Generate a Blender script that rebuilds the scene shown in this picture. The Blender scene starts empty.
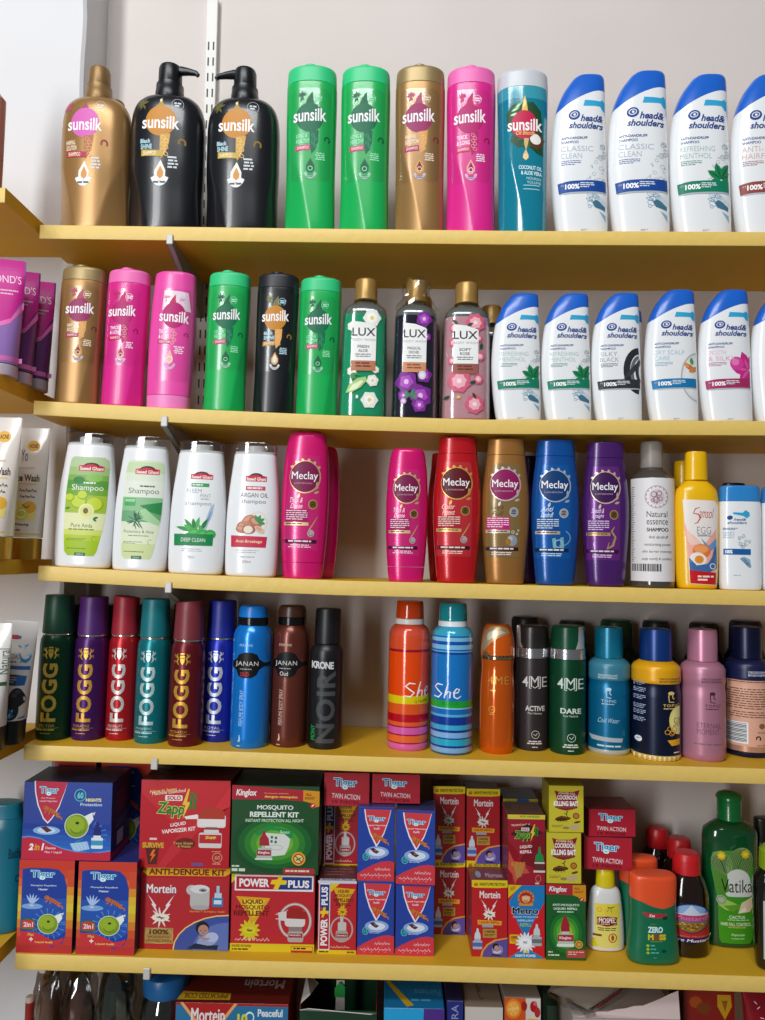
import bpy, bmesh, math, random
from mathutils import Vector, Matrix
from mathutils.geometry import tessellate_polygon
random.seed(7)
scene = bpy.context.scene
COL = scene.collection
PI = math.pi

# ------------------------------------------------------------------ camera
EYE = 1.45                      # height of the lens above the shop floor
CAM = Vector((0.0, -0.925, EYE))
F, CX, CY = 740.0, 382.5, 510.0
YAW, PITCH, ROLL = math.radians(-0.83), math.radians(3.65), math.radians(0.73)
fwd = Vector((math.sin(YAW) * math.cos(PITCH), math.cos(YAW) * math.cos(PITCH), math.sin(PITCH)))
rt0 = Vector((math.cos(YAW), -math.sin(YAW), 0))
up0 = rt0.cross(fwd)
RT = math.cos(ROLL) * rt0 + math.sin(ROLL) * up0
UP = -math.sin(ROLL) * rt0 + math.cos(ROLL) * up0
cd = bpy.data.cameras.new('camera')
cam = bpy.data.objects.new('camera', cd)
COL.objects.link(cam)
cd.sensor_fit = 'VERTICAL'
cd.sensor_height = 36.0
cd.lens = F / 1020.0 * 36.0
cd.clip_start = 0.02
cam.matrix_world = Matrix.Translation(CAM) @ Matrix((RT, UP, -fwd)).transposed().to_4x4()
scene.camera = cam


def at(x, y, Y):
    """point of the photographed place at depth Y seen at picture position x, y"""
    d = fwd + (x - CX) / F * RT - (y - CY) / F * UP
    return CAM + d * ((Y - CAM.y) / d.y)


def atX(x, y, X):
    d = fwd + (x - CX) / F * RT - (y - CY) / F * UP
    return CAM + d * ((X - CAM.x) / d.x)


# ------------------------------------------------------------------ materials
def lin(h):
    h = h.lstrip('#')
    o = []
    for i in (0, 2, 4):
        c = int(h[i:i + 2], 16) / 255
        o.append(c / 12.92 if c <= .04045 else ((c + .055) / 1.055) ** 2.4)
    return (*o, 1)


MC = {}


def mat(h, rough=.35, metal=0., spec=.5, coat=0., noise=0., bump=0., nscale=60., name=None):
    k = (h, rough, metal, spec, coat, noise, bump)
    if k in MC:
        return MC[k]
    m = bpy.data.materials.new((name or 'paint') + '_' + h)
    m.use_nodes = True
    nt = m.node_tree
    b = nt.nodes['Principled BSDF']
    b.inputs['Base Color'].default_value = lin(h)
    b.inputs['Roughness'].default_value = rough
    b.inputs['Metallic'].default_value = metal
    b.inputs['Specular IOR Level'].default_value = spec
    b.inputs['Coat Weight'].default_value = coat
    b.inputs['Coat Roughness'].default_value = .08
    if noise or bump:
        tc = nt.nodes.new('ShaderNodeTexCoord')
        n = nt.nodes.new('ShaderNodeTexNoise')
        n.inputs['Scale'].default_value = nscale
        n.inputs['Detail'].default_value = 5
        nt.links.new(tc.outputs['Object'], n.inputs['Vector'])
        if noise:
            mx = nt.nodes.new('ShaderNodeMix')
            mx.data_type = 'RGBA'
            c = lin(h)
            mx.inputs[6].default_value = tuple(v * (1 - noise) for v in c[:3]) + (1,)
            mx.inputs[7].default_value = tuple(min(1, v * (1 + noise)) for v in c[:3]) + (1,)
            nt.links.new(n.outputs['Fac'], mx.inputs[0])
            nt.links.new(mx.outputs[2], b.inputs['Base Color'])
        if bump:
            bp = nt.nodes.new('ShaderNodeBump')
            bp.inputs['Strength'].default_value = bump
            bp.inputs['Distance'].default_value = .002
            nt.links.new(n.outputs['Fac'], bp.inputs['Height'])
            nt.links.new(bp.outputs['Normal'], b.inputs['Normal'])
    MC[k] = m
    return m


def clear(h, rough=.08, fac=.16, name='clear_plastic'):
    """thin clear plastic: tinted see-through with a gloss"""
    k = ('clear', h, rough, fac)
    if k in MC:
        return MC[k]
    m = bpy.data.materials.new(name + '_' + h)
    m.use_nodes = True
    nt = m.node_tree
    nt.nodes.remove(nt.nodes['Principled BSDF'])
    o = nt.nodes['Material Output']
    t = nt.nodes.new('ShaderNodeBsdfTransparent')
    g = nt.nodes.new('ShaderNodeBsdfGlossy')
    t.inputs[0].default_value = lin(h)
    g.inputs['Color'].default_value = lin('f4f4f4')
    g.inputs['Roughness'].default_value = rough
    mx = nt.nodes.new('ShaderNodeMixShader')
    lw = nt.nodes.new('ShaderNodeLayerWeight')
    lw.inputs[0].default_value = .25
    mp = nt.nodes.new('ShaderNodeMapRange')
    mp.inputs[3].default_value = fac
    mp.inputs[4].default_value = .6
    nt.links.new(lw.outputs['Facing'], mp.inputs[0])
    nt.links.new(mp.outputs[0], mx.inputs[0])
    nt.links.new(t.outputs[0], mx.inputs[1])
    nt.links.new(g.outputs[0], mx.inputs[2])
    nt.links.new(mx.outputs[0], o.inputs[0])
    MC[k] = m
    return m


def pr(h):
    """printing ink; a leading * means foil"""
    if h.startswith('*'):
        return mat(h[1:], .36, .55, name='foil')
    return mat(h, .42, 0, .3, name='print')


def gloss(h):
    return mat(h, .22, 0, .5, .3, name='gloss_plastic')


def satin(h):
    return mat(h, .36, name='satin_plastic')


def metallic(h, r=.33):
    return mat(h, r, .4, name='metallic_paint')


# ------------------------------------------------------------------ objects
def link(name, me, parent=None):
    o = bpy.data.objects.new(name, me)
    COL.objects.link(o)
    if parent:
        o.parent = parent
    return o


TILT = [0]       # goods stand square on boards that sag a little


def thing(name, label, cat, loc=(0, 0, 0), rz=0, group=None, tilt=0):
    o = link(name, None)
    o.empty_display_size = .01
    o.location = loc
    o.rotation_euler = (0, tilt + TILT[0], rz)
    TILT[0] = 0
    o['label'] = label
    o['category'] = cat
    if group:
        o['group'] = group
    return o


def mesh(name, verts, faces, mats, parent=None, idx=None, smooth=40):
    me = bpy.data.meshes.new(name)
    me.from_pydata([tuple(v) for v in verts], [], faces)
    for m in (mats if isinstance(mats, (list, tuple)) else [mats]):
        me.materials.append(m)
    if idx:
        me.polygons.foreach_set('material_index', idx)
    me.update()
    if smooth:
        me.shade_smooth()
        me.set_sharp_from_angle(angle=math.radians(smooth))
    return link(name, me, parent)


def boxmesh(name, x0, x1, y0, y1, z0, z1, m, parent=None, bev=.0006, mats=None, idx=None):
    bm = bmesh.new()
    vs = [bm.verts.new(p) for p in [(x0, y0, z0), (x1, y0, z0), (x1, y1, z0), (x0, y1, z0), (x0, y0, z1), (x1, y0, z1), (x1, y1, z1), (x0, y1, z1)]]
    fs = [(0, 1, 5, 4), (1, 2, 6, 5), (2, 3, 7, 6), (3, 0, 4, 7), (4, 5, 6, 7), (3, 2, 1, 0)]   # front right back left top bottom
    for k, f in enumerate(fs):
        fc = bm.faces.new([vs[i] for i in f])
        fc.material_index = idx[k] if idx else 0
    if bev:
        bmesh.ops.bevel(bm, geom=bm.edges[:], offset=bev, segments=1, affect='EDGES', material=-1)
    me = bpy.data.meshes.new(name)
    bm.to_mesh(me)
    bm.free()
    for q in (mats or [m]):
        me.materials.append(q)
    return link(name, me, parent)


# ------------------------------------------------------------------ lofted bodies
def pchip(xs, ys):
    n = len(xs)
    h = [xs[i + 1] - xs[i] for i in range(n - 1)]
    d = [(ys[i + 1] - ys[i]) / h[i] if h[i] > 1e-12 else 0 for i in range(n - 1)]
    m = [0] * n
    if n > 1:
        m[0], m[-1] = d[0], d[-1]
    for i in range(1, n - 1):
        if d[i - 1] * d[i] > 0:
            w1, w2 = 2 * h[i] + h[i - 1], h[i] + 2 * h[i - 1]
            m[i] = (w1 + w2) / (w1 / d[i - 1] + w2 / d[i])

    def f(x):
        if x <= xs[0]:
            return ys[0]
        if x >= xs[-1]:
            return ys[-1]
        i = 0
        while x > xs[i + 1]:
            i += 1
        if h[i] < 1e-12:
            return ys[i + 1]
        t = (x - xs[i]) / h[i]
        return ((1 + 2 * t) * (1 - t) ** 2 * ys[i] + t * (1 - t) ** 2 * h[i] * m[i] + t * t * (3 - 2 * t) * ys[i + 1] + t * t * (t - 1) * h[i] * m[i + 1])
    return f


def plin(xs, ys):
    def f(x):
        if x <= xs[0]:
            return ys[0]
        for i in range(len(xs) - 1):
            if x <= xs[i + 1]:
                d = xs[i + 1] - xs[i]
                return ys[i + 1] if d < 1e-12 else ys[i] + (ys[i + 1] - ys[i]) * (x - xs[i]) / d
        return ys[-1]
    return f


class Surf:
    """body of width W and height H; stations (t, half width / W [, centre / W]) up its height"""
    def __init__(s, W, H, st, n=2., dr=.6, smooth=True, mod=None, wd=None):
        s.W, s.H, s.n, s.dr, s.mod = W, H, n, dr, mod
        g = pchip if smooth else plin
        s.ts = [q[0] for q in st]
        s.fw = g(s.ts, [q[1] * W for q in st])
        s.fc = g(s.ts, [(q[2] if len(q) > 2 else 0) * W for q in st])
        s.fd = g(s.ts, [(q[3] if len(q) > 3 else q[1] * dr) * W for q in st])
        s.smooth = smooth
        s.arc = None

    def front(s, x, z):
        t = z / s.H
        w, c, d = s.fw(t), s.fc(t), s.fd(t)
        if w < 1e-6:
            return 0
        u = min(.985, abs((x - c) / w))
        y = -d * (1 - u ** s.n) ** (1 / s.n)
        if s.mod:
            y += s.mod((x - c) / w, t) * s.W
        return y

    def place(s, x, z, off):
        t = z / s.H
        w, c, d = s.fw(t), s.fc(t), s.fd(t)
        if s.arc is not None:
            a = x / (s.W * .5 * s.arc[1]) + s.arc[0]
            return ((w + off) * math.sin(a) + c, -(d + off) * math.cos(a), z)
        u = max(-.985, min(.985, (x - c) / max(w, 1e-6)))
        e = .002 * s.W
        sl = (s.front(x + e, z) - s.front(x - e, z)) / (2 * e)
        return (x, s.front(x, z) - off * min(2.5, math.sqrt(1 + sl * sl)), z)


def loft(name, S, t0, t1, m, parent, rb=0, rt=0, seg=44, rows=14, zlo=None, zhi=None, closed=True, cap0=True, cap1=True, inset=0, smooth=40):
    """one continuous piece of the body S between heights t0 and t1 (rb, rt: edge rounding in metres)"""
    H = S.H
    z0, z1 = t0 * H, t1 * H
    zs = set()
    for i in range(rows + 1):
        zs.add(z0 + (z1 - z0) * i / rows)
    if not S.smooth:
        zs = {z0, z1}
        for t in S.ts:
            if t0 < t < t1:
                zs.add(t * H)
    for r, zb, sg in ((rb, z0, 1), (rt, z1, -1)):
        if r:
            for k in range(6):
                zs.add(zb + sg * r * (1 - math.cos(k / 5 * PI / 2)))
    L = sorted(zs)
    L2 = [L[0]]
    for z in L[1:]:
        if z - L2[-1] > 1e-5:
            L2.append(z)
    L2[-1] = z1
    if not S.smooth:            # double rings at steps
        pass
    verts, faces = [], []
    for z in L2:
        ins = inset
        if rb and z - z0 < rb:
            q = rb - (z - z0)
            ins += rb - math.sqrt(max(0, rb * rb - q * q))
        if rt and z1 - z < rt:
            q = rt - (z1 - z)
            ins += rt - math.sqrt(max(0, rt * rt - q * q))
        f = (z - z0) / (z1 - z0)
        for k in range(seg):
            a = 2 * PI * k / seg
            ca, sa = math.cos(a), math.sin(a)
            zz = z
            for it in range(4 if (zlo or zhi) else 1):
                t = zz / H
                w, c, d = max(1e-5, S.fw(t) - ins), S.fc(t), max(1e-5, S.fd(t) - ins)
                x = c + w * math.copysign(abs(ca) ** (2 / S.n), ca)
                if zlo or zhi:
                    u = (x - c) / max(1e-6, S.fw(t))
                    a0 = zlo(u) * H if zlo else z0
                    a1 = zhi(u) * H if zhi else z1
                    zz = a0 + (a1 - a0) * f
            y = -d * math.copysign(abs(sa) ** (2 / S.n), sa)
            if S.mod and sa > 0:
                y += S.mod((x - c) / w, zz / H) * S.W
            verts.append((x, y, zz))
    R = len(L2)
    for i in range(R - 1):
        for k in range(seg):
            a, b = i * seg + k, i * seg + (k + 1) % seg
            faces.append((b, a, a + seg, b + seg))
    if cap0:
        faces.append(tuple(range(0, seg)))
    if cap1:
        faces.append(tuple(reversed(range((R - 1) * seg, R * seg))))
    for q in range(len(verts)):     # flip x order so normals face out
        pass
    o = mesh(name, verts, faces, m, parent, smooth=smooth)
    bm = bmesh.new()
    bm.from_mesh(o.data)
    bmesh.ops.recalc_face_normals(bm, faces=bm.faces)
    bm.to_mesh(o.data)
    bm.free()
    o.data.shade_smooth()
    o.data.set_sharp_from_angle(angle=math.radians(smooth))
    return o


def lathe(name, pts, m, parent, seg=36, loc=(0, 0, 0), dr=1., smooth=35):
    """surface of revolution through (radius, height) points"""
    verts, faces = [], []
    for r, z in pts:
        for k in range(seg):
            a = 2 * PI * k / seg
            verts.append((loc[0] + r * math.cos(a), loc[1] + r * dr * math.sin(a), loc[2] + z))
    for i in range(len(pts) - 1):
        for k in range(seg):
            a, b = i * seg + k, i * seg + (k + 1) % seg
            faces.append((a, b, b + seg, a + seg))
    if pts[0][0] > 1e-6:
        faces.append(tuple(reversed(range(seg))))
    if pts[-1][0] > 1e-6:
        faces.append(tuple(range((len(pts) - 1) * seg, len(pts) * seg)))
    return mesh(name, verts, faces, m, parent, smooth=smooth)


def tube(name, pts, rads, m, parent, seg=12, flat=1.):
    verts, faces = [], []
    P = [Vector(p) for p in pts]
    for i, p in enumerate(P):
        d = (P[min(i + 1, len(P) - 1)] - P[max(i - 1, 0)]).normalized()
        a = d.cross(Vector((0, 0, 1)))
        if a.length < .1:
            a = d.cross(Vector((0, 1, 0)))
        a.normalize()
        b = a.cross(d)
        for k in range(seg):
            t = 2 * PI * k / seg
            verts.append(p + rads[i] * (math.cos(t) * a + flat * math.sin(t) * b))
    for i in range(len(P) - 1):
        for k in range(seg):
            a, b = i * seg + k, i * seg + (k + 1) % seg
            faces.append((a, b, b + seg, a + seg))
    faces.append(tuple(reversed(range(seg))))
    faces.append(tuple(range((len(P) - 1) * seg, len(P) * seg)))
    o = mesh(name, verts, faces, m, parent)
    bm = bmesh.new()
    bm.from_mesh(o.data)
    bmesh.ops.recalc_face_normals(bm, faces=bm.faces)
    bm.to_mesh(o.data)
    bm.free()
    return o


# ------------------------------------------------------------------ printing
TC = {}


def text_geo(s, b=0, sh=0, gap=1.):
    k = (s, b, sh, gap)
    if k in TC:
        return TC[k]
    twin = 0
    if b > 0 and 'M' in s:     # this letter clogs when its outline is grown
        twin, b = b, 0
    cu = bpy.data.curves.new('t', 'FONT')
    cu.body = s
    cu.resolution_u = 3
    cu.offset = b
    cu.shear = sh
    cu.space_character = gap
    o = bpy.data.objects.new('t', cu)
    me = bpy.data.meshes.new_from_object(o)
    vs = [(v.co.x, v.co.y) for v in me.vertices]
    fs = [tuple(p.vertices) for p in me.polygons]
    groups = [(vs, fs)]
    if twin:
        groups.append(([(x + twin * 1.5, y) for x, y in vs], fs))
        groups.append(([(x + twin * .75, y + twin * .6) for x, y in vs], fs))
    bpy.data.objects.remove(o)
    bpy.data.curves.remove(cu)
    bpy.data.meshes.remove(me)
    al = [v for g in groups for v in g[0]]
    x0, x1 = min(v[0] for v in al), max(v[0] for v in al)
    y0, y1 = min(v[1] for v in al), max(v[1] for v in al)
    TC[k] = [([((v[0] - x0) / (x1 - x0), (v[1] - y0) / (y1 - y0)) for v in g[0]], g[1]) for g in groups]
    return TC[k]


SHIFT = [0]      # how far the artwork of a bottle is turned towards the aisle


class Print:
    """flat artwork measured in a frame (xl, ytop, xr, ybase) and laid on a surface"""
    def __init__(s, frame, W, H, placefn, curved=True, base=.00015, step=.0024):
        s.f, s.W, s.H, s.pl = frame, W, H, placefn
        s.V, s.Fc, s.I, s.M = [], [], [], []
        s.curved, s.off, s.step = curved, base, step
        s.clip = None
        s.sx = SHIFT[0] if curved else 0
        s.boxes = []
        s.asp = (W / (frame[2] - frame[0])) / (H / (frame[3] - frame[1]))
        s.inc = .00003 if curved else .000022

    def c(s, x, y):
        a, b, c, d = s.f
        return ((x - a) / (c - a) - .5) * s.W, (d - y) / (d - b) * s.H

    def add(s, vs, fs, col, conv=True):
        m = pr(col) if isinstance(col, str) else col
        if m not in s.M:
            s.M.append(m)
        mi = s.M.index(m)
        if conv:
            vs = [s.c(*v) for v in vs]
        if s.curved:
            x0, x1 = min(v[0] for v in vs), max(v[0] for v in vs)
            z0, z1 = min(v[1] for v in vs), max(v[1] for v in vs)
            st = s.step
            cx = [k * st for k in range(math.ceil(x0 / st), math.floor(x1 / st) + 1)]
            cz = [k * st * 2 for k in range(math.ceil(z0 / st / 2), math.floor(z1 / st / 2) + 1)]
            if cx or cz:
                bm = bmesh.new()
                bv = [bm.verts.new((v[0], v[1], 0)) for v in vs]
                for f in fs:
                    try:
                        bm.faces.new([bv[i] for i in f])
                    except ValueError:
                        pass
                for q in cx:
                    bmesh.ops.bisect_plane(bm, geom=bm.verts[:] + bm.edges[:] + bm.faces[:], plane_co=(q, 0, 0), plane_no=(1, 0, 0))
                for q in cz:
                    bmesh.ops.bisect_plane(bm, geom=bm.verts[:] + bm.edges[:] + bm.faces[:], plane_co=(0, q, 0), plane_no=(0, 1, 0))
                bm.verts.index_update()
                vs = [(v.co.x, v.co.y) for v in bm.verts]
                fs = [tuple(v.index for v in f.verts) for f in bm.faces]
                bm.free()
        if s.clip:
            lo, hi = s.clip
            fs = [f for f in fs if all(lo <= vs[i][0] / s.W <= hi for i in f)]
        if not fs:
            return
        X0, X1 = min(v[0] for v in vs), max(v[0] for v in vs)
        Z0, Z1 = min(v[1] for v in vs), max(v[1] for v in vs)
        lay = 0
        for q in s.boxes:
            if q[4] >= lay and X0 < q[1] and X1 > q[0] and Z0 < q[3] and Z1 > q[2]:
                lay = q[4] + 1
        s.boxes.append((X0, X1, Z0, Z1, lay))
        n = len(s.V)
        if s.sx:
            S = getattr(s.pl, '__self__', None)
            q0 = abs(S.front(S.fc(.5), s.H * .5)) if S else 1
            w_ = []
            for x, z in vs:
                xx = x + s.sx
                if S and S.arc is None:
                    for _ in range(4):
                        xx = x + s.sx * min(1.1, abs(S.front(xx, z)) / max(q0, 1e-4))
                w_.append((xx, z))
            vs = w_
        s.V += [s.pl(v[0], v[1], s.off + lay * s.inc) for v in vs]
        s.Fc += [tuple(i + n for i in f) for f in fs]
        s.I += [mi] * len(fs)

    def P(s, pts, col):
        t = tessellate_polygon([[Vector((p[0], p[1], 0)) for p in pts]])
        s.add(pts, [tuple(q) for q in t], col)

    def R(s, x0, y0, x1, y1, col, r=0):
        if not r:
            s.add([(x0, y1), (x1, y1), (x1, y0), (x0, y0)], [(0, 1, 2, 3)], col)
            return
        p = []
        for cx, cy, a0 in ((x1 - r, y1 - r, 0), (x0 + r, y1 - r, 90), (x0 + r, y0 + r, 180), (x1 - r, y0 + r, 270)):
            for k in range(5):
                a = math.radians(a0 + k * 22.5)
                p.append((cx + r * math.cos(a), cy + r * math.sin(a)))
        s.add(p, [tuple(range(len(p)))], col)

    def E(s, cx, cy, rx, ry, col, ang=0, a0=0, a1=360):
        n = max(8, int(24 * (a1 - a0) / 360))
        p = []
        for k in range(n + (0 if a1 - a0 >= 360 else 1)):
            a = math.radians(a0 + (a1 - a0) * k / n)
            x, y = rx * math.cos(a), ry * math.sin(a)
            g = math.radians(ang)
            p.append((cx + x * math.cos(g) - y * math.sin(g), cy + x * math.sin(g) + y * math.cos(g)))
        s.add(p, [tuple(range(len(p)))], col)

    def O(s, cx, cy, rx, ry, w, col, a0=0, a1=360, ang=0):
        n = max(6, int(28 * (a1 - a0) / 360))
        p, f = [], []
        for k in range(n + 1):
            a = math.radians(a0 + (a1 - a0) * k / n)
            g = math.radians(ang)
            for q in (0, 1):
                x, y = (rx - q * w) * math.cos(a), (ry - q * w) * math.sin(a)
                p.append((cx + x * math.cos(g) - y * math.sin(g), cy + x * math.sin(g) + y * math.cos(g)))
        for k in range(n):
            f.append((2 * k, 2 * k + 2, 2 * k + 3, 2 * k + 1))
        s.add(p, f, col)

    def S(s, pts, w, col):
        """brush stroke through points, width w (or list)"""
        n = len(pts)
        p, f = [], []
        for i in range(n):
            a, b = pts[max(0, i - 1)], pts[min(n - 1, i + 1)]
            dx, dy = b[0] - a[0], b[1] - a[1]
            l = math.hypot(dx, dy) or 1
            ww = (w[i] if isinstance(w, (list, tuple)) else w) / 2
            p += [(pts[i][0] - dy / l * ww, pts[i][1] + dx / l * ww), (pts[i][0] + dy / l * ww, pts[i][1] - dx / l * ww)]
        for i in range(n - 1):
            f.append((2 * i, 2 * i + 2, 2 * i + 3, 2 * i + 1))
        s.add(p, f, col)

    def L(s, x, y, l, w, ang, col):
        """leaf or petal from its base"""
        g = math.radians(ang)
        p = []
        pr_ = [(0, 0), (.25, .38), (.5, .5), (.75, .36), (1, 0), (.75, -.36), (.5, -.5), (.25, -.38)]
        for a, b in pr_:
            X, Y = a * l, b * w
            p.append((x + X * math.cos(g) - Y * math.sin(g), y - (X * math.sin(g) + Y * math.cos(g)) * s.asp))
        s.add(p, [tuple(range(8))], col)

    def FL(s, cx, cy, r, c1, c2, c3=None, n=6, rot=0):
        for k in range(n):
            s.L(cx, cy, r, r * 1.05, rot + k * 360 / n, c1)
        for k in range(n):
            s.L(cx, cy, r * .62, r * .62, rot + 25 + k * 360 / n, c2)
        s.E(cx, cy, r * .2, r * .2, c3 or c2)

    def T(s, t, x0, y0, x1, y1, col, b=0, sh=0, rot=0, gap=1., up=0):
        """text fitted to the box; rot 90 reads upwards, 180 is head down; up: rise of the baseline over its length"""
        for vs, fs in text_geo(t, b, sh, gap):
            if rot == 90:
                vs = [(1 - q, p) for p, q in vs]
            elif rot == 270:
                vs = [(q, 1 - p) for p, q in vs]
            elif rot == 180:
                vs = [(1 - p, 1 - q) for p, q in vs]
            s.add([(x0 + p * (x1 - x0), y1 - q * (y1 - y0) - up * p) for p, q in vs], fs, col)

    def D(s, x0, y0, x1, y1, n, col, fill=.5, cen=False, up=0):
        """lines of print too small to read"""
        rnd = random.Random(int(x0 * 7 + y0 * 13 + n))
        lh = (y1 - y0) / n
        vs, fs = [], []
        for i in range(n):
            ya = y0 + i * lh
            yb = ya + lh * fill
            full = (x1 - x0) * (1 if i < n - 1 else rnd.uniform(.6, .95))
            if cen:
                full = (x1 - x0) * rnd.uniform(.65, 1)
            xs = x0 + ((x1 - x0) - full) / 2 if cen else x0
            x = xs
            while x < xs + full - lh * .4:
                l = min(rnd.uniform(.8, 3.2) * lh, xs + full - x)
                k = len(vs)
                u0 = up * (x - x0) / (x1 - x0)
                u1 = up * (x + l - x0) / (x1 - x0)
                vs += [(x, yb - u0), (x + l, yb - u1), (x + l, ya - u1), (x, ya - u0)]
                fs.append((k, k + 1, k + 2, k + 3))
                x += l + lh * .35
        if vs:
            s.add(vs, fs, col)

    def done(s, parent, name='printed_label'):
        if not s.V:
            return None
        return mesh(name, s.V, s.Fc, s.M, parent, idx=s.I, smooth=60)

# ------------------------------------------------------------------ the place
Y_WALL = .161
Y_PIL = .082
T_BOARD = .0183
# picture positions of each board's upper front edge
EDGE = [
    [(40, 224.7), (270, 227.8), (500, 230.5), (765, 231.8)],
    [(34, 400.5), (180, 408.5), (330, 415), (480, 419.4), (765, 421)],
    [(38.6, 565.7), (200, 575), (340, 580.6), (560, 586), (765, 591)],
    [(24, 745), (200, 750.5), (360, 756.4), (560, 762.5), (765, 769)],
    [(15.5, 954), (230, 960.5), (440, 966), (765, 977)],
]
ZP = []
for e in EDGE:
    ps = [at(x, y, 0) for x, y in e]
    ZP.append([(p.x, p.z) for p in ps])
low = [(p[0], p[1] - .275) for p in ZP[4]]
ZP.append([(low[0][0] + .0, low[0][1]), *low[1:]])


def zsh(i, X):
    P = ZP[i]
    if X >= P[-1][0]:
        a, b = P[-2], P[-1]
    else:
        k = 0
        while k < len(P) - 2 and X > P[k + 1][0]:
            k += 1
        a, b = P[k], P[k + 1]
    return a[1] + (b[1] - a[1]) * (X - a[0]) / (b[0] - a[0])


XL_END = at(5, 195, -.079).x      # right end of the boards on the pier
FLOOR_Z = 0.0

wall_m = mat('d6ccc6', .75, noise=.05, bump=.25, nscale=9, name='painted_plaster')
pier_m = mat('dddcde', .7, noise=.03, bump=.25, nscale=9, name='painted_plaster')
floor_m = mat('8d857b', .5, noise=.12, nscale=14, name='floor_tile')


def structure(o):
    o['kind'] = 'structure'
    return o


structure(boxmesh('wall_back', -1.6, 1.6, Y_WALL, Y_WALL + .1, -.001, 3.3, wall_m, bev=0))
px_c = at(82, 100, Y_PIL).x
vp, fp = [], []
N = 110
rnd = random.Random(3)
for i in range(N + 1):           # pier with a roughly plastered corner
    z = 3.3 * i / N
    j = rnd.uniform(-.0012, .0012)
    vp += [(-1.6, Y_PIL, z), (px_c - .004 + j, Y_PIL, z), (px_c + j, Y_PIL + .004, z), (px_c, Y_WALL, z)]
for i in range(N):
    for k in range(3):
        a = i * 4 + k
        fp.append((a, a + 1, a + 5, a + 4))
fp.append((0, 3, 2, 1))
structure(mesh('wall_left', vp, fp, pier_m, smooth=30))
structure(boxmesh('floor', -1.6, 1.6, -3.4, Y_WALL, -.06, 0, floor_m, bev=0))

# boards: laminate with a pale edge band
board_m = mat('dcaa2a', .5, spec=.2, noise=.06, nscale=25, name='laminate')
edge_m = mat('e7c56a', .45, noise=.05, bump=.35, nscale=70, name='edge_band')
X_R = 1.15


def board(i, x0, x1, y0, y1, zf, label, ends=True):
    t = thing('shelf_board', label, 'shelf', ((x0 + x1) / 2, y0, zf((x0 + x1) / 2)), 0, None)
    ox, oy, oz = t.location
    xs = sorted({x0, x1, *[p[0] for p in ZP[i] if x0 < p[0] < x1], *[x0 + (x1 - x0) * k / 12 for k in range(13)]})
    v, f = [], []
    for x in xs:
        z = zf(x)
        v += [(x - ox, y0 + .0012 - oy, z - oz), (x - ox, y1 - oy, z - oz), (x - ox, y1 - oy, z - T_BOARD - oz), (x - ox, y0 + .0012 - oy, z - T_BOARD - oz)]
    for k in range(len(xs) - 1):
        for q in range(4):
            a, b = 4 * k + q, 4 * k + (q + 1) % 4
            f.append((b, a, a + 4, b + 4))
    f += [(0, 1, 2, 3), tuple(4 * (len(xs) - 1) + q for q in (3, 2, 1, 0))]
    mesh('panel', v, f, board_m, t, smooth=25)
    v, f = [], []
    for x in xs:
        z = zf(x)
        for yy, zz in ((y0 + .0012, z), (y0 + .0003, z - .0002), (y0, z - .001), (y0, z - T_BOARD + .001), (y0 + .0003, z - T_BOARD + .0002), (y0 + .0012, z - T_BOARD)):
            v.append((x - ox, yy - oy, zz - oz))
    for k in range(len(xs) - 1):
        for q in range(5):
            a = 6 * k + q
            f.append((a + 1, a, a + 6, a + 7))
    b = mesh('edge_band', v, f, edge_m, t, smooth=30)
    b['label'] = 'pale yellow front edge'
    return t


NAMES = ['holding pump bottles and the tall shampoo bottles', 'holding body wash and smaller shampoo bottles', 'at eye level holding white, pink and red shampoos',
         'holding the spray cans', 'holding the insect repellent boxes', 'at the bottom, below the picture edge, holding a jar']
WHERE = ['topmost', 'second from the top', 'third from the top', 'fourth from the top', 'fifth from the top', 'sixth']
for i in range(6):
    xe = ZP[i][0][0] if i < 5 else ZP[4][0][0] + .004
    board(i, xe, X_R, 0, Y_WALL - .0005, lambda x, i=i: zsh(i, x), 'long yellow shelf board %s' % NAMES[i])

# boards on the pier at the left
LZ = []
for (px, py) in ((3, 187.5), (0, 373.5), (0, 559.5), (0, 745), (0, 948)):
    LZ.append(at(px, py, -.079).z if py < 200 else atX(px, py, XL_END).z)
LNAME = ['with a tan bottle at its end', 'with magenta tubes on it', 'with gold-capped face wash tubes', 'with the charcoal tube on it', 'with a teal bottle on it']
for i in range(5):
    board(i, -.95, XL_END, -.079, Y_PIL - .0005, lambda x, i=i: LZ[i], 'short shelf board on the white pier at left, %s' % LNAME[i])

# slotted upright and brackets
steel = mat('c4c1bc', .4, .1, name='enamelled_steel')
steel_d = mat('a6a39c', .4, .15, name='bare_steel')
slot_m = mat('4a4642', .7, name='slot')
UX = at(213, 40, Y_WALL).x
up = thing('slotted_upright', 'white slotted metal wall upright rising behind the black pump bottles', 'upright', (UX, Y_WALL, 0.0))
UW = .0085
boxmesh('channel', -UW, UW, -.010, -.0004, 0.0005, 2.3, mat('dedbd6', .4, name='white_enamel'), up, bev=.0008)
v, f = [], []
for k in range(90):
    z = .01 + k * .0248
    for sx in (-.0038, .0038):
        a = len(v)
        v += [(sx - .0011, -.0103, z), (sx + .0011, -.0103, z), (sx + .0011, -.0103, z + .013), (sx - .0011, -.0103, z + .013)]
        f.append((a, a + 1, a + 2, a + 3))
mesh('slots', v, f, slot_m, up, smooth=0)
BR = [(170, 236), (164.5, 417), (168.5, 586), (154.5, 760), (147, 968)]
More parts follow.
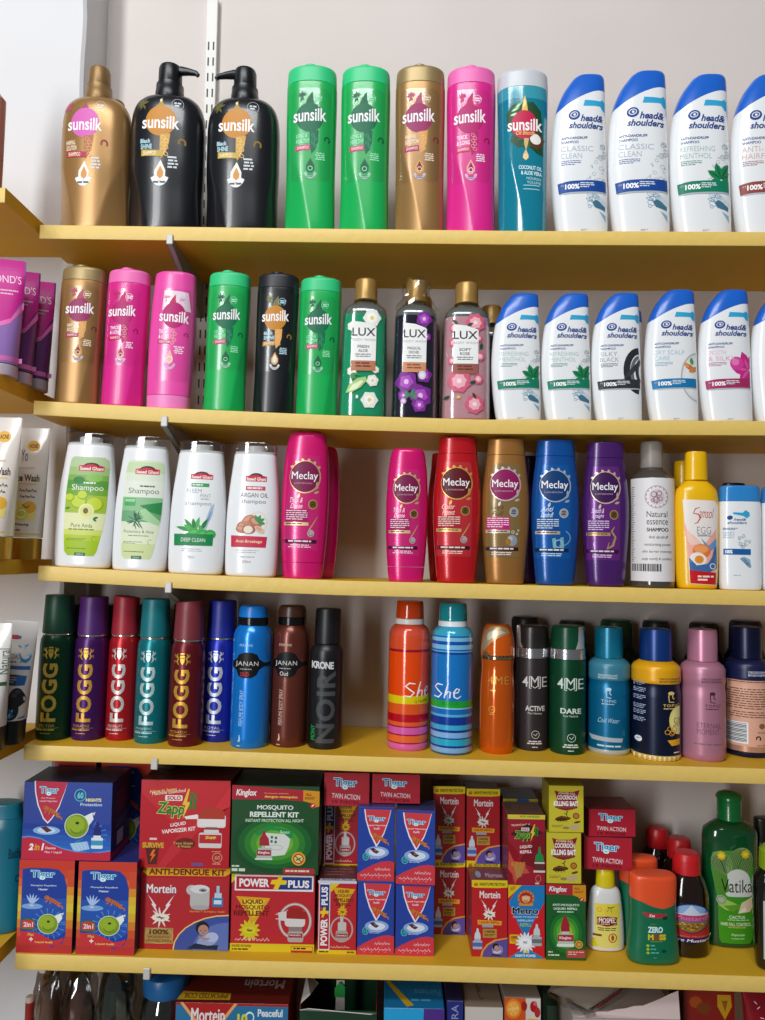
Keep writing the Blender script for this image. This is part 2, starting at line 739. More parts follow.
for i, (bx, by) in enumerate(BR):
    X = at(bx, by, -.001).x
    z = zsh(i, X) - T_BOARD
    b = thing('shelf_bracket', 'grey steel bracket under the %s yellow board' % WHERE[i].replace('topmost', 'top'), 'bracket', (X, Y_WALL, z - .0002))
    YB = -Y_WALL
    w = .0042
    v, f = [], []
    for sx in (-w, -w + .0014, w - .0014, w):
        v += [(sx, YB + .001, 0), (sx, -.011, 0), (sx, -.011, -.052), (sx, YB + .001, -.006)]
    def quad(*q):
        f.append(q)
    for a in (0, 8):
        b0, b1 = a, a + 4
        quad(b0, b0 + 1, b0 + 2, b0 + 3)
        quad(b1 + 3, b1 + 2, b1 + 1, b1)
        for q in range(4):
            n_ = (q + 1) % 4
            quad(b0 + q, b1 + q, b1 + n_, b0 + n_)
    mesh('side_plates', v, f, steel_d, b, smooth=0)
    v = []
    for dz in (0, .0014):
        v += [(-w, YB + .001, -.006 + dz), (w, YB + .001, -.006 + dz), (w, -.011, -.052 + dz), (-w, -.011, -.052 + dz)]
    mesh('web', v, [(0, 1, 2, 3), (7, 6, 5, 4), (0, 4, 5, 1), (1, 5, 6, 2), (2, 6, 7, 3), (3, 7, 4, 0)], steel_d, b, smooth=0)
    tp = boxmesh('front_tab', -w, w, YB - .0026, YB - .0006, -.006, .0075, steel, b, bev=.0009)
    tp['label'] = 'pale upturned tip'


# ------------------------------------------------------------------ putting goods on the shelves
class Spot:
    pass


def spot(shelf, xl, xr, yt, yb=None, Yf=.004, dr=.6, ym=None, z0=None, D=None):
    s = Spot()
    xc = (xl + xr) / 2
    if ym is None:
        base = yb if yb else {0: 229, 1: 412, 2: 578, 3: 750, 4: 955, 5: 1150, 10: 186, 11: 385, 12: 560, 13: 730, 14: 930}[shelf]
        ym = (yt + base) / 2
    if z0 is None:
        zf = lambda X: zsh(shelf, X) if shelf < 10 else LZ[shelf - 10]
    else:
        zf = lambda X: z0
    if yb is not None:
        lo, hi = -.08, .15
        for _ in range(30):
            m = (lo + hi) / 2
            p = at(xc, yb, m)
            if p.z > zf(p.x):
                lo = m
            else:
                hi = m
        Yf = lo
    W = .05
    for _ in range(5):
        d = D if D else dr * W
        Yc = Yf + d / 2
        W = at(xr, ym, Yc).x - at(xl, ym, Yc).x
    s.W, s.D = W, d
    s.X, s.Y = at(xc, ym, Yc).x, Yc
    s.z = zf(s.X)
    Yt = Yf + d * (.25 if yt < 560 else .8)
    s.H = at(xc, yt, Yt).z - s.z
    TILT[0] = 0
    if 1 <= shelf <= 4 and z0 is None:
        TILT[0] = -math.atan((zsh(shelf, s.X + .05) - zsh(shelf, s.X - .05)) / .1) * .7
    s.loc = (s.X - s.H / 2 * math.tan(TILT[0]), s.Y, s.z)
    s.Yf = Yf
    SHIFT[0] = -(s.X - CAM.x) / (s.Y - CAM.y) * s.D / 2 * .75
    return s


def artwork(frame, S, W=None, H=None, clip=None):
    p = Print(frame, W or S.W, H or S.H, S.place)
    p.clip = clip
    return p


def cylp(frame, S, phase=0, squeeze=1.):
    S.arc = (phase, squeeze)
    p = Print(frame, S.W, S.H, S.place, step=.002)
    return p

# ------------------------------------------------------------------ shampoo with the round emblem
SK = {
    'green': dict(body='16b056', cap='2fc880', disc='0a6a48', leaf='0a6040', l1='LONG &', l2='HEALTHY', tag='c8456e', lt='9be8b8', dk='0a5a38', drop='0d6a44', arc='9fcfb4'),
    'gold': dict(body='a67e4c', cap='a08a5e', disc='9c2a62', leaf='b04a68', l1='HAIRFALL', l2='SOLUTION', tag='b02a50', lt='f2dcc0', dk='7a2c30', drop='e0a060', arc='c8b8c8', met=1),
    'pink': dict(body='e0268e', cap='ee6cb4', disc='b8186c', leaf='c21a62', l1='THICK', l2='& LONG', tag='d01a58', lt='fbe0ee', dk='a01050', drop='f0a8a0', arc='e8b0d8'),
    'black': dict(body='15171c', cap='1a1d24', disc='c8862a', leaf='7a7848', l1='Black', l2='SHINE', tag='c89a38', lt='b8dce8', dk='a07828', drop='e8a860', arc='d8d8d8', taglt='f4e8c0'),
}


def crease(lst, k):
    """lst: (sign, pchip of t -> u) lines outside which the flank folds back"""
    def m(u, t):
        y = 0
        for sg, fn in lst:
            q = (fn(t) - u) * sg
            if q > 0:
                y += k * min(q, .9)
        return y * math.sqrt(max(0, 1 - abs(u) ** 5))
    return m


ONE_FOLD = crease([(1, pchip([0, .164, .317, .46, .62, 1], [.12, -.12, -.42, -.75, -1.05, -1.3]))], .15)
TWO_FOLD = crease([(1, pchip([0, .2, .4, .62, 1], [-.5, -.64, -.82, -1.02, -1.3])), (-1, pchip([0, .2, .4, .62, 1], [.4, .58, .78, 1.02, 1.3]))], .2)


def emblem_art(p, k, dx=0):
    """the printing of the slim bottle, measured on the first green one"""
    c = SK[k]
    X = lambda v: v + dx
    p.R(X(72), 212, X(292), 715, clear('fdfdfd', .17, .015, 'label_film'), 30)
    for a, l in ((95, 46), (60, 40), (130, 40), (30, 36), (165, 34), (250, 40), (285, 30)):
        p.L(X(133), 258, l * .8, 12, a, c['leaf'])
    p.P([(X(146), 312), (X(162), 268), (X(190), 230), (X(193), 262), (X(200), 310)], c['leaf'])
    p.O(X(217), 268, 25, 24, 2.5, c['lt'], 100, 430)
    p.D(X(203), 258, X(243), 282, 2, c['lt'], .7)
    p.E(X(175), 372, 77, 79, c['disc'])
    p.P([(X(176), 448), (X(226), 440), (X(224), 500), (X(210), 545), (X(188), 570), (X(178), 530)], c['disc'] if k not in ('black', 'gold') else c['drop'])
    if k in ('black', 'gold', 'pink'):
        for i in range(6):
            p.O(X(200 + (6 if i % 2 else -5)), 462 + i * 15, 13, 9, 3, 'f0c078' if k != 'pink' else 'f0a0a0', ang=35)
    else:
        for i in range(4):
            p.O(X(202 + (8 if i % 2 else -6)), 470 + i * 19, 10, 8, 2, '3cb880', ang=35)
    p.T('sunsilk', X(85), 328, X(268), 398, 'f6f3f4', b=.018, up=8)
    p.T(c['l1'], X(102), 462, X(164), 484, c['lt'], b=.03, up=3)
    p.T(c['l2'], X(102), 490, X(176), 514, c['lt'], b=.03, up=3)
    p.P([(X(98), 526), (X(180), 520), (X(178), 549), (X(97), 555)], c['tag'])
    p.T('SHAMPOO', X(107), 530, X(172), 546, 'ffe6ee', b=.02, up=3)
    p.O(X(274), 488, 17, 18, 8, c['dk'], 150, 420)
    p.D(X(208), 562, X(268), 606, 4, c['lt'], .6, cen=True)
    p.P([(X(183), 592), (X(207), 632), (X(207), 655), (X(192), 672), (X(174), 672), (X(159), 655), (X(159), 632)], c['drop'])
    p.P([(X(183), 606), (X(198), 636), (X(198), 652), (X(183), 664), (X(168), 652), (X(168), 636)], c['dk'] if k != 'black' else 'f4f0e0')
    p.O(X(183), 648, 14, 13, 4, c['lt'])
    p.O(X(184), 650, 40, 54, 15, c['arc'], 25, 155)
    p.D(X(160), 684, X(208), 700, 2, '5a6a7a', .5, cen=True)


def slim_bottle(s, k, label, frame=(42, 65, 327, 980), fold=ONE_FOLD, group=None, rz=0, dx=0, cap_t=.885):
    c = SK[k]
    S = Surf(s.W, s.H, [(0, .475), (.04, .49), (.3, .482), (.55, .49), (.8, .5), (1, .492)], n=2.3, dr=.66, mod=fold)
    t = thing('shampoo_bottle', label, 'bottle', s.loc, rz, group)
    bm_ = metallic(c['body'], .34) if c.get('met') else mat(c['body'], .3, 0, .5, .15, name='satin_plastic')
    loft('body', S, 0, cap_t, bm_, t, rb=.0022, rt=.0006, rows=34, seg=112)
    C = Surf(s.W, s.H, [(0, .485), (cap_t, .492), (1, .478)], n=2.2, dr=.66)
    cm = metallic(c['cap'], .4) if c.get('met') else mat(c['cap'], .42, name='satin_plastic')
    cp = loft('cap', C, cap_t + .003, .988, cm, t, rt=.0045, rows=8, seg=48)
    L = Surf(s.W * .40, s.H, [(0, .5), (1, .47)], n=2, dr=1.25)
    lid = loft('flip_lid', L, .975, 1.002, cm, cp, rt=.002, rows=3, seg=28)
    lid.location = (-.02 * s.W, -.03 * s.W, 0)
    p = artwork(frame, S)
    emblem_art(p, k, dx)
    p.done(t)
    return t


def pump_bottle(s, k, label, nozzle=1, s2=None):
    c = SK[k]
    hb = s.H * .80            # body share of the whole height
    st = [(0, .48), (.04, .487), (.25, .485), (.5, .5), (.72, .5), (.84, .488), (.91, .458), (.955, .41), (.985, .33), (1, .2)]
    fold = crease([(1, pchip([0, .2, .4, .6, 1], [-.34, -.5, -.75, -1.03, -1.3])), (-1, pchip([0, .2, .4, .6, 1], [.66, .76, .9, 1.05, 1.3] if k == 'black' else [.32, .5, .78, 1.03, 1.3]))], .2)
    S = Surf(s.W, hb, st, n=2.3, dr=.62, mod=fold)
    t = thing('pump_bottle', label, 'bottle', s.loc)
    loft('body', S, 0, 1, metallic(c['body'], .3) if c.get('met') else mat(c['body'], .27, 0, .5, .3, name='satin_plastic'), t, rb=.003, rows=40, seg=112)
    W = s.W
    z = hb - .001
    R = .19 * W
    cm = metallic('8e6e42', .42) if c.get('met') else mat('111317', .33, name='satin_plastic')
    ch = .087 * s.H
    cl = lathe('collar', [(R * 1.0, z - .003), (R * 1.03, z), (R * 1.0, z + ch * .55), (R * .97, z + ch * .6), (R * .96, z + ch), (R * .8, z + ch + .0008), (R * .2, z + ch + .0008)], cm, t)
    hz = z + ch + .0004
    top = s.H
    R2 = .158 * W
    lathe('pump_head', [(R2 * .96, hz), (R2 * 1.0, hz + .002), (R2 * .98, top - .005), (R2 * .9, top - .0015), (R2 * .6, top), (0, top)], cm, t)
    zz = top - .007
    if nozzle:
        d = nozzle
        tube('nozzle', [(d * R2 * .2, -.001, zz), (d * R2 * 1.0, -.002, zz + .0005), (d * R2 * 1.7, -.004, zz - .002), (d * R2 * 2.35, -.006, zz - .0055), (d * R2 * 2.5, -.006, zz - .0085)],
             [.0064, .0060, .0046, .0034, .003], cm, t)
    else:
        tube('nozzle', [(0, R2 * .3, zz), (0, R2 * 1.3, zz), (0, R2 * 1.7, zz - .004)], [.0055, .0045, .003], cm, t)
    # art measured on the first black bottle
    p = Print((50, 185, 383, 790) if k == 'black' else (74, 185, 407, 790), W, hb, S.place)
    for a in (95, 60, 130, 25, 165, 240, 290, 200):
        p.L(107, 250, 30, 9, a, '6a6234' if k == 'black' else c['leaf'])
    p.P([(168, 268), (180, 248), (192, 222), (194, 246), (206, 270)], 'a89048' if k == 'black' else 'a05060')
    if k == 'black':
        p.E(186, 238, 5, 8, 'e8e0b0')
    p.O(260, 255, 27, 27, 1.6, 'c8ccd0')
    p.D(244, 246, 276, 270, 2, 'd8dce0', .6, cen=True)
    p.E(188, 330, 68, 67, 'c8862a' if k == 'black' else 'd868b8')
    p.P([(186, 390), (232, 386), (226, 430), (212, 470), (194, 496), (186, 450)], 'd0a048' if k == 'black' else 'b07048')
    for i in range(6):
        p.O(208 + (6 if i % 2 else -6), 404 + i * 14, 12, 8, 2.6, 'f0cc80' if k == 'black' else 'e0a070', ang=35)
    p.T('sunsilk', 106, 306, 270, 362, 'f8f6f4', b=.018, up=-6)
    p.T(c['l1'], 100, 405, 146, 424, c['lt'], b=.03, up=-2)
    p.T(c['l2'], 102, 428, 152, 450, c['lt'], b=.03, up=-2)
    p.P([(106, 452), (202, 462), (198, 486), (106, 480)], 'c8a848' if k == 'black' else 'b83050')
    p.T('SHAMPOO', 114, 459, 172, 477, 'f8eecc', b=.03, up=-3)
    p.O(284, 422, 19, 19, 9, '8a6c28' if k == 'black' else '8a3030', 150, 400)
    p.D(216, 484, 278, 540, 4, 'd4dade', .55, cen=True)
    p.P([(193, 500), (215, 545), (214, 570), (198, 588), (180, 588), (166, 570), (166, 545)], 'f2efe6')
    p.P([(192, 524), (206, 552), (205, 568), (192, 580), (178, 568), (178, 552)], 'd89850')
    p.O(190, 556, 42, 54, 20, 'eeeeee', 20, 160)
    p.D(160, 590, 218, 606, 1, '50565c', .5, cen=True)
    p.done(t)
    return t


def conditioner_bottle(s, label):
    """stands on its cap"""
    c = SK['pink']
    t = thing('conditioner_bottle', label, 'bottle', s.loc)
    S = Surf(s.W, s.H, [(0, .465), (.11, .48), (.5, .5), (.75, .485), (.9, .46), (1, .44)], n=2.3, dr=.6,
             mod=crease([(1, pchip([0, .3, .6, 1], [-1.3, -.95, -.72, -.55])), (-1, pchip([0, .35, .6, 1], [1.3, .9, .72, .5]))], .09))
    loft('body', S, .1, 1, mat('ee50aa', .3, 0, .5, .15, name='satin_plastic'), t, rt=.004, rows=24, seg=56)
    loft('cap', S, 0, .097, mat('f07cc0', .36, name='satin_plastic'), t, rb=.002, rows=5, seg=48)
    p = Print((505, 88, 738, 775), s.W, s.H, S.place)
    p.P([(572, 190), (695, 196), (712, 290), (566, 290)], 'f4dcea')
    p.R(548, 180, 720, 640, clear('fdfdfd', .17, .015, 'label_film'), 20)
    for a in (95, 60, 130, 30, 160, 250):
        p.L(588, 232, 24, 7, a, 'd890a8')
    p.P([(596, 262), (614, 232), (632, 210), (632, 240), (640, 264)], 'c42050')
    p.O(668, 238, 18, 18, 1.5, 'e0a8c0')
    p.D(655, 230, 684, 246, 2, 'c080a0', .5)
    p.E(628, 314, 60, 64, 'b8186c')
    p.T('sunsilk', 554, 290, 706, 346, 'f8f2f6', b=.018, up=-6)
    p.T('THICK', 556, 386, 594, 408, 'fbe0ee', b=.04)
    p.T('& LONG', 556, 412, 608, 432, 'fbe0ee', b=.04)
    p.R(554, 438, 620, 457, 'c81458')
    p.T('CONDITIONER', 559, 442, 616, 453, 'ffe6ee', b=.03)
    for i in range(5):
        p.O(632 + (6 if i % 2 else -5), 392 + i * 15, 10, 8, 3, 'f4b0a8', ang=35)
    p.O(694, 410, 12, 13, 6, 'c01a70', 150, 410)
    p.D(634, 468, 690, 508, 4, 'fbe0ee', .55, cen=True)
    p.P([(618, 484), (636, 528), (634, 546), (618, 560), (602, 546), (600, 528)], 'f4b8a8')
    p.O(618, 534, 16, 16, 4, 'fbe8ee')
    p.O(620, 536, 34, 48, 13, 'e0a8d8', 25, 155)
    p.done(t)
    return t


def coconut_bottle(s, label):
    S = Surf(s.W, s.H, [(0, .44), (.05, .46), (.3, .47), (.55, .48), (.8, .495), (.9, .5), (1, .49)], n=2.3, dr=.66, mod=crease([(1, pchip([0, .164, .317, .5, .7, 1], [.1, -.1, -.4, -.75, -1.05, -1.3]))], .13))
    t = thing('shampoo_bottle', label, 'bottle', s.loc)
    loft('body', S, 0, .80, mat('0d7f97', .12, 0, .6, .6, name='liquid_in_clear_plastic'), t, rb=.002, rows=34, seg=112)
    sh = loft('shoulder', S, .801, .875, mat('3a9db0', .12, 0, .6, .6, name='clear_plastic_wall'), t, rows=4, seg=48)
    sh['label'] = 'clear shoulder above the liquid'
    C = Surf(s.W, s.H, [(0, .49), (.875, .497), (1, .48)], n=2.2, dr=.66)
    cp = loft('cap', C, .878, .988, mat('c9cdd2', .35, name='frosted_plastic'), t, rt=.0045, rows=8, seg=48)
    L = Surf(s.W * .4, s.H, [(0, .5), (1, .47)], dr=1.25)
    loft('flip_lid', L, .975, 1.002, mat('d5d8dc', .35, name='frosted_plastic'), cp, rt=.002, rows=3, seg=28)
    p = Print((22, 45, 246, 724), s.W, s.H, S.place)
    p.P([(62, 238), (88, 205), (120, 198), (180, 196), (212, 230), (218, 290), (222, 410), (196, 405), (160, 378), (112, 380), (78, 350), (92, 322), (66, 300)], '1f4a2c')
    for x, y, a in ((84, 232, 25), (100, 220, 40), (78, 248, 10)):
        p.L(x, y, 40, 14, a, '8ed08c')
        p.L(x + 4, y - 1, 26, 5, a, 'e8f8e4')
    for a in (200, 230, 260, 290, 320, 345):
        p.L(168, 330, 66, 16, a, '34663a')
    p.E(192, 352, 32, 34, '5a3a26', 20)
    p.E(188, 346, 24, 21, 'f4f0ea', 20)
    p.P([(128, 235), (134, 190), (142, 168), (150, 195), (156, 240)], 'e8c860')
    p.P([(132, 225), (139, 190), (143, 180), (146, 205)], 'fdf4c0')
    p.E(140, 288, 55, 58, 'c8184c')
    p.P([(138, 344), (160, 344), (156, 365), (148, 392), (140, 372)], 'd8b878')
    p.P([(146, 388), (158, 412), (158, 424), (146, 434), (134, 424), (134, 412)], 'e8c888')
    p.O(146, 418, 8, 9, 2.5, 'fff4d0')
    p.T('sunsilk', 68, 262, 218, 312, 'faf6f6', b=.02, up=-2)
    p.T('Oil Blends', 104, 313, 184, 330, 'e8d060', b=.01, sh=.3)
    p.T('COCONUT OIL', 116, 452, 216, 468, 'd6f0f2', b=.03, up=-4)
    p.T('& ALOE VERA', 126, 474, 216, 490, 'd6f0f2', b=.03, up=-4)
    p.T('NOURISH', 150, 499, 212, 510, 'c4e4e8', up=-3)
    p.T('VOLUME', 152, 515, 212, 526, 'c4e4e8', up=-3)
    p.R(136, 532, 206, 535, 'b8dce2')
    p.R(136, 547, 206, 550, 'b8dce2')
    p.done(t)
    return t


# ------------------------------------------------------------------ white bottle with the slanting blue cap
HS = {
    'clean': dict(bar='1b4a9a', l1='CLASSIC', l2='CLEAN', ink='a8b4c2'),
    'menthol': dict(bar='118060', l1='REFRESHING', l2='MENTHOL', ink='a4bcb4'),
    'hairfall': dict(bar='93463e', l1='ANTI-', l2='HAIRFALL', ink='d8a8a0'),
    'black': dict(bar='35363a', l1='SILKY', l2='BLACK', ink='9a9da2'),
    'dry': dict(bar='1478b0', l1='DRY SCALP', l2='CARE', ink='9cc4d4'),
    'smooth': dict(bar='a82c60', l1='SMOOTH', l2='& SILKY', ink='e0a8bc'),
}


def hs_surf(W, H, small=False):
    lr = [(0, .115, 1.0), (.05, .085, 1.0), (.12, .06, 1.0), (.26, .022, .995), (.43, .0, .99), (.59, .02, .98), (.757, .077, .973), (.88, .20, .968), (.955, .34, .963), (.985, .41, .955), (1, .47, .93)]
    st = [(t, (r - l) / 2, (r + l) / 2 - .5) for t, l, r in lr]
    return Surf(W, H, st, n=2.6, dr=.5)


def blue_cap_bottle(s, k, label, group=None, art=True, dx=0):
    c = HS[k]
    S = hs_surf(s.W, s.H)
    t = thing('shampoo_bottle', label, 'bottle', s.loc, 0, group)
    bound = pchip([-1.2, -.9, -.6, 0, .6, 1.1], [.745, .765, .80, .855, .885, .893])
    loft('body', S, 0, .9, mat('eef0f2', .24, 0, .5, .3, name='white_plastic'), t, rb=.003, rows=26, seg=56, zhi=lambda u: bound(u) - .0008)
    loft('cap', S, .757, 1, mat('1a62c8', .28, 0, .5, .2, name='blue_plastic'), t, rows=14, seg=56, zlo=lambda u: bound(u) + .0008)
    if not art:
        return t
    p = Print((80 + dx, 78, 428 + dx, 992), s.W, s.H, S.place)
    p.clip = (-.47, .488)
    if k in ('clean', 'menthol'):
        rnd = random.Random(5)
        for i in range(26):
            y = rnd.uniform(500, 710)
            x = rnd.uniform(405 - (y - 470) * .52, 412)
            r = rnd.uniform(5, 17)
            p.O(x, y, r, r * .8, 2.2, 'a3b3ba')
        for i in range(12):
            x, y = rnd.uniform(312, 410), rnd.uniform(770, 850)
            p.O(x, y, rnd.uniform(10, 26), rnd.uniform(7, 14), 3, '7fa6ba', ang=20)
        p.P([(332, 825), (352, 808), (385, 822), (412, 845), (412, 866), (380, 858), (348, 850)], '44748e')
        p.P([(372, 868), (414, 890), (416, 925), (400, 905)], '8ab0c4')
        for i in range(5):
            p.O(360 + i * 11, 790 + i * 9, 20, 12, 2, 'c8dce6', ang=30)
    if k == 'menthol':
        for a, l in ((62, 110), (28, 84), (108, 96), (150, 90), (350, 70), (200, 66)):
            p.L(372, 690, l, l * .46, a, '1c8452')
        for a, l in ((62, 100), (108, 86), (150, 80), (28, 74)):
            p.L(372, 690, l, l * .12, a, '0f5f3a')
    if k == 'black':
        p.O(418, 640, 118, 165, 46, '2c2e33', 95, 265)
        p.O(418, 650, 70, 120, 24, '6a6d73', 100, 262)
        p.O(430, 640, 46, 90, 24, '3a3c42', 95, 265)
        p.P([(300, 700), (340, 640), (418, 560), (418, 600), (360, 670)], '3c3e44')
    if k == 'dry':
        p.O(440, 690, 128, 172, 12, 'b8bcbc', 100, 262)
        p.O(440, 690, 108, 150, 4, 'd8dada', 100, 262)
        p.E(370, 622, 30, 17, 'c8783a', 30)
        p.E(398, 640, 32, 18, 'd88a48', -25)
        p.E(352, 610, 24, 13, 'e09a58', 40)
        p.L(392, 610, 54, 26, 100, '4a9a4a')
    if k == 'smooth':
        for a, l, w in ((178, 110, 74), (110, 130, 60), (75, 120, 50), (235, 100, 60), (280, 120, 56)):
            p.L(408, 640, l, w, a, 'cc2a86')
        for a in (178, 110, 235):
            p.L(408, 640, 80, 18, a, 'e05aa4')
        p.E(330, 600, 46, 46, 'd8409a')
        p.E(320, 590, 26, 24, 'e878b8')
    # banner, emblem, name
    p.P([(280, 280), (290, 245), (385, 247), (400, 235), (413, 247), (413, 302), (400, 300), (384, 278)], '2fa6d4')
    p.E(224, 333, 36, 28, '1c3f8c', -12)
    p.O(224, 331, 24, 17, 5, 'e8ecf4', ang=-12)
    p.E(226, 331, 8, 7, 'e8ecf4')
    p.T('head&', 262, 330, 402, 370, '223f86', b=.03, sh=.3, up=-2)
    p.T('shoulders', 190, 372, 402, 410, '223f86', b=.03, sh=.3, up=-4)
    p.T('ANTI-DANDRUFF', 142, 458, 305, 473, '2a4684', b=.03, up=2)
    p.T('SHAMPOO', 142, 481, 250, 496, '2a4684', b=.03, up=1)
    w2 = 340 if len(c['l1']) > 6 else 260
    p.T(c['l1'], 140, 510, w2, 540, c['ink'], b=-.004)
    p.T(c['l2'], 140, 550, 140 + 26 * len(c['l2']), 580, c['ink'], b=-.004)
    p.D(143, 592, 262, 622, 3, c['bar'] if k != 'dry' else '6aa8c8', .4)
    bar = [(120, 715), (200, 706), (300, 702), (416, 700), (418, 762), (300, 764), (200, 768), (128, 773)]
    p.P(bar, c['bar'])
    p.P([(128, 773), (200, 768), (418, 762), (420, 770), (200, 777), (146, 780)], 'b4bcc4')
    p.T('UP TO', 140, 725, 160, 735, 'd0dae4')
    p.T('100%', 166, 723, 254, 752, 'ffffff', b=.04, up=2)
    p.D(258, 714, 345, 746, 3, 'dfe8ee', .5)
    p.D(262, 970, 302, 982, 2, '8a94a0', .45)
    p.done(t)
    return t


def small_blue_cap(s, label, rz=0):
    S = Surf(s.W, s.H, [(0, .47), (.03, .49), (.3, .495), (.7, .5), (.9, .48), (1, .46)], n=2.8, dr=.5)
    t = thing('shampoo_bottle', label, 'bottle', s.loc, rz)
    loft('body', S, 0, .84, mat('eef0f2', .24, 0, .5, .3, name='white_plastic'), t, rb=.002, rows=14, seg=48)
    loft('cap', S, .843, .995, mat('2f86cc', .2, 0, .5, .3, name='blue_plastic'), t, rt=.003, rows=6, seg=48)
    p = Print((95, 388, 312, 925), s.W, s.H, S.place)
    p.P([(165, 540), (165, 530), (215, 532), (230, 518), (250, 530), (252, 548), (236, 560), (216, 548)], '2fa6d4')
    p.E(148, 558, 15, 11, '1c3f8c', -10)
    p.T('head&', 168, 560, 232, 573, '3a5590', b=.02, sh=.3)
    p.T('shoulders', 134, 576, 236, 590, '3a5590', b=.02, sh=.3)
    p.D(112, 610, 188, 622, 2, '46669c', .6)
    p.D(112, 630, 170, 668, 4, '9ab0c8', .4)
    rnd = random.Random(8)
    for i in range(20):
        p.O(rnd.uniform(195, 255), rnd.uniform(640, 715), rnd.uniform(4, 12), rnd.uniform(4, 9), 2, 'a3b3ba')
    p.R(114, 716, 255, 746, '1a5ea0')
    p.T('100%', 122, 722, 160, 740, 'ffffff', b=.04)
    p.P([(195, 765), (220, 755), (252, 770), (254, 812), (226, 790)], '8ab0c4')
    for i in range(6):
        p.O(215 + i * 6, 770 + i * 6, 12, 8, 2, '44748e', ang=30)
    p.D(164, 848, 220, 856, 1, '98a2ac', .4)
    p.done(t)
    return t


# ------------------------------------------------------------------ body wash
LX = {
    'aloe': dict(liq='12ac78', l1='FRESH', l2='ALOE', band='bb7a58', txt='2a3438'),
    'orchid': dict(liq='181430', l1='MAGICAL', l2='ORCHID', band='d09068', txt='2a2438'),
    'rose': dict(liq='e0a6b0', l1='SOFT', l2='ROSE', band='9a5c50', txt='3a2c30'),
}


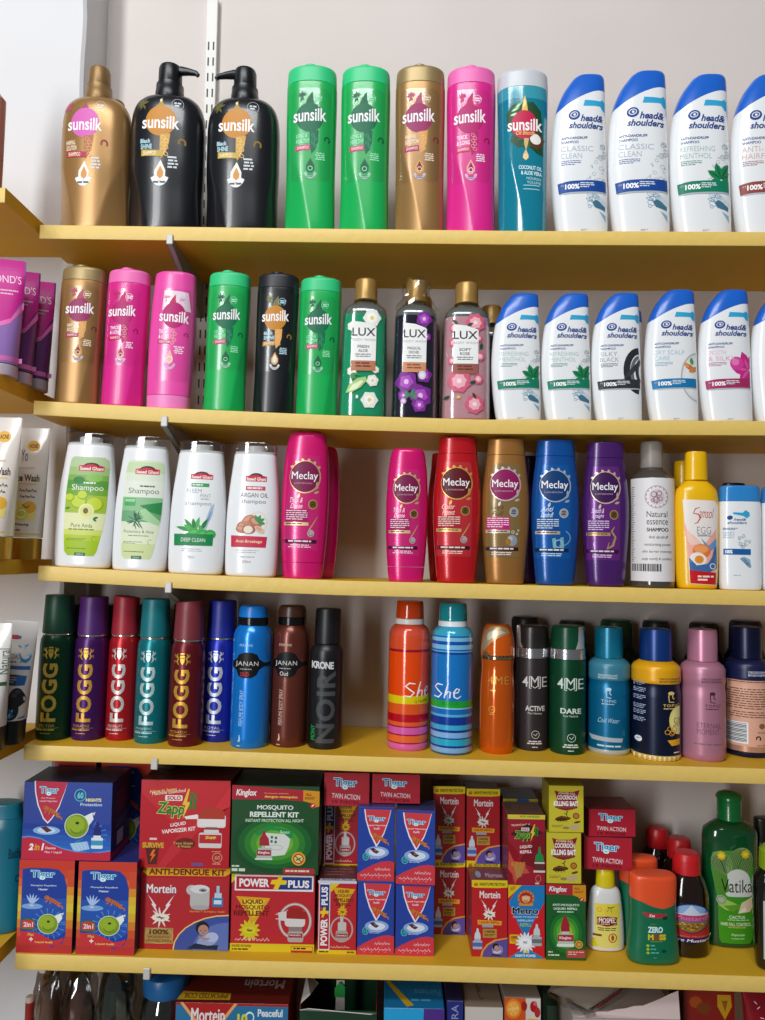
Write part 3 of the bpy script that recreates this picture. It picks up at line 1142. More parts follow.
def body_wash(s, k, label, wrap=False, art=True):
    c = LX[k]
    S = Surf(s.W, s.H, [(0, .49), (.02, .5), (.3, .49), (.65, .475), (.76, .465), (.785, .43), (.81, .35), (.83, .25), (.85, .235), (1, .235)], n=3, dr=.72)
    t = thing('body_wash_bottle', label, 'bottle', s.loc)
    bt = loft('bottle_shell', S, 0, .845, clear('f2f4f4', .13, .08), t, rb=.002, rows=26, seg=48, cap1=False)
    loft('liquid', S, .006, .735, mat(c['liq'], .15, 0, .5, .4, name='liquid'), t, rb=.002, rows=14, seg=48, inset=.0012)
    sl = loft('empty_space', S, .7355, .84, mat('6d7370', .2, 0, .5, name='clear_plastic_depth'), t, rows=10, seg=36, inset=.0025)
    sl['label'] = 'clear greyish shoulder above the liquid'
    R = .24 * s.W
    z = .848 * s.H
    lathe('cap', [(R * 1.0, z), (R * 1.04, z + .0006), (R * 1.0, z + .006), (R * .97, s.H - .002), (R * .9, s.H), (0, s.H)], metallic('b08a4c', .35), t, dr=1.)
    if wrap:
        v, f = [], []
        rnd = random.Random(2)
        n, m_ = 22, 8
        for i in range(m_ + 1):
            z_ = .80 * s.H + i / m_ * .215 * s.H
            r = (.44 - .16 * min(1, i / 3)) * s.W
            for q in range(n):
                a = 2 * PI * q / n
                rr = r * (1 + rnd.uniform(-.1, .16)) + .001
                v.append((rr * math.cos(a), rr * .95 * math.sin(a), z_ + rnd.uniform(-.001, .001)))
        for i in range(m_):
            for q in range(n):
                f.append((i * n + q, i * n + (q + 1) % n, (i + 1) * n + (q + 1) % n, (i + 1) * n + q))
        w = mesh('plastic_wrap', v, f, clear('fafafa', .05, .08, 'cellophane'), t, smooth=0)
        w['label'] = 'crumpled clear cellophane over the cap'
    if not art:
        return t
    p = Print((38, 38, 262, 658), s.W, s.H, S.place)
    p.off = .0004
    if k == 'aloe':
        fl = [(182, 225, 44), (92, 262, 26), (180, 585, 42), (192, 500, 30), (95, 460, 24), (205, 452, 18), (100, 610, 0)]
        for x, y, r in fl:
            if r:
                p.FL(x, y, r, 'e9ece0', 'f8f8f0', 'e8d070', 6, x)
        p.P([(68, 555), (84, 520), (120, 492), (160, 484), (166, 500), (140, 530), (100, 552)], 'a8cf80')
        p.P([(80, 548), (100, 520), (140, 500), (150, 505), (120, 538)], 'e6f2c8')
        p.E(122, 572, 6, 8, 'e8f4f0')
        for a in (10, 40, 80):
            p.L(92, 470, 40, 12, a - 90, '3d8c48')
    elif k == 'orchid':
        for x, y, r in ((190, 222, 42), (110, 500, 58), (180, 560, 60), (196, 470, 40), (98, 560, 30), (205, 300, 22), (176, 600, 40)):
            p.FL(x, y, r, '7a2a90', 'b04cc0', 'e8c0e8', 5, x * 3)
        for a in (20, 60, 140, 200, 330):
            p.L(130, 560, 40, 14, a, '3f8a5a')
        p.FL(98, 585, 16, 'd8a0d8', 'f0d0f0')
    else:
        for x, y, r in ((190, 232, 46), (95, 255, 24), (120, 490, 56), (190, 590, 46), (205, 480, 24), (92, 320, 22), (86, 400, 20), (212, 380, 22), (205, 300, 18)):
            p.FL(x, y, r, 'd8607c', 'f2b0bc', 'fbe0e2', 7, x * 5)
        for x, y, a in ((112, 240, 140), (150, 250, 30), (80, 555, 200), (165, 500, 20), (214, 350, 80), (180, 540, 300)):
            p.L(x, y, 34, 15, a, '2d4a34')
        p.E(118, 560, 9, 7, 'e8c060')
    p.R(92, 268, 204, 414, 'f1f1ee')
    p.P([(88, 272), (92, 240), (150, 246), (200, 262), (206, 272)], 'eceee8' if k == 'aloe' else 'f1f1ee')
    p.T('LUX', 92, 270, 200, 306, c['txt'], b=.012)
    p.T('BODY WASH', 92, 317, 200, 328, '8a9096', gap=1.15)
    p.T(c['l1'], 118 - 6 * (len(c['l1']) > 5), 346, 172 + 6 * (len(c['l1']) > 5), 359, '4a5458', b=.02)
    p.T(c['l2'], 122 - 4 * (len(c['l2']) > 4), 364, 166 + 4 * (len(c['l2']) > 4), 377, '4a5458', b=.02)
    p.D(106, 384, 184, 402, 2, '6a7478', .5, cen=True)
    p.R(90, 414, 204, 458, c['band'])
    p.D(108, 422, 186, 448, 2, '6a2c20' if k != 'orchid' else '8a4c34', .5, cen=True)
    if k == 'orchid':
        p.E(186, 470, 18, 18, 'e8e8f0')
        p.O(186, 470, 14, 14, 1.5, 'a0a0b0')
    p.done(t)
    return t


# ------------------------------------------------------------------ white bottle with a see-through cap
def clear_cap_bottle(s, k, label, frame):
    S = Surf(s.W, s.H, [(0, .455), (.02, .475), (.2, .497), (.4, .498), (.6, .475), (.8, .425), (.905, .40), (1, .395)], n=2.5, dr=.52)
    t = thing('shampoo_bottle', label, 'bottle', s.loc)
    loft('body', S, 0, .905, mat('eceef0', .25, 0, .5, .3, name='white_plastic'), t, rb=.003, rt=.0012, rows=26, seg=56)
    C = Surf(s.W, s.H, [(0, .4), (.9, .385), (1, .385)], n=2.5, dr=.52)
    loft('neck_plate', C, .904, .925, mat('d8dadc', .3, name='white_plastic'), t, rows=2, seg=40, rt=.0008)
    N = Surf(s.W * .42, s.H, [(0, .5), (1, .46)], n=2, dr=.9)
    loft('spout', N, .922, .968, mat('dcdcdc', .3, name='white_plastic'), t, rt=.001, rows=3, seg=28)
    K = Surf(s.W, s.H, [(0, .41), (.9, .41), (1, .402)], n=2.5, dr=.53)
    loft('clear_cap', K, .912, .998, clear('f4f4f2', .06, .12), t, rt=.002, rows=6, seg=44, cap0=False)
    p = Print(frame, s.W, s.H, S.place)
    a, b, c2, d = frame
    W_, H_ = c2 - a, d - b
    U = lambda u, a=a: a + u * W_
    V = lambda v, b=b: b + v * H_

    def brand(x0, x1, y0, y1):
        p.E((x0 + x1) / 2, y0 + (y1 - y0) * .35, (x1 - x0) * .32, (y1 - y0) * .5, '4a2c2c')
        p.P([(x0, y0 + (y1 - y0) * .3), ((x0 + x1) / 2, y0 + (y1 - y0) * .02), (x1, y0 + (y1 - y0) * .3), (x1, y1), (x0, y1)], 'c8283c')
        p.O((x0 + x1) / 2, y0 + (y1 - y0) * .5, (x1 - x0) * .34, (y1 - y0) * .62, (y1 - y0) * .2, '33302e', 205, 335)
        p.T('Saeed Ghani', x0 + 5, y0 + (y1 - y0) * .42, x1 - 5, y0 + (y1 - y0) * .9, 'f6e6e6', b=.03)
    if k in ('amla', 'aloe'):
        top = V(.185)
        sh = [(U(.24), top), (U(.78), top), (U(.855), V(.205)), (U(.87), V(.25)), (U(.865), V(.55)), (U(.83), V(.70)), (U(.74), V(.88)), (U(.69), V(.912)), (U(.25), V(.912)), (U(.18), V(.88)), (U(.14), V(.70)), (U(.145), V(.45)), (U(.18), V(.24)), (U(.2), V(.2))]

        def band(v0, v1, col):
            L = plin([.185, .25, .45, .70, .88, .912], [.22, .175, .145, .14, .18, .24])
            R_ = plin([.185, .205, .25, .55, .70, .88, .912], [.80, .855, .87, .865, .83, .74, .69])
            n = 5
            pts = [(U(L(v0 + (v1 - v0) * i / n)), V(v0 + (v1 - v0) * i / n)) for i in range(n + 1)]
            pts += [(U(R_(v1 + (v0 - v1) * i / n)), V(v1 + (v0 - v1) * i / n)) for i in range(n + 1)]
            p.P(pts, col)
        if k == 'amla':
            p.P(sh, 'b4cc9c')
            for v0, v1, cc in ((.26, .32, 'a0c07c'), (.32, .36, '7fae50'), (.36, .42, '5a9a3c'), (.42, .47, '74a838'), (.47, .60, 'a4c040'), (.60, .72, 'e4e8b4'), (.72, .76, 'd0dc70'), (.76, .80, 'b4cc34'), (.80, .909, 'a4c41c')):
                band(v0, v1, cc)
            p.E(U(.36), V(.36), 34, 22, '2e8440')
            p.E(U(.62), V(.34), 50, 24, '8cc060')
            for x, y, r in ((.38, .52, 46), (.66, .535, 50), (.44, .47, 30), (.22, .49, 26)):
                p.E(U(x), V(y), r, r * .86, '8fb01c')
                p.E(U(x) - 3, V(y) - 4, r * .88, r * .74, 'c4d83c')
            p.E(U(.52), V(.585), 46, 44, 'e8eaa8')
            p.E(U(.52), V(.585), 36, 34, 'dce08c')
            p.E(U(.51), V(.583), 15, 17, '6a6030')
            p.L(U(.64), V(.64), 34, 15, 20, '3d7a34')
            p.L(U(.64), V(.64), 28, 12, 330, '3d7a34')
            p.L(U(.24), V(.56), 34, 15, 200, '4a8a3c')
            p.T('Pure Amla', U(.27), V(.675), U(.64), V(.705), '6a7a2c', b=.005)
            p.D(U(.23), V(.715), U(.68), V(.73), 1, '7a8a3c', .6, cen=True)
            ink, ttl = 'f4f6ee', 'f6f8f2'
        else:
            p.P(sh, 'd8e4c8')
            for v0, v1, cc in ((.20, .28, 'c8dcb0'), (.28, .34, 'dce6d0'), (.34, .46, 'e4eadc'), (.46, .56, '8cc08c'), (.56, .64, '6aa878'), (.64, .70, 'dfe6cc'), (.70, .80, 'e2e8c8'), (.80, .909, 'd0dca0')):
                band(v0, v1, cc)
            p.R(U(.18), V(.47), U(.38), V(.525), '4aa860', 6)
            p.R(U(.19), V(.475), U(.37), V(.495), '9ad8a0', 4)
            p.P([(U(.46), V(.52)), (U(.86), V(.49)), (U(.85), V(.585)), (U(.6), V(.56))], '2e8a4c')
            p.P([(U(.36), V(.57)), (U(.56), V(.54)), (U(.84), V(.63)), (U(.82), V(.665)), (U(.5), V(.62))], 'a8d4a0')
            rnd = random.Random(4)
            for i in range(18):
                p.L(U(.36 + .08 * rnd.random()), V(.62 + .02 * rnd.random()), rnd.uniform(38, 66), 8, rnd.uniform(0, 360), ['2d6a48', '3f7f58', '24573c'][i % 3])
            p.T('Rosemary & Aloe', U(.2), V(.70), U(.74), V(.728), '7a8468', b=0)
            p.D(U(.24), V(.738), U(.7), V(.75), 1, '8a9478', .6, cen=True)
            ink, ttl = '50604a', '5a6a60'
        brand(U(.34), U(.78), V(.235), V(.29))
        p.D(U(.44), V(.372), U(.80), V(.386), 1, ink, .8)
        p.T('Shampoo', U(.24), V(.392), U(.79), V(.445), ttl, b=.0)
        p.D(U(.2), V(.785), U(.55), V(.805), 2, '5a6a2a', .4)
        p.O(U(.68), V(.785), 12, 16, 2.5, '8a9a3a', 100, 330)
        p.D(U(.22), V(.855), U(.66), V(.868), 1, '6a7a2a', .5)
        p.R(U(.36), V(.888), U(.55), V(.912), '1f6a4c', 5)
        p.T('200ml', U(.39), V(.893), U(.51), V(.907), 'cfe6da')
    elif k == 'neem':
        brand(U(.34), U(.74), V(.245), V(.295))
        p.R(U(.36), V(.325), U(.68), V(.352), '3c9a50')
        p.D(U(.38), V(.332), U(.66), V(.345), 1, 'd4ecd8', .9)
        p.T('NEEM', U(.29), V(.368), U(.55), V(.398), '9aa4a8', b=-.004)
        p.T('MINT', U(.53), V(.405), U(.72), V(.432), '9aa4a8', b=-.004)
        p.D(U(.54), V(.438), U(.74), V(.45), 1, 'b0b8bc', .8)
        p.T('shampoo', U(.27), V(.462), U(.74), V(.498), '8a9498', b=.0)
        p.P([(U(.6), V(.66)), (U(.66), V(.58)), (U(.72), V(.5)), (U(.79), V(.47)), (U(.76), V(.56)), (U(.7), V(.62)), (U(.66), V(.68))], 'a8c0d8')
        p.P([(U(.65), V(.62)), (U(.72), V(.54)), (U(.75), V(.52)), (U(.71), V(.6))], '7c9cc0')
        for i, (x, y, a, l) in enumerate(((.45, .68, 130, 95), (.47, .68, 75, 90), (.46, .67, 100, 70), (.44, .68, 168, 110), (.44, .68, 148, 70), (.56, .68, 60, 90), (.5, .69, 195, 84), (.6, .7, 110, 60))):
            p.L(U(x), V(y), l, 26, a, ['2f9a46', '4cb058', '228038'][i % 3])
        for x, y in ((.45, .69), (.62, .70), (.74, .70)):
            p.E(U(x), V(y), 34, 26, '3faa4c')
            p.L(U(x) - 26, V(y), 52, 18, 8, '62c064')
        p.P([(U(.10), V(.705)), (U(.80), V(.70)), (U(.79), V(.785)), (U(.11), V(.79))], '17864a')
        p.T('DEEP CLEAN', U(.23), V(.732), U(.66), V(.76), 'e4f4e8', b=.0)
        p.D(U(.22), V(.81), U(.64), V(.84), 2, 'b0b4b8', .35, cen=True)
        p.T('200ml', U(.34), V(.862), U(.48), V(.882), 'a8acb0')
    else:
        brand(U(.34), U(.74), V(.245), V(.30))
        p.R(U(.35), V(.335), U(.72), V(.365), 'c85060')
        p.D(U(.38), V(.342), U(.70), V(.357), 1, 'f6dce0', .9)
        p.T('ARGAN OIL', U(.26), V(.385), U(.78), V(.418), '5a4a4c', b=.0)
        p.T('shampoo', U(.28), V(.432), U(.74), V(.472), '7a6a6c', b=.0)
        p.O(U(.6), V(.6), 58, 64, 8, 'ecdcc8', 180, 400)
        for x, y, rx, ry, a, cc in ((.33, .625, 40, 26, -20, 'b4705a'), (.42, .585, 44, 26, -30, 'c88468'), (.56, .60, 42, 34, 30, 'b8765c'), (.30, .655, 34, 22, 10, 'c08068'), (.64, .655, 34, 18, 30, 'e0c0a8'), (.44, .655, 40, 26, 0, 'a8684e')):
            p.E(U(x), V(y), rx, ry, cc, a)
            p.E(U(x) - 4, V(y) - 6, rx * .6, ry * .4, 'd8a088', a)
        p.E(U(.43), V(.655), 28, 22, 'efe2cc')
        for a in (70, 30, 350, 110):
            p.L(U(.6), V(.60), 48, 20, a, '4c9458')
        p.P([(U(.11), V(.70)), (U(.79), V(.705)), (U(.77), V(.785)), (U(.12), V(.785))], 'c8304c')
        p.T('Anti-Breakage', U(.2), V(.73), U(.7), V(.758), 'fbe0b8', b=.01)
        p.D(U(.16), V(.805), U(.70), V(.835), 2, 'b8a8aa', .35, cen=True)
        p.D(U(.24), V(.852), U(.62), V(.865), 1, 'b0b0b4', .6, cen=True)
        p.T('200ml', U(.34), V(.88), U(.5), V(.90), 'a09094')
    p.done(t)
    return t


# ------------------------------------------------------------------ bottles with the dark round name plate
MY = {
    'pink': dict(body='d81470', panel='d42a78', disc='7a1248', ring='e8c888', l1='Thick &', l2='Dense', blk='9a1058', bar='ead09a', ink='f8dce8'),
    'red': dict(body='c01420', panel='c8323a', disc='5c0c18', ring='e8b858', l1='Color', l2='Protect', blk='a82430', bar='f0cc80', ink='f6d8c8'),
    'gold': dict(body='a8743a', panel='8a7040', disc='8c1456', ring='e8d8e0', l1='Long &', l2='Full', blk='c01878', bar='e8cfc0', ink='f4e0e8', l='5a3a1a', met=1),
    'blue': dict(body='0b4f9c', panel='0e5aa8', disc='0a3a70', ring='c8d4e0', l1='Anti', l2='Dandruff', blk='0c4488', bar='d8c8b8', ink='d8e8f4'),
    'purple': dict(body='4b1f6a', panel='6a2a80', disc='3c1450', ring='ecd8b0', l1='Smooth &', l2='Straight', blk='5a2272', bar='d8b878', ink='e8d0ec'),
}


def plate_bottle(s, k, label, inverted=False, art=True, dx=0):
    c = MY[k]
    if inverted:
        st = [(0, .40), (.04, .42), (.12, .445), (.35, .49), (.55, .5), (.78, .475), (.93, .42), (1, .37)]
        split = .112
    else:
        st = [(0, .385), (.03, .40), (.2, .45), (.42, .495), (.55, .5), (.75, .455), (.88, .41), (.93, .40), (1, .385)]
        split = .885
    S = Surf(s.W, s.H, st, n=2.3, dr=.6)
    t = thing('conditioner_bottle' if inverted else 'shampoo_bottle', label, 'bottle', s.loc)
    bm_ = metallic(c['body'], .3) if c.get('met') else mat(c['body'], .26, .15, .5, .3, name='pearl_plastic')
    if inverted:
        loft('body', S, split, 1, bm_, t, rt=.005, rows=24, seg=52)
        loft('cap', S, 0, split - .003, bm_, t, rb=.0015, rows=5, seg=44)
    else:
        loft('body', S, 0, split, bm_, t, rb=.003, rows=24, seg=52)
        cp = loft('cap', S, split + .003, 1, bm_, t, rt=.002, rows=5, seg=44)
    if not art:
        return t
    if inverted:
        p = Print((35, 35, 258, 735), s.W, s.H, S.place)
        X = lambda v: v
        Yv = lambda y: y
    else:
        # measured on the gold bottle, moved into the pink one's frame
        p = Print((35, 35, 258, 735), s.W, s.H, S.place)
        Yv = lambda y: y + 8
    X = lambda v: v + dx
    P_ = [(X(85), Yv(150)), (X(205), Yv(150)), (X(215), Yv(200)), (X(212), Yv(600)), (X(52), Yv(600)), (X(60), Yv(380))]
    p.P(P_, mat(c['panel'], .26, .2, .5, .4, name='glossy_label'))
    for a in range(20, 380, 22):
        if 205 < a < 330:
            p.L(X(143 + 66 * math.cos(math.radians(a))), Yv(252 + 70 * math.sin(math.radians(a))), 20, 14, -a + 20, '*' + c['ring'])
    p.E(X(143), Yv(253), 73, 79, '*' + c['ring'])
    p.E(X(141), Yv(252), 69, 74, c['disc'])
    for x, y, a in ((192, 312, 60), (186, 330, 20), (120, 332, 250), (200, 300, 90)):
        p.L(X(x), Yv(y), 26, 12, a, '*' + c['ring'])
    p.T('Meclay', X(80), Yv(228), X(202), Yv(276), 'f8f4f6', b=.01)
    p.T('LONDON', X(94), Yv(280), X(176), Yv(287), 'c8a8b8')
    lc = c.get('l', c['ink'])
    p.T(c['l1'], X(76), Yv(352), X(136), Yv(376), lc, b=.01, sh=.4)
    p.T(c['l2'], X(78), Yv(380), X(136), Yv(403), lc, b=.01, sh=.4)
    p.E(X(183), Yv(383), 21, 23, '*' + ('d8b868' if k in ('pink', 'red', 'purple') else 'e4e4ea'))
    p.E(X(183), Yv(383), 17, 19, '*' + ('8a6a30' if k in ('pink', 'red', 'purple') else 'c0c4d0'))
    p.D(X(170), Yv(372), X(196), Yv(395), 3, '2a1a1a', .55, cen=True)
    p.R(X(56), Yv(408), X(164), Yv(466), c['blk'])
    p.D(X(60), Yv(412), X(160), Yv(462), 5, c['ink'], .4)
    p.R(X(52), Yv(469), X(166), Yv(484), '*' + c['bar'])
    p.D(X(62), Yv(473), X(158), Yv(481), 1, '4a3020', .6)
    if k in ('pink', 'red'):
        p.S([(X(206), Yv(440)), (X(190), Yv(470)), (X(172), Yv(500)), (X(165), Yv(520))], [2, 5, 6, 1], '*e8c078')
        p.E(X(178), Yv(520), 16, 17, '*d8d0d8')
        p.O(X(178), Yv(520), 12, 13, 4, '*b89060', 20, 250)
    elif k == 'gold':
        p.E(X(176), Yv(518), 24, 26, '*b8c4dc')
        p.E(X(168), Yv(510), 11, 11, '*e8ecf4')
        p.E(X(158), Yv(525), 13, 16, '*d09040')
        for x, y, r in ((180, 478, 7), (198, 486, 5), (205, 470, 4)):
            p.O(X(x), Yv(y), r, r, 2, 'e8ecf2')
    elif k == 'blue':
        p.O(X(170), Yv(500), 46, 40, 6, '*8cc0e8', -60, 100)
        p.P([(X(130), Yv(505)), (X(146), Yv(500)), (X(150), Yv(560)), (X(136), Yv(562))], '*90d8ec')
        p.P([(X(166), Yv(500)), (X(182), Yv(496)), (X(186), Yv(560)), (X(168), Yv(562))], '*90d8ec')
        p.O(X(160), Yv(528), 20, 20, 5, '*c8ecf4')
    else:
        p.S([(X(186), Yv(440)), (X(172), Yv(462)), (X(190), Yv(490)), (X(178), Yv(530)), (X(152), Yv(545)), (X(160), Yv(515))], [3, 9, 10, 12, 12, 3], '*dcb878')
    p.R(X(50), Yv(550), X(206), Yv(568), '3a1028' if k != 'blue' else '0a2444')
    p.D(X(60), Yv(554), X(196), Yv(566), 1, c['ink'], .6, cen=True)
    p.D(X(70), Yv(574), X(186), Yv(592), 2, c['ink'], .45, cen=True)
    p.done(t)
    return t

# ------------------------------------------------------------------ other bottles
def essence_bottle(s, label):
    W, H = s.W, s.H
    S = Surf(W, H, [(0, .48), (.01, .5), (.70, .5), (.735, .49), (.77, .42), (.795, .30), (.81, .25), (1, .25)], n=2, dr=1)
    t = thing('shampoo_bottle', label, 'bottle', s.loc)
    loft('body', S, 0, .815, mat('4a4540', .12, 0, .6, .6, name='dark_liquid_in_clear_plastic'), t, rb=.002, rows=24, seg=48)
    R = .255 * W
    c = lathe('cap', [(R, .818 * H), (R * 1.03, .822 * H), (R * 1.0, .86 * H), (R * .98, .985 * H), (R * .9, H), (0, H)], mat('8f8880', .4, name='frosted_plastic'), t)
    c['label'] = 'greyish frosted cap'
    lb = Surf(W * 1.012, H, [(0, .5), (1, .5)], n=2, dr=1)
    v, f = [], []
    n = 24
    for i in range(n + 1):
        a = math.radians(-86 + 172 * i / n)
        for z in (.045, .775 * .955):
            v.append((lb.W / 2 * math.sin(a), -lb.W / 2 * math.cos(a), z * H))
    for i in range(n):
        f.append((2 * i, 2 * i + 2, 2 * i + 3, 2 * i + 1))
    l = mesh('paper_label', v, f, mat('e6e2e2', .5, name='paper'), t)
    p = Print((222, 45, 394, 645), W, H, lb.place)
    for i in range(9):
        for q in range(5):
            yy = 236 + i * 36 + q * 7
            if yy < 545:
                p.R(228, yy, 228 + (7 if q else 11), yy + 2, '2a2a2a')
    p.O(320, 278, 46, 46, 3, 'b8a4ac')
    for a in range(0, 360, 24):
        p.E(320 + 41 * math.cos(math.radians(a)), 278 + 41 * math.sin(math.radians(a)), 3, 3, 'a88c98')
    p.E(320, 278, 30, 31, 'd8c8d0')
    for x, y, r in ((308, 268, 12), (330, 264, 11), (318, 290, 13), (334, 286, 9), (306, 292, 8)):
        p.O(x, y, r, r, 3, '8f6a7c')
    p.S([(318, 262), (322, 280), (320, 306)], 3, '7c586c')
    p.T('Natural', 281, 336, 362, 360, '3c3c3c', b=0)
    p.T('essence', 281, 372, 364, 390, '3c3c3c', b=0)
    p.T('SHAMPOO', 281, 403, 366, 418, '1c1c1c', b=.04)
    p.T('Anti dandruff', 288, 434, 366, 446, '3c3c3c', sh=.2)
    p.T('moisturizing power', 272, 465, 376, 479, '3c3c3c', sh=.2)
    p.T('skin barrier intensity', 264, 493, 380, 506, '3c3c3c', sh=.2)
    p.T('scalp nutrify & comfort', 262, 522, 380, 536, '3c3c3c', sh=.2)
    rnd = random.Random(1)
    x = 230
    while x < 336:
        w = rnd.choice([2, 3, 5])
        p.R(x, 548, x + w, 578, '1c1c1c')
        x += w + rnd.choice([2, 3])
    p.done(l, 'label_print')
    return t


def egg_bottle(s, label, art=True):
    W, H = s.W, s.H
    S = Surf(W, H, [(0, .42), (.02, .44), (.3, .485), (.55, .5), (.66, .49), (.72, .45), (.765, .33), (.785, .25), (.8, .24), (1, .24)], n=2.3, dr=.6, wd=1)
    t = thing('shampoo_bottle', label, 'bottle', s.loc)
    y = mat('f0b908', .28, 0, .5, .3, name='yellow_plastic')
    loft('body', S, 0, .787, y, t, rb=.003, rows=26, seg=48)
    R = .25 * W
    lathe('cap', [(R * .98, .79 * H), (R * 1.04, .793 * H), (R, .93 * H), (R * .97, .985 * H), (R * .9, H), (0, H)], y, t, dr=.8)
    if not art:
        return t
    p = Print((398, 85, 575, 645), W, H, S.place)
    p.P([(428, 284), (558, 288), (570, 310), (560, 628), (456, 624)], 'efe6e0')
    p.P([(432, 370), (448, 410), (480, 440), (510, 470), (562, 400), (558, 600), (458, 600)], 'f4b0a0')
    p.P([(440, 395), (470, 435), (500, 460), (460, 470), (448, 450)], 'f6ccc0')
    p.P([(452, 520), (500, 560), (540, 530), (562, 440), (564, 560), (520, 584), (456, 572)], '3f6ea8')
    p.P([(500, 440), (530, 470), (560, 440), (562, 470), (530, 500)], '6c98c8')
    p.E(502, 492, 36, 28, 'e8783c')
    p.E(500, 484, 28, 16, 'f4a060')
    p.E(488, 524, 34, 26, 'f2ece4', 12)
    p.E(492, 526, 18, 16, 'e8902c')
    p.S([(452, 520), (480, 556), (530, 548), (556, 500)], [2, 14, 14, 3], '3f6ea8')
    p.P([(454, 568), (560, 578), (559, 626), (457, 622)], 'c81c24')
    p.D(486, 590, 550, 616, 2, 'f6e4d8', .55)
    p.O(546, 552, 12, 12, 3, 'f4f0e8')
    p.S([(496, 316), (478, 322), (470, 340), (490, 344), (498, 358), (486, 378), (474, 382)], [2, 4, 4, 5, 5, 4, 2], 'b8242c')
    p.T('amsol', 492, 318, 552, 358, 'b8242c', b=-.005, sh=.4, up=-2)
    p.T('EGG', 484, 394, 540, 422, '7c848c', b=-.01)
    p.T('SHAMPOO', 486, 424, 540, 434, '5a5a62', b=.03)
    p.done(t)
    return t


def spray_cap_slant(name, R, z0, z1, slope, m, parent):
    n, rows = 32, 8
    v, f = [], []
    for i in range(rows + 1):
        q = i / rows
        for k in range(n):
            a = 2 * PI * k / n
            r = R * (1 - .10 * q) * (1 if i < rows else .965)
            x = r * math.cos(a)
            top = z1 + slope * x - (.0012 if i == rows - 1 else 0) + (.0004 if i == rows else 0)
            v.append((x, r * math.sin(a), z0 + (top - z0) * (q if i < rows - 1 else 1)))
    for i in range(rows):
        for k in range(n):
            a, b = i * n + k, i * n + (k + 1) % n
            f.append((a, b, b + n, a + n))
    f.append(tuple(range(rows * n, rows * n + n)))
    f.append(tuple(reversed(range(n))))
    return mesh(name, v, f, m, parent, smooth=35)


def tall_can(s, body, cap, ink, word, label, slope=0., art=True, group=None):
    """slim can with a tall bevelled cap, lettering reading upwards"""
    W, H = s.W, s.H
    S = Surf(W, H, [(0, .47), (.008, .495), (.02, .5), (.30, .5), (.62, .49), (.68, .475), (.705, .44), (.715, .41), (1, .41)], n=2, dr=1)
    t = thing('body_spray_can', label, 'spray can', s.loc, 0, group)
    loft('can', S, 0, .718, metallic(body, .3), t, rows=22, seg=40)
    v, f = [], []
    rr = lathe('silver_ring', [(.415 * W, .716 * H), (.43 * W, .718 * H), (.43 * W, .728 * H), (.415 * W, .730 * H)], mat('d8d2c0', .2, .9, name='chrome'), t)
    spray_cap_slant('cap', .445 * W, .731 * H, .992 * H, slope, mat(cap, .42, .1, name='satin_plastic'), t)
    if not art:
        return t
    p = Print((46, 45, 240, 855), W, H, S.place)
    p.clip = (-.48, .48)
    x0, x1 = 74, 160
    p.T('FOGG', x0, 428, x1, 750, ink, b=.035, rot=90, gap=1.05)
    # crest of two beasts and a shield
    cx = (x0 + x1) / 2
    p.P([(cx - 14, 350), (cx + 14, 350), (cx + 12, 385), (cx, 402), (cx - 12, 385)], ink)
    for sg in (-1, 1):
        p.S([(cx + sg * 20, 402), (cx + sg * 30, 384), (cx + sg * 22, 368), (cx + sg * 32, 350), (cx + sg * 24, 340)], [4, 10, 9, 10, 4], ink)
        p.S([(cx + sg * 30, 384), (cx + sg * 44, 378), (cx + sg * 42, 392)], [5, 4, 3], ink)
        p.S([(cx + sg * 30, 362), (cx + sg * 42, 352), (cx + sg * 40, 342)], [4, 4, 3], ink)
    p.R(cx - 12, 336, cx + 12, 344, ink)
    p.R(cx - 9, 362, cx + 9, 366, body)
    p.T(word, cx - 52 - 2 * max(0, len(word) - 6), 764, cx + 38, 779, ink, b=0)
    p.R(cx - 60, 784, cx + 62, 785.5, ink)
    p.D(cx - 62, 790, cx + 66, 802, 1, ink, .6)
    p.D(cx - 40, 812, cx + 40, 818, 1, ink, .6)
    p.done(t)
    return t


def chrome():
    return mat('d0d0d4', .2, .9, name='chrome')


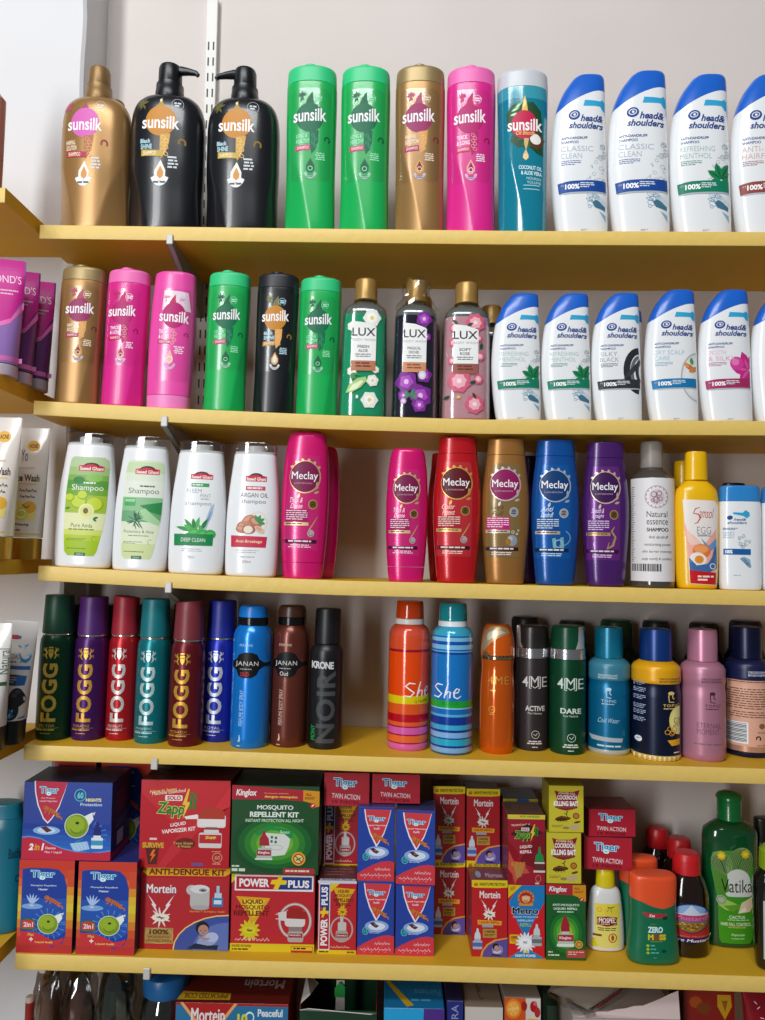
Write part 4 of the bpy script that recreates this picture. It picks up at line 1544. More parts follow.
def domed_can(s, body, cap, label, brand, sub, ink, subc, wood=False):
    """can with a rounded shoulder and a short push cap"""
    W, H = s.W, s.H
    S = Surf(W, H, [(0, .47), (.01, .5), (.74, .5), (.80, .485), (.83, .44), (.852, .37), (.86, .36), (1, .36)], n=2, dr=1)
    t = thing('body_spray_can', label, 'spray can', s.loc)
    m = mat(body, .26, .3, .5, .3, name='lacquered_can')
    if wood:
        m = mat(body, .3, .45, .5, .2, name='bronze_can')
    loft('can', S, 0, .86, m, t, rows=24, seg=44)
    lathe('neck_band', [(.375 * W, .862 * H), (.385 * W, .864 * H), (.385 * W, .912 * H), (.37 * W, .914 * H)], mat('141416', .2, .2, name='black_band'), t)
    cp = lathe('cap', [(.37 * W, .916 * H), (.385 * W, .918 * H), (.38 * W, .965 * H), (.345 * W, .992 * H), (.30 * W, H), (0, H)], mat(cap, .32, name='cap_plastic'), t)
    v = [(-.003, 0, .0), (.003, 0, 0), (.0, 0, -.006)]
    pc = Print((0, 0, 100, 100), W, H, Surf(W, H, [(0, .385), (1, .375)], n=2, dr=1).place)
    pc.L(44, 7.5, 12, 2.5, 270, '101018')
    pc.E(44, 5, 3.2, 1.2, '101018')
    pc.done(cp, 'push_button')
    p = Print((292, 58, 448, 640), W, H, S.place, step=.002)
    p.clip = (-.485, .485)
    p.T('PERFUME', 322, 214, 374, 224, ink, b=.0)
    p.P([(296, 286), (312, 276), (320, 258), (340, 248), (372, 248), (392, 256), (402, 276), (420, 290), (448, 288), (448, 306), (420, 306), (402, 318), (392, 340), (372, 352), (340, 353), (320, 345), (312, 322), (296, 310)], '101014')
    p.T(brand, 308, 284, 398, 308, 'd8d4d0', b=-.004, gap=1.1)
    p.D(322, 314, 376, 320, 1, 'b0a8a0', .6, cen=True)
    p.T(sub, 328, 328, 362, 346, subc, b=.02)
    p.T('PERFUME BODY SPRAY', 328, 402, 344, 548, ink, b=0, rot=90)
    p.S([(332, 584), (334, 600), (331, 612)], [3, 6, 8], ink)
    p.D(324, 626, 348, 632, 1, ink, .7)
    p.done(t)
    return t


def black_can(s, label):
    W, H = s.W, s.H
    S = Surf(W, H, [(0, .47), (.008, .5), (.66, .5), (.70, .48), (.73, .42), (.74, .36), (1, .36)], n=2, dr=1)
    t = thing('body_spray_can', label, 'spray can', s.loc)
    m = mat('17181a', .35, .1, name='black_lacquer')
    loft('can', S, 0, .742, m, t, rows=24, seg=44)
    lathe('cap', [(.37 * W, .745 * H), (.385 * W, .748 * H), (.37 * W, .985 * H), (.35 * W, .998 * H), (0, H)], mat('0f1012', .42, name='black_plastic'), t)
    p = Print((590, 70, 740, 643), W, H, S.place, step=.002)
    p.clip = (-.49, .49)
    p.T('KRONE', 602, 284, 696, 314, 'd4d6d8', b=.035, gap=.9, up=-2)
    p.T('NOIR', 626, 322, 706, 616, '47484a', b=.03, rot=90, gap=1.1)
    p.T('MONY', 606, 546, 624, 606, '12a050', b=.02, rot=90)
    p.done(t)
    return t


def striped_can(s, kind, label):
    W, H = s.W, s.H
    S = Surf(W, H, [(0, .46), (.01, .49), (.02, .5), (.70, .5), (.76, .495), (.81, .46), (.835, .38), (.842, .34), (1, .34)], n=2, dr=1)
    t = thing('body_spray_can', label, 'spray can', s.loc)
    y0, y1 = (10, 858) if kind == 'o' else (20, 880)       # crop rows of top and base
    if kind == 'o':
        bands = [(160, 'e0523c'), (205, 'e0502a'), (278, 'e4501c'), (283, 'a00e28'), (298, 'f04a06'), (545, 'f04a06'), (546, 'e8d010'), (590, 'e8d010'), (591, 'ea5a20'), (650, 'c00820'), (694, 'f06030'), (716, 'a8083a'), (724, 'e060b0'), (762, 'a8083a'), (770, 'f06a30'), (808, 'a81040'), (816, 'e064a8'), (858, 'e064a8')]
        capc, coll = 'd04008', 'e6e4e2'
    else:
        bands = [(165, '38a8c8'), (205, '2060b8'), (214, '7cc8e8'), (236, '1450b0'), (256, '7cc4ec'), (282, '1c58b8'), (290, '58b8e0'), (298, '0c3c98'), (310, '1478c8'), (572, '1478c8'), (573, '20a838'), (612, '20a838'), (613, '90d4f0'), (620, '1270c0'), (650, '58b4e4'), (664, '0a3a9c'), (710, '40b0d8'), (738, '0c3a98'), (752, '88b8e8'), (782, '0c48a0'), (790, '28b0d0'), (826, '0c3c98'), (838, '80b4e4'), (866, '1060a0'), (880, '1060a0')]
        capc, coll = '108a94', 'e4e8ec'
    # the printed bands are rows of the can's own mesh
    ring = [(q[0], q[1]) for q in bands]
    zt = lambda y: (y1 - y) / (y1 - y0) * H
    mats, rows = [], []
    zs = [(zt(y), c) for y, c in ring]
    zs.sort()
    v, f, idx = [], [], []
    seg = 44
    edges = [0.0] + [z for z, c in zs if 0.001 < z < .84 * H] + [.842 * H]
    lv = []
    for i in range(len(edges) - 1):
        a, b = edges[i], edges[i + 1]
        # colour whose upper limit (largest y <= ) holds
        mid = (a + b) / 2
        col = None
        for y, c in ring:
            if zt(y) >= mid:
                col = c
        col = col or ring[0][1]
        n = max(1, int((b - a) / .003))
        for q in range(n):
            lv.append((a + (b - a) * q / n, a + (b - a) * (q + 1) / n, col))
    for a, b, col in lv:
        m = mat(col, .18, .1, .5, .6, name='glossy_print')
        if m not in mats:
            mats.append(m)
    for i, (a, b, col) in enumerate(lv):
        if i == 0:
            for k in range(seg):
                g = 2 * PI * k / seg
                r = S.fw(a / H)
                v.append((r * math.cos(g), r * math.sin(g), a))
        for k in range(seg):
            g = 2 * PI * k / seg
            r = S.fw(b / H)
            v.append((r * math.cos(g), r * math.sin(g), b))
        for k in range(seg):
            p, q = i * seg + k, i * seg + (k + 1) % seg
            f.append((p, q, q + seg, p + seg))
            idx.append(mats.index(mat(col, .18, .1, .5, .6, name='glossy_print')))
    f.append(tuple(reversed(range(seg))))
    idx.append(0)
    mesh('can', v, f, mats, t, idx=idx, smooth=40)
    cl = lathe('collar', [(.35 * W, .843 * H), (.355 * W, .845 * H), (.345 * W, .878 * H), (.33 * W, .880 * H)], mat(coll, .35, name='white_plastic'), t)
    lathe('cap', [(.325 * W, .881 * H), (.34 * W, .883 * H), (.335 * W, .95 * H), (.325 * W, .99 * H), (.30 * W, H), (0, H)], mat(capc, .15, 0, .5, .5, name='glossy_plastic'), t)
    if kind == 'o':
        S.arc = (math.radians(42), 1.0)
        p = Print((45, 10, 265, 858), W, H, S.place, step=.002)
        hx = 128
    else:
        S.arc = (math.radians(-8), 1.0)
        p = Print((280, 20, 508, 880), W, H, S.place, step=.002)
        hx = 365
    a = hx - 80 if kind == 'o' else 296
    yb = 552 if kind == 'o' else 560
    # brush-script word
    p.S([(a + 62, yb - 76), (a + 30, yb - 80), (a + 10, yb - 62), (a + 34, yb - 42), (a + 56, yb - 26), (a + 36, yb - 4), (a + 2, yb - 8)], [5, 8, 8, 8, 8, 8, 5], 'f6f2f2')
    p.S([(a + 92, yb - 88), (a + 80, yb - 44), (a + 70, yb - 2)], [6, 8, 7], 'f6f2f2')
    p.S([(a + 72, yb - 12), (a + 88, yb - 40), (a + 104, yb - 38), (a + 100, yb - 4)], [6, 8, 8, 7], 'f6f2f2')
    p.S([(a + 118, yb - 30), (a + 144, yb - 36), (a + 152, yb - 54), (a + 136, yb - 58), (a + 122, yb - 36), (a + 124, yb - 10), (a + 142, yb - 2), (a + 162, yb - 16)], [5, 7, 7, 7, 8, 8, 7, 4], 'f6f2f2')
    p.T('is HAPPY' if kind == 'o' else 'is COOL', a + 60, yb + 12, a + 150, yb + 34, 'a07010' if kind == 'o' else '0c7c28', b=0)
    p.done(t)
    return t


def window_cap_can(s, body, capc, ink, word, label, kind, win=0):
    """can whose cap has a band with a slanted or square window"""
    W, H = s.W, s.H
    t = thing('body_spray_can', label, 'spray can', s.loc)
    if kind == 'gold':
        S = Surf(W, H, [(0, .45), (.01, .48), (.05, .5), (.45, .5), (.6, .47), (.66, .455), (.70, .47), (.725, .48), (1, .48)], n=2, dr=1)
        loft('can', S, 0, .725, mat(body, .16, .35, .5, .7, name='orange_lacquer'), t, rows=22, seg=44)
        lathe('chequered_ring', [(.475 * W, .727 * H), (.49 * W, .729 * H), (.49 * W, .748 * H), (.475 * W, .75 * H)], mat('b8a080', .15, .9, name='gold_foil'), t)
        C = Surf(W, H, [(0, .49), (.75, .49), (.85, .475), (.94, .42), (.985, .35), (1, .29)], n=2, dr=1)
        z = lambda u: .80 + .11 * max(0, min(1, (u + .75) / 1.3))
        cp = loft('cap', C, .751, .999, mat(body, .14, .2, .5, .7, name='orange_lacquer'), t, rows=10, seg=40, rt=.001)
        # gold plate over the upper left of the cap
        pp = Print((0, 0, 100, 100), W, H, C.place, step=.002)
        pp.P([(3, 19), (8, 12), (14, 5.5), (28, 1.5), (55, 1.0), (76, 3), (84, 6.5), (70, 8), (48, 10.5), (28, 14.5), (12, 20.5), (7, 22.8)], '*c8ac80')
        pp.P([(24, 6), (44, 4.5), (60, 5), (72, 6.2), (52, 8), (34, 10.5), (20, 13), (18, 9)], '*f0e0c0')
        pp.P([(7, 22.8), (12, 20.5), (30, 23.8), (92, 24), (92, 24.8), (8, 24.8)], '*8c7048')
        for i in range(7):
            pp.R(22 + i * 10, 24.0, 27 + i * 10, 24.9, '2a1a10')
        pp.done(cp, 'gold_window')
        p = Print((545, 150, 742, 875), W, H, S.place, step=.002)
        p.T('4ME', 590, 440, 706, 484, '*e8b048', b=-.006, gap=1.1)
        p.D(600, 516, 640, 528, 1, '*e8b048', .6)
        p.O(612, 626, 18, 20, 3, '*e8b048')
        p.S([(604, 620), (612, 632), (622, 620)], 3, '*e8b048')
        p.D(598, 650, 630, 658, 1, '*e8b048', .6)
        p.done(t)
        return t
    S = Surf(W, H, [(0, .47), (.006, .495), (.02, .5), (.72, .5), (.735, .495), (1, .495)], n=2, dr=1)
    loft('can', S, 0, .735, metallic(body, .34), t, rows=14, seg=44)
    lathe('silver_band', [(.485 * W, .737 * H), (.495 * W, .739 * H), (.495 * W, .815 * H), (.48 * W, .818 * H)], chrome(), t)
    C = Surf(W, H, [(0, .478), (.9, .465), (.97, .45), (1, .42)], n=2, dr=1)
    cp = loft('cap', C, .819, .998, mat(capc, .3, .1, name='cap_plastic'), t, rows=8, seg=40, rt=.002)
    pp = Print((0, 0, 100, 100), W, H, C.place, step=.002)
    if win < 0:
        pp.P([(2, 0.6), (12, .6), (14, 14), (20, 18), (2, 18)], '*d8d4d4')
    else:
        pp.P([(78, .6), (97, .6), (97, 18), (70, 18), (77, 12)], '*d8dadc')
    pp.done(cp, 'silver_window')
    p = Print((262, 112, 472, 885), W, H, S.place, step=.002)
    # 4ME monogram
    y0, y1 = 425, 492
    w = 6
    p.T('4', 304, 426, 338, 490, ink, b=.01)
    p.S([(354, 426), (346, 426), (346, 498), (358, 498)], w, ink)
    p.T('M', 354, 424, 404, 490, ink, b=.0)
    p.S([(366, 486), (380, 496), (394, 486)], w - 1, ink)
    p.S([(404, 426), (413, 426), (413, 498), (402, 498)], w, ink)
    p.T('E', 424, 428, 456, 490, ink, b=-.005)
    p.T(word, 322, 606, 442, 638, ink, b=.03)
    p.T('Pour Homme', 338, 645, 424, 658, ink)
    p.O(386, 782, 25, 25, 3, ink)
    p.S([(374, 778), (386, 790), (398, 774)], 4, ink)
    p.D(336, 820, 430, 846, 2, ink, .6, cen=True)
    p.D(366, 856, 410, 866, 1, ink, .6)
    p.done(t)
    return t


def stepped_can(s, k, label):
    """can with a broad printed shoulder ring and narrow tall cap"""
    W, H = s.W, s.H
    cc = {'blue': ('0a6f9c', '0c7898', '3c8098', 'b8d4e0'), 'navy': ('121c38', '10387c', 'e8a810', 'e8e8f0'), 'pink': ('b87c92', 'c08098', 'b87c92', '4a2434'), 'back': ('c89880', '161c40', '1a2048', 'e0e0f0')}[k]
    S = Surf(W, H, [(0, .455), (.01, .49), (.03, .5), (.50, .5), (.56, .475), (.59, .49), (.60, .5), (.69, .5), (.715, .47), (.745, .36), (.75, .34), (1, .34)], n=2, dr=1)
    t = thing('body_spray_can', label, 'spray can', s.loc)
    m = metallic(cc[0], .3)
    if k == 'pink':
        loft('can', S, 0, .75, mat(cc[0], .34, .25, name='pink_lacquer'), t, rows=26, seg=44)
    else:
        loft('can', S, 0 if k == 'pink' else .045, .585, m, t, rows=20, seg=44)
        if k != 'pink':
            b = loft('base_ring', S, 0, .0445, mat({'blue': 'c8d0d4', 'navy': 'ecd070', 'back': '161c40'}[k], .25, .4, name='ring_paint'), t, rows=3, seg=44)
        sh = loft('shoulder_ring', S, .5855, .75, mat(cc[2], .33, .1, name='ring_paint'), t, rows=12, seg=44)
    R = .335 * W
    lathe('cap', [(R * .96, .752 * H), (R, .754 * H), (R * .99, .97 * H), (R * .93, .995 * H), (R * .7, H), (0, H)], mat(cc[1], .3, .3, name='cap_lacquer'), t)
    p = Print((325, 118, 548, 828), W, H, S.place, step=.002)
    p.clip = (-.485, .485)
    ink = cc[3]
    dx = {'blue': -8, 'navy': 62, 'pink': 40, 'back': 60}[k]
    if k != 'back':
        p.T('DEODORANT', 382 + dx, 378, 484 + dx, 388, '5a3a30' if k == 'navy' else ('c8d4dc' if k == 'blue' else '5a3444'), b=.02)
        p.T('BODYSPRAY', 382 + dx, 392, 484 + dx, 402, '5a3a30' if k == 'navy' else ('c8d4dc' if k == 'blue' else '5a3444'), b=.02)
        fc = ink if k != 'navy' else 'e0c070'
        x = 436 + dx
        p.E(x, 460, 15, 9, fc)
        p.S([(x - 10, 466), (x - 12, 480), (x - 9, 506), (x + 14, 508)], 5, fc)
        p.S([(x + 8, 466), (x + 6, 482), (x + 14, 492)], 5, fc)
        p.T('TOPIC', 398 + dx, 518, 476 + dx, 533, fc, b=.01, gap=1.2)
        p.D(400 + dx, 540, 476 + dx, 548, 1, fc, .6)
    if k == 'blue':
        p.T('Cold Water', 374, 620, 486, 646, 'b8dce8', sh=.5, b=-.008)
        p.P([(330, 722), (505, 730), (500, 752), (345, 748)], 'a8b4bc')
        p.D(366, 770, 500, 784, 1, 'c8dce4', .6, cen=True)
    elif k == 'pink':
        p.T('ETERNAL', 398, 618, 520, 645, '6a4456', b=-.01)
        p.T('MOMENT', 398, 650, 510, 680, '6a4456', b=-.01)
        p.D(380, 728, 530, 742, 1, '8a6070', .5, cen=True)
    elif k == 'navy':
        p.E(538, 606, 50, 78, 'e8d878')
        p.E(540, 606, 42, 70, 'f0e498')
        p.T('Silk', 506, 590, 548, 640, '9a8a30', sh=.3)
        for y in (405, 440, 480, 528, 560, 600):
            p.D(330, y, 382, y + 26, 3, 'a8b4d0', .45)
        p.E(352, 718, 14, 16, 'e8ecf4')
        p.D(345, 712, 360, 724, 2, '1a2040', .5)
        for x, y, a in ((492, 650, 120), (480, 668, 180), (500, 676, 240), (512, 655, 60), (505, 668, 0)):
            p.O(x, y, 13, 13, 3, 'e0a030')
        p.P([(480, 712), (548, 706), (548, 738), (500, 742)], 'e8a820')
        p.D(510, 776, 546, 786, 1, 'e0e4f0', .6)
    else:
        p.T('DEODORANT', 434, 356, 548, 368, 'd0d0e4', b=.02)
        p.T('BODYSPRAY', 434, 372, 548, 384, 'd0d0e4', b=.02)
        p.R(322, 408, 552, 766, 'dca890')
        p.D(330, 414, 545, 570, 12, '6a4436', .4)
        p.D(340, 578, 530, 616, 3, '6a4436', .4, cen=True)
        p.R(334, 636, 432, 752, 'e8ecee')
        for i in range(13):
            p.R(340, 642 + i * 8.2, 424, 642 + i * 8.2 + (5 if i % 3 else 3), '4a5058')
        p.E(500, 654, 15, 15, '8a5c4c')
        p.D(478, 684, 528, 696, 2, '6a4436', .4)
        p.O(482, 720, 14, 14, 7, '3a2822', 150, 420)
        p.P([(520, 706), (534, 704), (532, 736), (518, 730)], '3a2822')
        p.D(474, 756, 540, 764, 1, '6a4436', .5)
    if k == 'navy':
        for i in range(10):
            p.R(330 + i * 22, 800, 340 + i * 22, 824, 'f4ecc0')
    p.done(t)
    return t


# ------------------------------------------------------------------ tubes standing on their caps
def squeeze_tube(s, label, body, cap, capt, art, group=None, rz=0, tilt=0, gloss_=.2, met=0):
    W, H, D = s.W, s.H, s.D
    t = thing('squeeze_tube', label, 'tube', s.loc, rz, group, tilt)
    S = Surf(W, H, [(0, .40, 0, .36), (capt - .01, .41, 0, .37), (capt, .41, 0, .37), (.5, .455, 0, .25), (.8, .49, 0, .11), (.94, .5, 0, .02), (1, .5, 0, .014)], n=2.3)
    loft('body', S, capt, 1, mat(body, gloss_, met, .5, .4, name='tube_plastic'), t, rows=18, seg=44)
    C = Surf(W, H, [(0, .40, 0, .36), (1, .40, 0, .36)], n=2.3)
    loft('cap', C, 0, capt - .004, mat(cap, .3, .1 if cap != 'b88a2a' else .6, name='cap_plastic'), t, rt=.001, rb=.001, rows=3, seg=40)
    p = Print((0, 0, 100, 100), W, H, S.place)
    p.clip = (-.48, .48)
    art(p, C, W, H)
    p.done(t)
    return t


# ------------------------------------------------------------------ cartons
def carton(x0, x1, yt, yb, z0, Yf, D, cols, label, art, frame, shelf=4, rz=0, group=None, cat='box', yref=None, X=None, name='carton', roll=0):
    """a closed carton; cols = front, side, top"""
    xm = (x0 + x1) / 2
    ym = (yt + yb) / 2
    a, b = at(x0, ym, Yf), at(x1, ym, Yf)
    W = b.x - a.x
    X = (a.x + b.x) / 2
    if z0 is None:
        z0 = zsh(shelf, X)
    H = at(xm, yt, Yf).z - z0
    t = thing(name, label, cat, (X, Yf + D / 2, z0), rz, group)
    if roll:
        t.rotation_euler = (0, roll, rz)
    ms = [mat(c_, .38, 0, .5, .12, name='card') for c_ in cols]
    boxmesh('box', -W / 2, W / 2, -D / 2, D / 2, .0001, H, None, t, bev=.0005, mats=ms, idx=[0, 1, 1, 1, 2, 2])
    p = Print(frame, W, H, lambda x, z, off: (x, -D / 2 - off * .9, z), curved=False)
    p.off = .0001
    if art:
        art(p)
        p.done(t, 'printed_front')
    t['_top'] = z0 + H
    topz = z0 + H
    del t['_top']
    return t, topz, W, H


def face_print(t, W, H, D, side, frame, art):
    """artwork on the right (r), left (l) or top (t) face"""
    if side == 'r':
        f = lambda x, z, off: (W / 2 + off, x, z)
        w = D
    elif side == 'l':
        f = lambda x, z, off: (-W / 2 - off, -x, z)
        w = D
    else:
        f = lambda x, z, off: (x, -D / 2 + z, H + off)
        w = W
    p = Print(frame, w, H if side != 't' else D, f, curved=False)
    art(p)
    p.done(t, {'r': 'printed_side', 'l': 'printed_side', 't': 'printed_top'}[side])


def tiger_word(p, x0, y0, x1, y1, up=0):
    h = y1 - y0
    p.T('Tiger', x0 - h * .04, y0 - h * .05, x1 + h * .04, y1 + h * .05, 'd8f4fa', b=.06, up=up)
    p.T('Tiger', x0, y0, x1, y1, '1c8cc0', b=.018, up=up)


def leaping_tiger(p, x, y, s, col='c8742a', dark='4a2410'):
    """a small pouncing tiger"""
    p.S([(x - 34 * s, y - 20 * s), (x - 10 * s, y - 8 * s), (x + 12 * s, y + 6 * s), (x + 28 * s, y + 22 * s)], [12 * s, 17 * s, 16 * s, 9 * s], col)
    p.E(x - 34 * s, y - 20 * s, 11 * s, 9 * s, col)
    p.S([(x - 30 * s, y - 6 * s), (x - 40 * s, y + 2 * s)], 6 * s, col)
    p.S([(x - 14 * s, y - 4 * s), (x - 20 * s, y + 10 * s)], 6 * s, col)
    p.S([(x + 24 * s, y + 16 * s), (x + 40 * s, y + 24 * s), (x + 42 * s, y + 34 * s)], [8 * s, 6 * s, 5 * s], col)
    p.S([(x + 14 * s, y + 2 * s), (x + 34 * s, y + 8 * s)], [6 * s, 4 * s], col)
    for i in range(4):
        p.S([(x - 18 * s + i * 10 * s, y - 18 * s + i * 7 * s), (x - 20 * s + i * 10 * s, y - 4 * s + i * 7 * s)], 2 * s, dark)
    p.E(x - 38 * s, y - 22 * s, 2.4 * s, 2.4 * s, dark)


def mosquito(p, x, y, s, glow='cfe0f4', body='3a3640'):
    if glow:
        p.E(x, y, 36 * s, 20 * s, glow)
        p.E(x, y, 22 * s, 12 * s, 'f0f4fa')
    p.S([(x - 12 * s, y - 4 * s), (x, y), (x + 16 * s, y + 8 * s)], [5 * s, 7 * s, 3 * s], body)
    for a, b in ((-14, 12), (-4, 16), (8, 14), (-20, 4), (18, -8)):
        p.S([(x, y), (x + a * s, y + b * s)], 1.6 * s, body)
    p.L(x, y, 20 * s, 7 * s, 150, '9aa8b8')
    p.L(x, y, 20 * s, 7 * s, 30, '9aa8b8')


def plug_ball(p, x, y, r):
    """green dimpled plug-in heater with its white plug"""
    p.P([(x + r * .4, y - r * .7), (x + r * 1.3, y - r * 1.15), (x + r * 1.45, y - r * .6), (x + r * 1.1, y - r * .1), (x + r * .7, y + r * .1)], 'e8ecec')
    p.P([(x + r * 1.25, y - r * 1.1), (x + r * 1.6, y - r * 1.2), (x + r * 1.5, y - r * .9)], 'd0d8dc')
    p.E(x, y, r * 1.06, r * 1.04, 'dde8c8')
    p.E(x, y, r, r * .98, '7d9a20')
    p.E(x - r * .1, y - r * .12, r * .8, r * .72, '94b02c')
    p.O(x + r * .1, y + r * .1, r * .7, r * .6, r * .05, '5e7818', 20, 170)
    p.O(x, y + r * .2, r * .5, r * .4, r * .05, '5e7818', 20, 160)
    p.E(x + r * .05, y - r * .25, r * .16, r * .12, '283010')


def vial(p, x, y, s, cap, glass='cfd8dc', lab=None):
    """refill bottle: pointed cap over a small glass bottle; x,y = base centre"""
    p.R(x - 22 * s, y - 40 * s, x + 22 * s, y, glass, 5 * s)
    p.R(x - 14 * s, y - 50 * s, x + 14 * s, y - 38 * s, glass)
    if lab:
        p.R(x - 22 * s, y - 30 * s, x + 22 * s, y - 12 * s, lab)
    p.P([(x - 15 * s, y - 48 * s), (x + 15 * s, y - 48 * s), (x + 13 * s, y - 70 * s), (x + 6 * s, y - 82 * s), (x + 4 * s, y - 96 * s), (x - 4 * s, y - 96 * s), (x - 6 * s, y - 82 * s), (x - 13 * s, y - 70 * s)], cap)


def art_tiger_kit(p):      # frame (62,130,495,500)
    for i in range(5):
        p.R(62, 330 + i * 26, 495, 356 + i * 26, ['1c3c98', '1e48a4', '2056b0', '2260b8', '2468c0'][i])
    p.P([(112, 127), (274, 131), (262, 178), (238, 250), (206, 305), (184, 330), (160, 306), (130, 240), (116, 180)], 'eceaf2')
    p.P([(118, 127), (274, 131), (260, 178), (234, 248), (204, 300), (184, 322), (164, 302), (136, 240), (122, 180)], 'b82a48')
    tiger_word(p, 140, 154, 232, 194)
    p.T('Anti Mosquito', 148, 204, 216, 213, 'e8c8d0', b=.02)
    p.T('Liquid Vaporizer', 142, 218, 228, 228, 'e8c8d0', b=.02)
    leaping_tiger(p, 208, 275, 1.05, 'c06a28')
    p.E(180, 362, 66, 20, '88b4e0')
    p.E(180, 362, 44, 14, 'c0d8f0')
    p.P([(148, 346), (176, 342), (208, 362), (182, 372)], '5a2432')
    p.O(338, 192, 29, 30, 4, '54c0c0')
    p.T('60', 324, 178, 354, 208, '6ad0c8', b=.04)
    p.T('NIGHTS', 366, 206, 442, 222, 'e0dca0', b=.05)
    p.T('Protection', 340, 228, 446, 243, 'b8c8e8', b=.03)
    for a in range(0, 360, 24):
        p.S([(392 + 40 * math.cos(math.radians(a)), 378 + 36 * math.sin(math.radians(a))), (392 + 84 * math.cos(math.radians(a)), 378 + 60 * math.sin(math.radians(a)))], [1, 4], '4c94d8')
    plug_ball(p, 326, 338, 56)
    p.P([(296, 422), (380, 410), (394, 446), (318, 462)], '9cc4e8')
    for i in range(4):
        p.S([(306 + i * 18, 420 - i * 2), (330 + i * 16, 458 - i * 3)], 2, 'd4e6f8')
    vial(p, 428, 444, 1.3, '1c2470', 'dfe6ee', '3498c4')
    p.P([(62, 398), (100, 394), (150, 402), (200, 425), (260, 448), (330, 462), (400, 466), (440, 462), (495, 454), (495, 500), (62, 500)], 'c02440')
    p.P([(62, 392), (100, 388), (152, 396), (200, 419), (262, 443), (330, 456), (400, 461), (440, 457), (495, 449), (495, 455), (440, 463), (330, 462), (262, 449), (200, 425), (152, 402), (100, 394), (62, 398)], '5890d8')
    p.T('2', 96, 424, 120, 456, 'f4ecec', b=.05, sh=.2)
    p.T('in', 124, 426, 150, 456, 'e0a030', b=.03, sh=.2)
    p.T('1', 158, 422, 172, 456, 'f4ecec', b=.05, sh=.2)
    p.T('Device', 178, 438, 228, 450, 'f0d8dc', b=.02)
    p.T('Mat + Liquid', 176, 458, 258, 472, 'f0d8dc', b=.02)


def art_tiger_device(p):   # frame (38,510,308,970)
    p.R(38, 510, 308, 560, 'c83a28')
    for i, c in enumerate(('c8442a', 'd0642a', 'd88a28', 'dcb02c', 'd8c030', 'd4a82c', 'd07a28', 'c8502a', 'c03a2c', 'bc3030')):
        p.R(38, 560 + i * 41, 308, 601 + i * 41 + 1, c)
    p.R(276, 556, 308, 640, 'cc4a2c')
    blue = [(54, 556), (90, 550), (180, 550), (230, 556), (258, 584), (274, 640), (276, 880), (262, 920), (214, 940), (100, 906), (54, 860)]
    p.P(blue, '1a3c98')
    p.P([(56, 700), (274, 700), (275, 860), (240, 890), (120, 880), (56, 846)], '2252ac')
    tiger_word(p, 96, 562, 214, 606)
    p.T('Mosquito Repellent', 98, 632, 224, 642, 'd4dcf0', b=.03)
    p.T('Heater', 136, 650, 182, 660, 'd4dcf0', b=.03)
    for a in (60, 80, 100, 120, 40):
        p.L(104, 730, 52, 9, a, 'a8c4ec')
    p.E(108, 740, 52, 14, '7ca4dc')
    mosquito(p, 104, 732, .7, None, 'e4ecf8')
    leaping_tiger(p, 214, 716, 1.05, 'c4682a')
    for a in range(0, 360, 22):
        p.S([(190 + 50 * math.cos(math.radians(a)), 826 + 50 * math.sin(math.radians(a))), (190 + 82 * math.cos(math.radians(a)), 826 + 78 * math.sin(math.radians(a)))], [1, 5], '5894d8')
    plug_ball(p, 188, 826, 48)
    p.P([(58, 806), (90, 798), (126, 808), (126, 858), (58, 856)], '2a6a3a')
    p.P([(62, 812), (90, 805), (122, 814), (122, 850), (62, 850)], 'c03c3c')
    p.T('2in1', 70, 818, 116, 842, 'f0d8d8', b=.03)
    p.P([(54, 862), (130, 868), (180, 890), (214, 906), (250, 900), (262, 890), (268, 905), (240, 930), (180, 934), (100, 930), (70, 922), (60, 900)], 'c83038')
    p.T('Mat', 92, 872, 122, 886, 'e8c05a', b=.03)
    p.R(107, 892, 112, 912, 'f0e8e8')
    p.R(100, 899, 119, 905, 'f0e8e8')
    p.T('Liquid Refill', 128, 910, 214, 922, 'e8c05a', b=.03, up=-2)


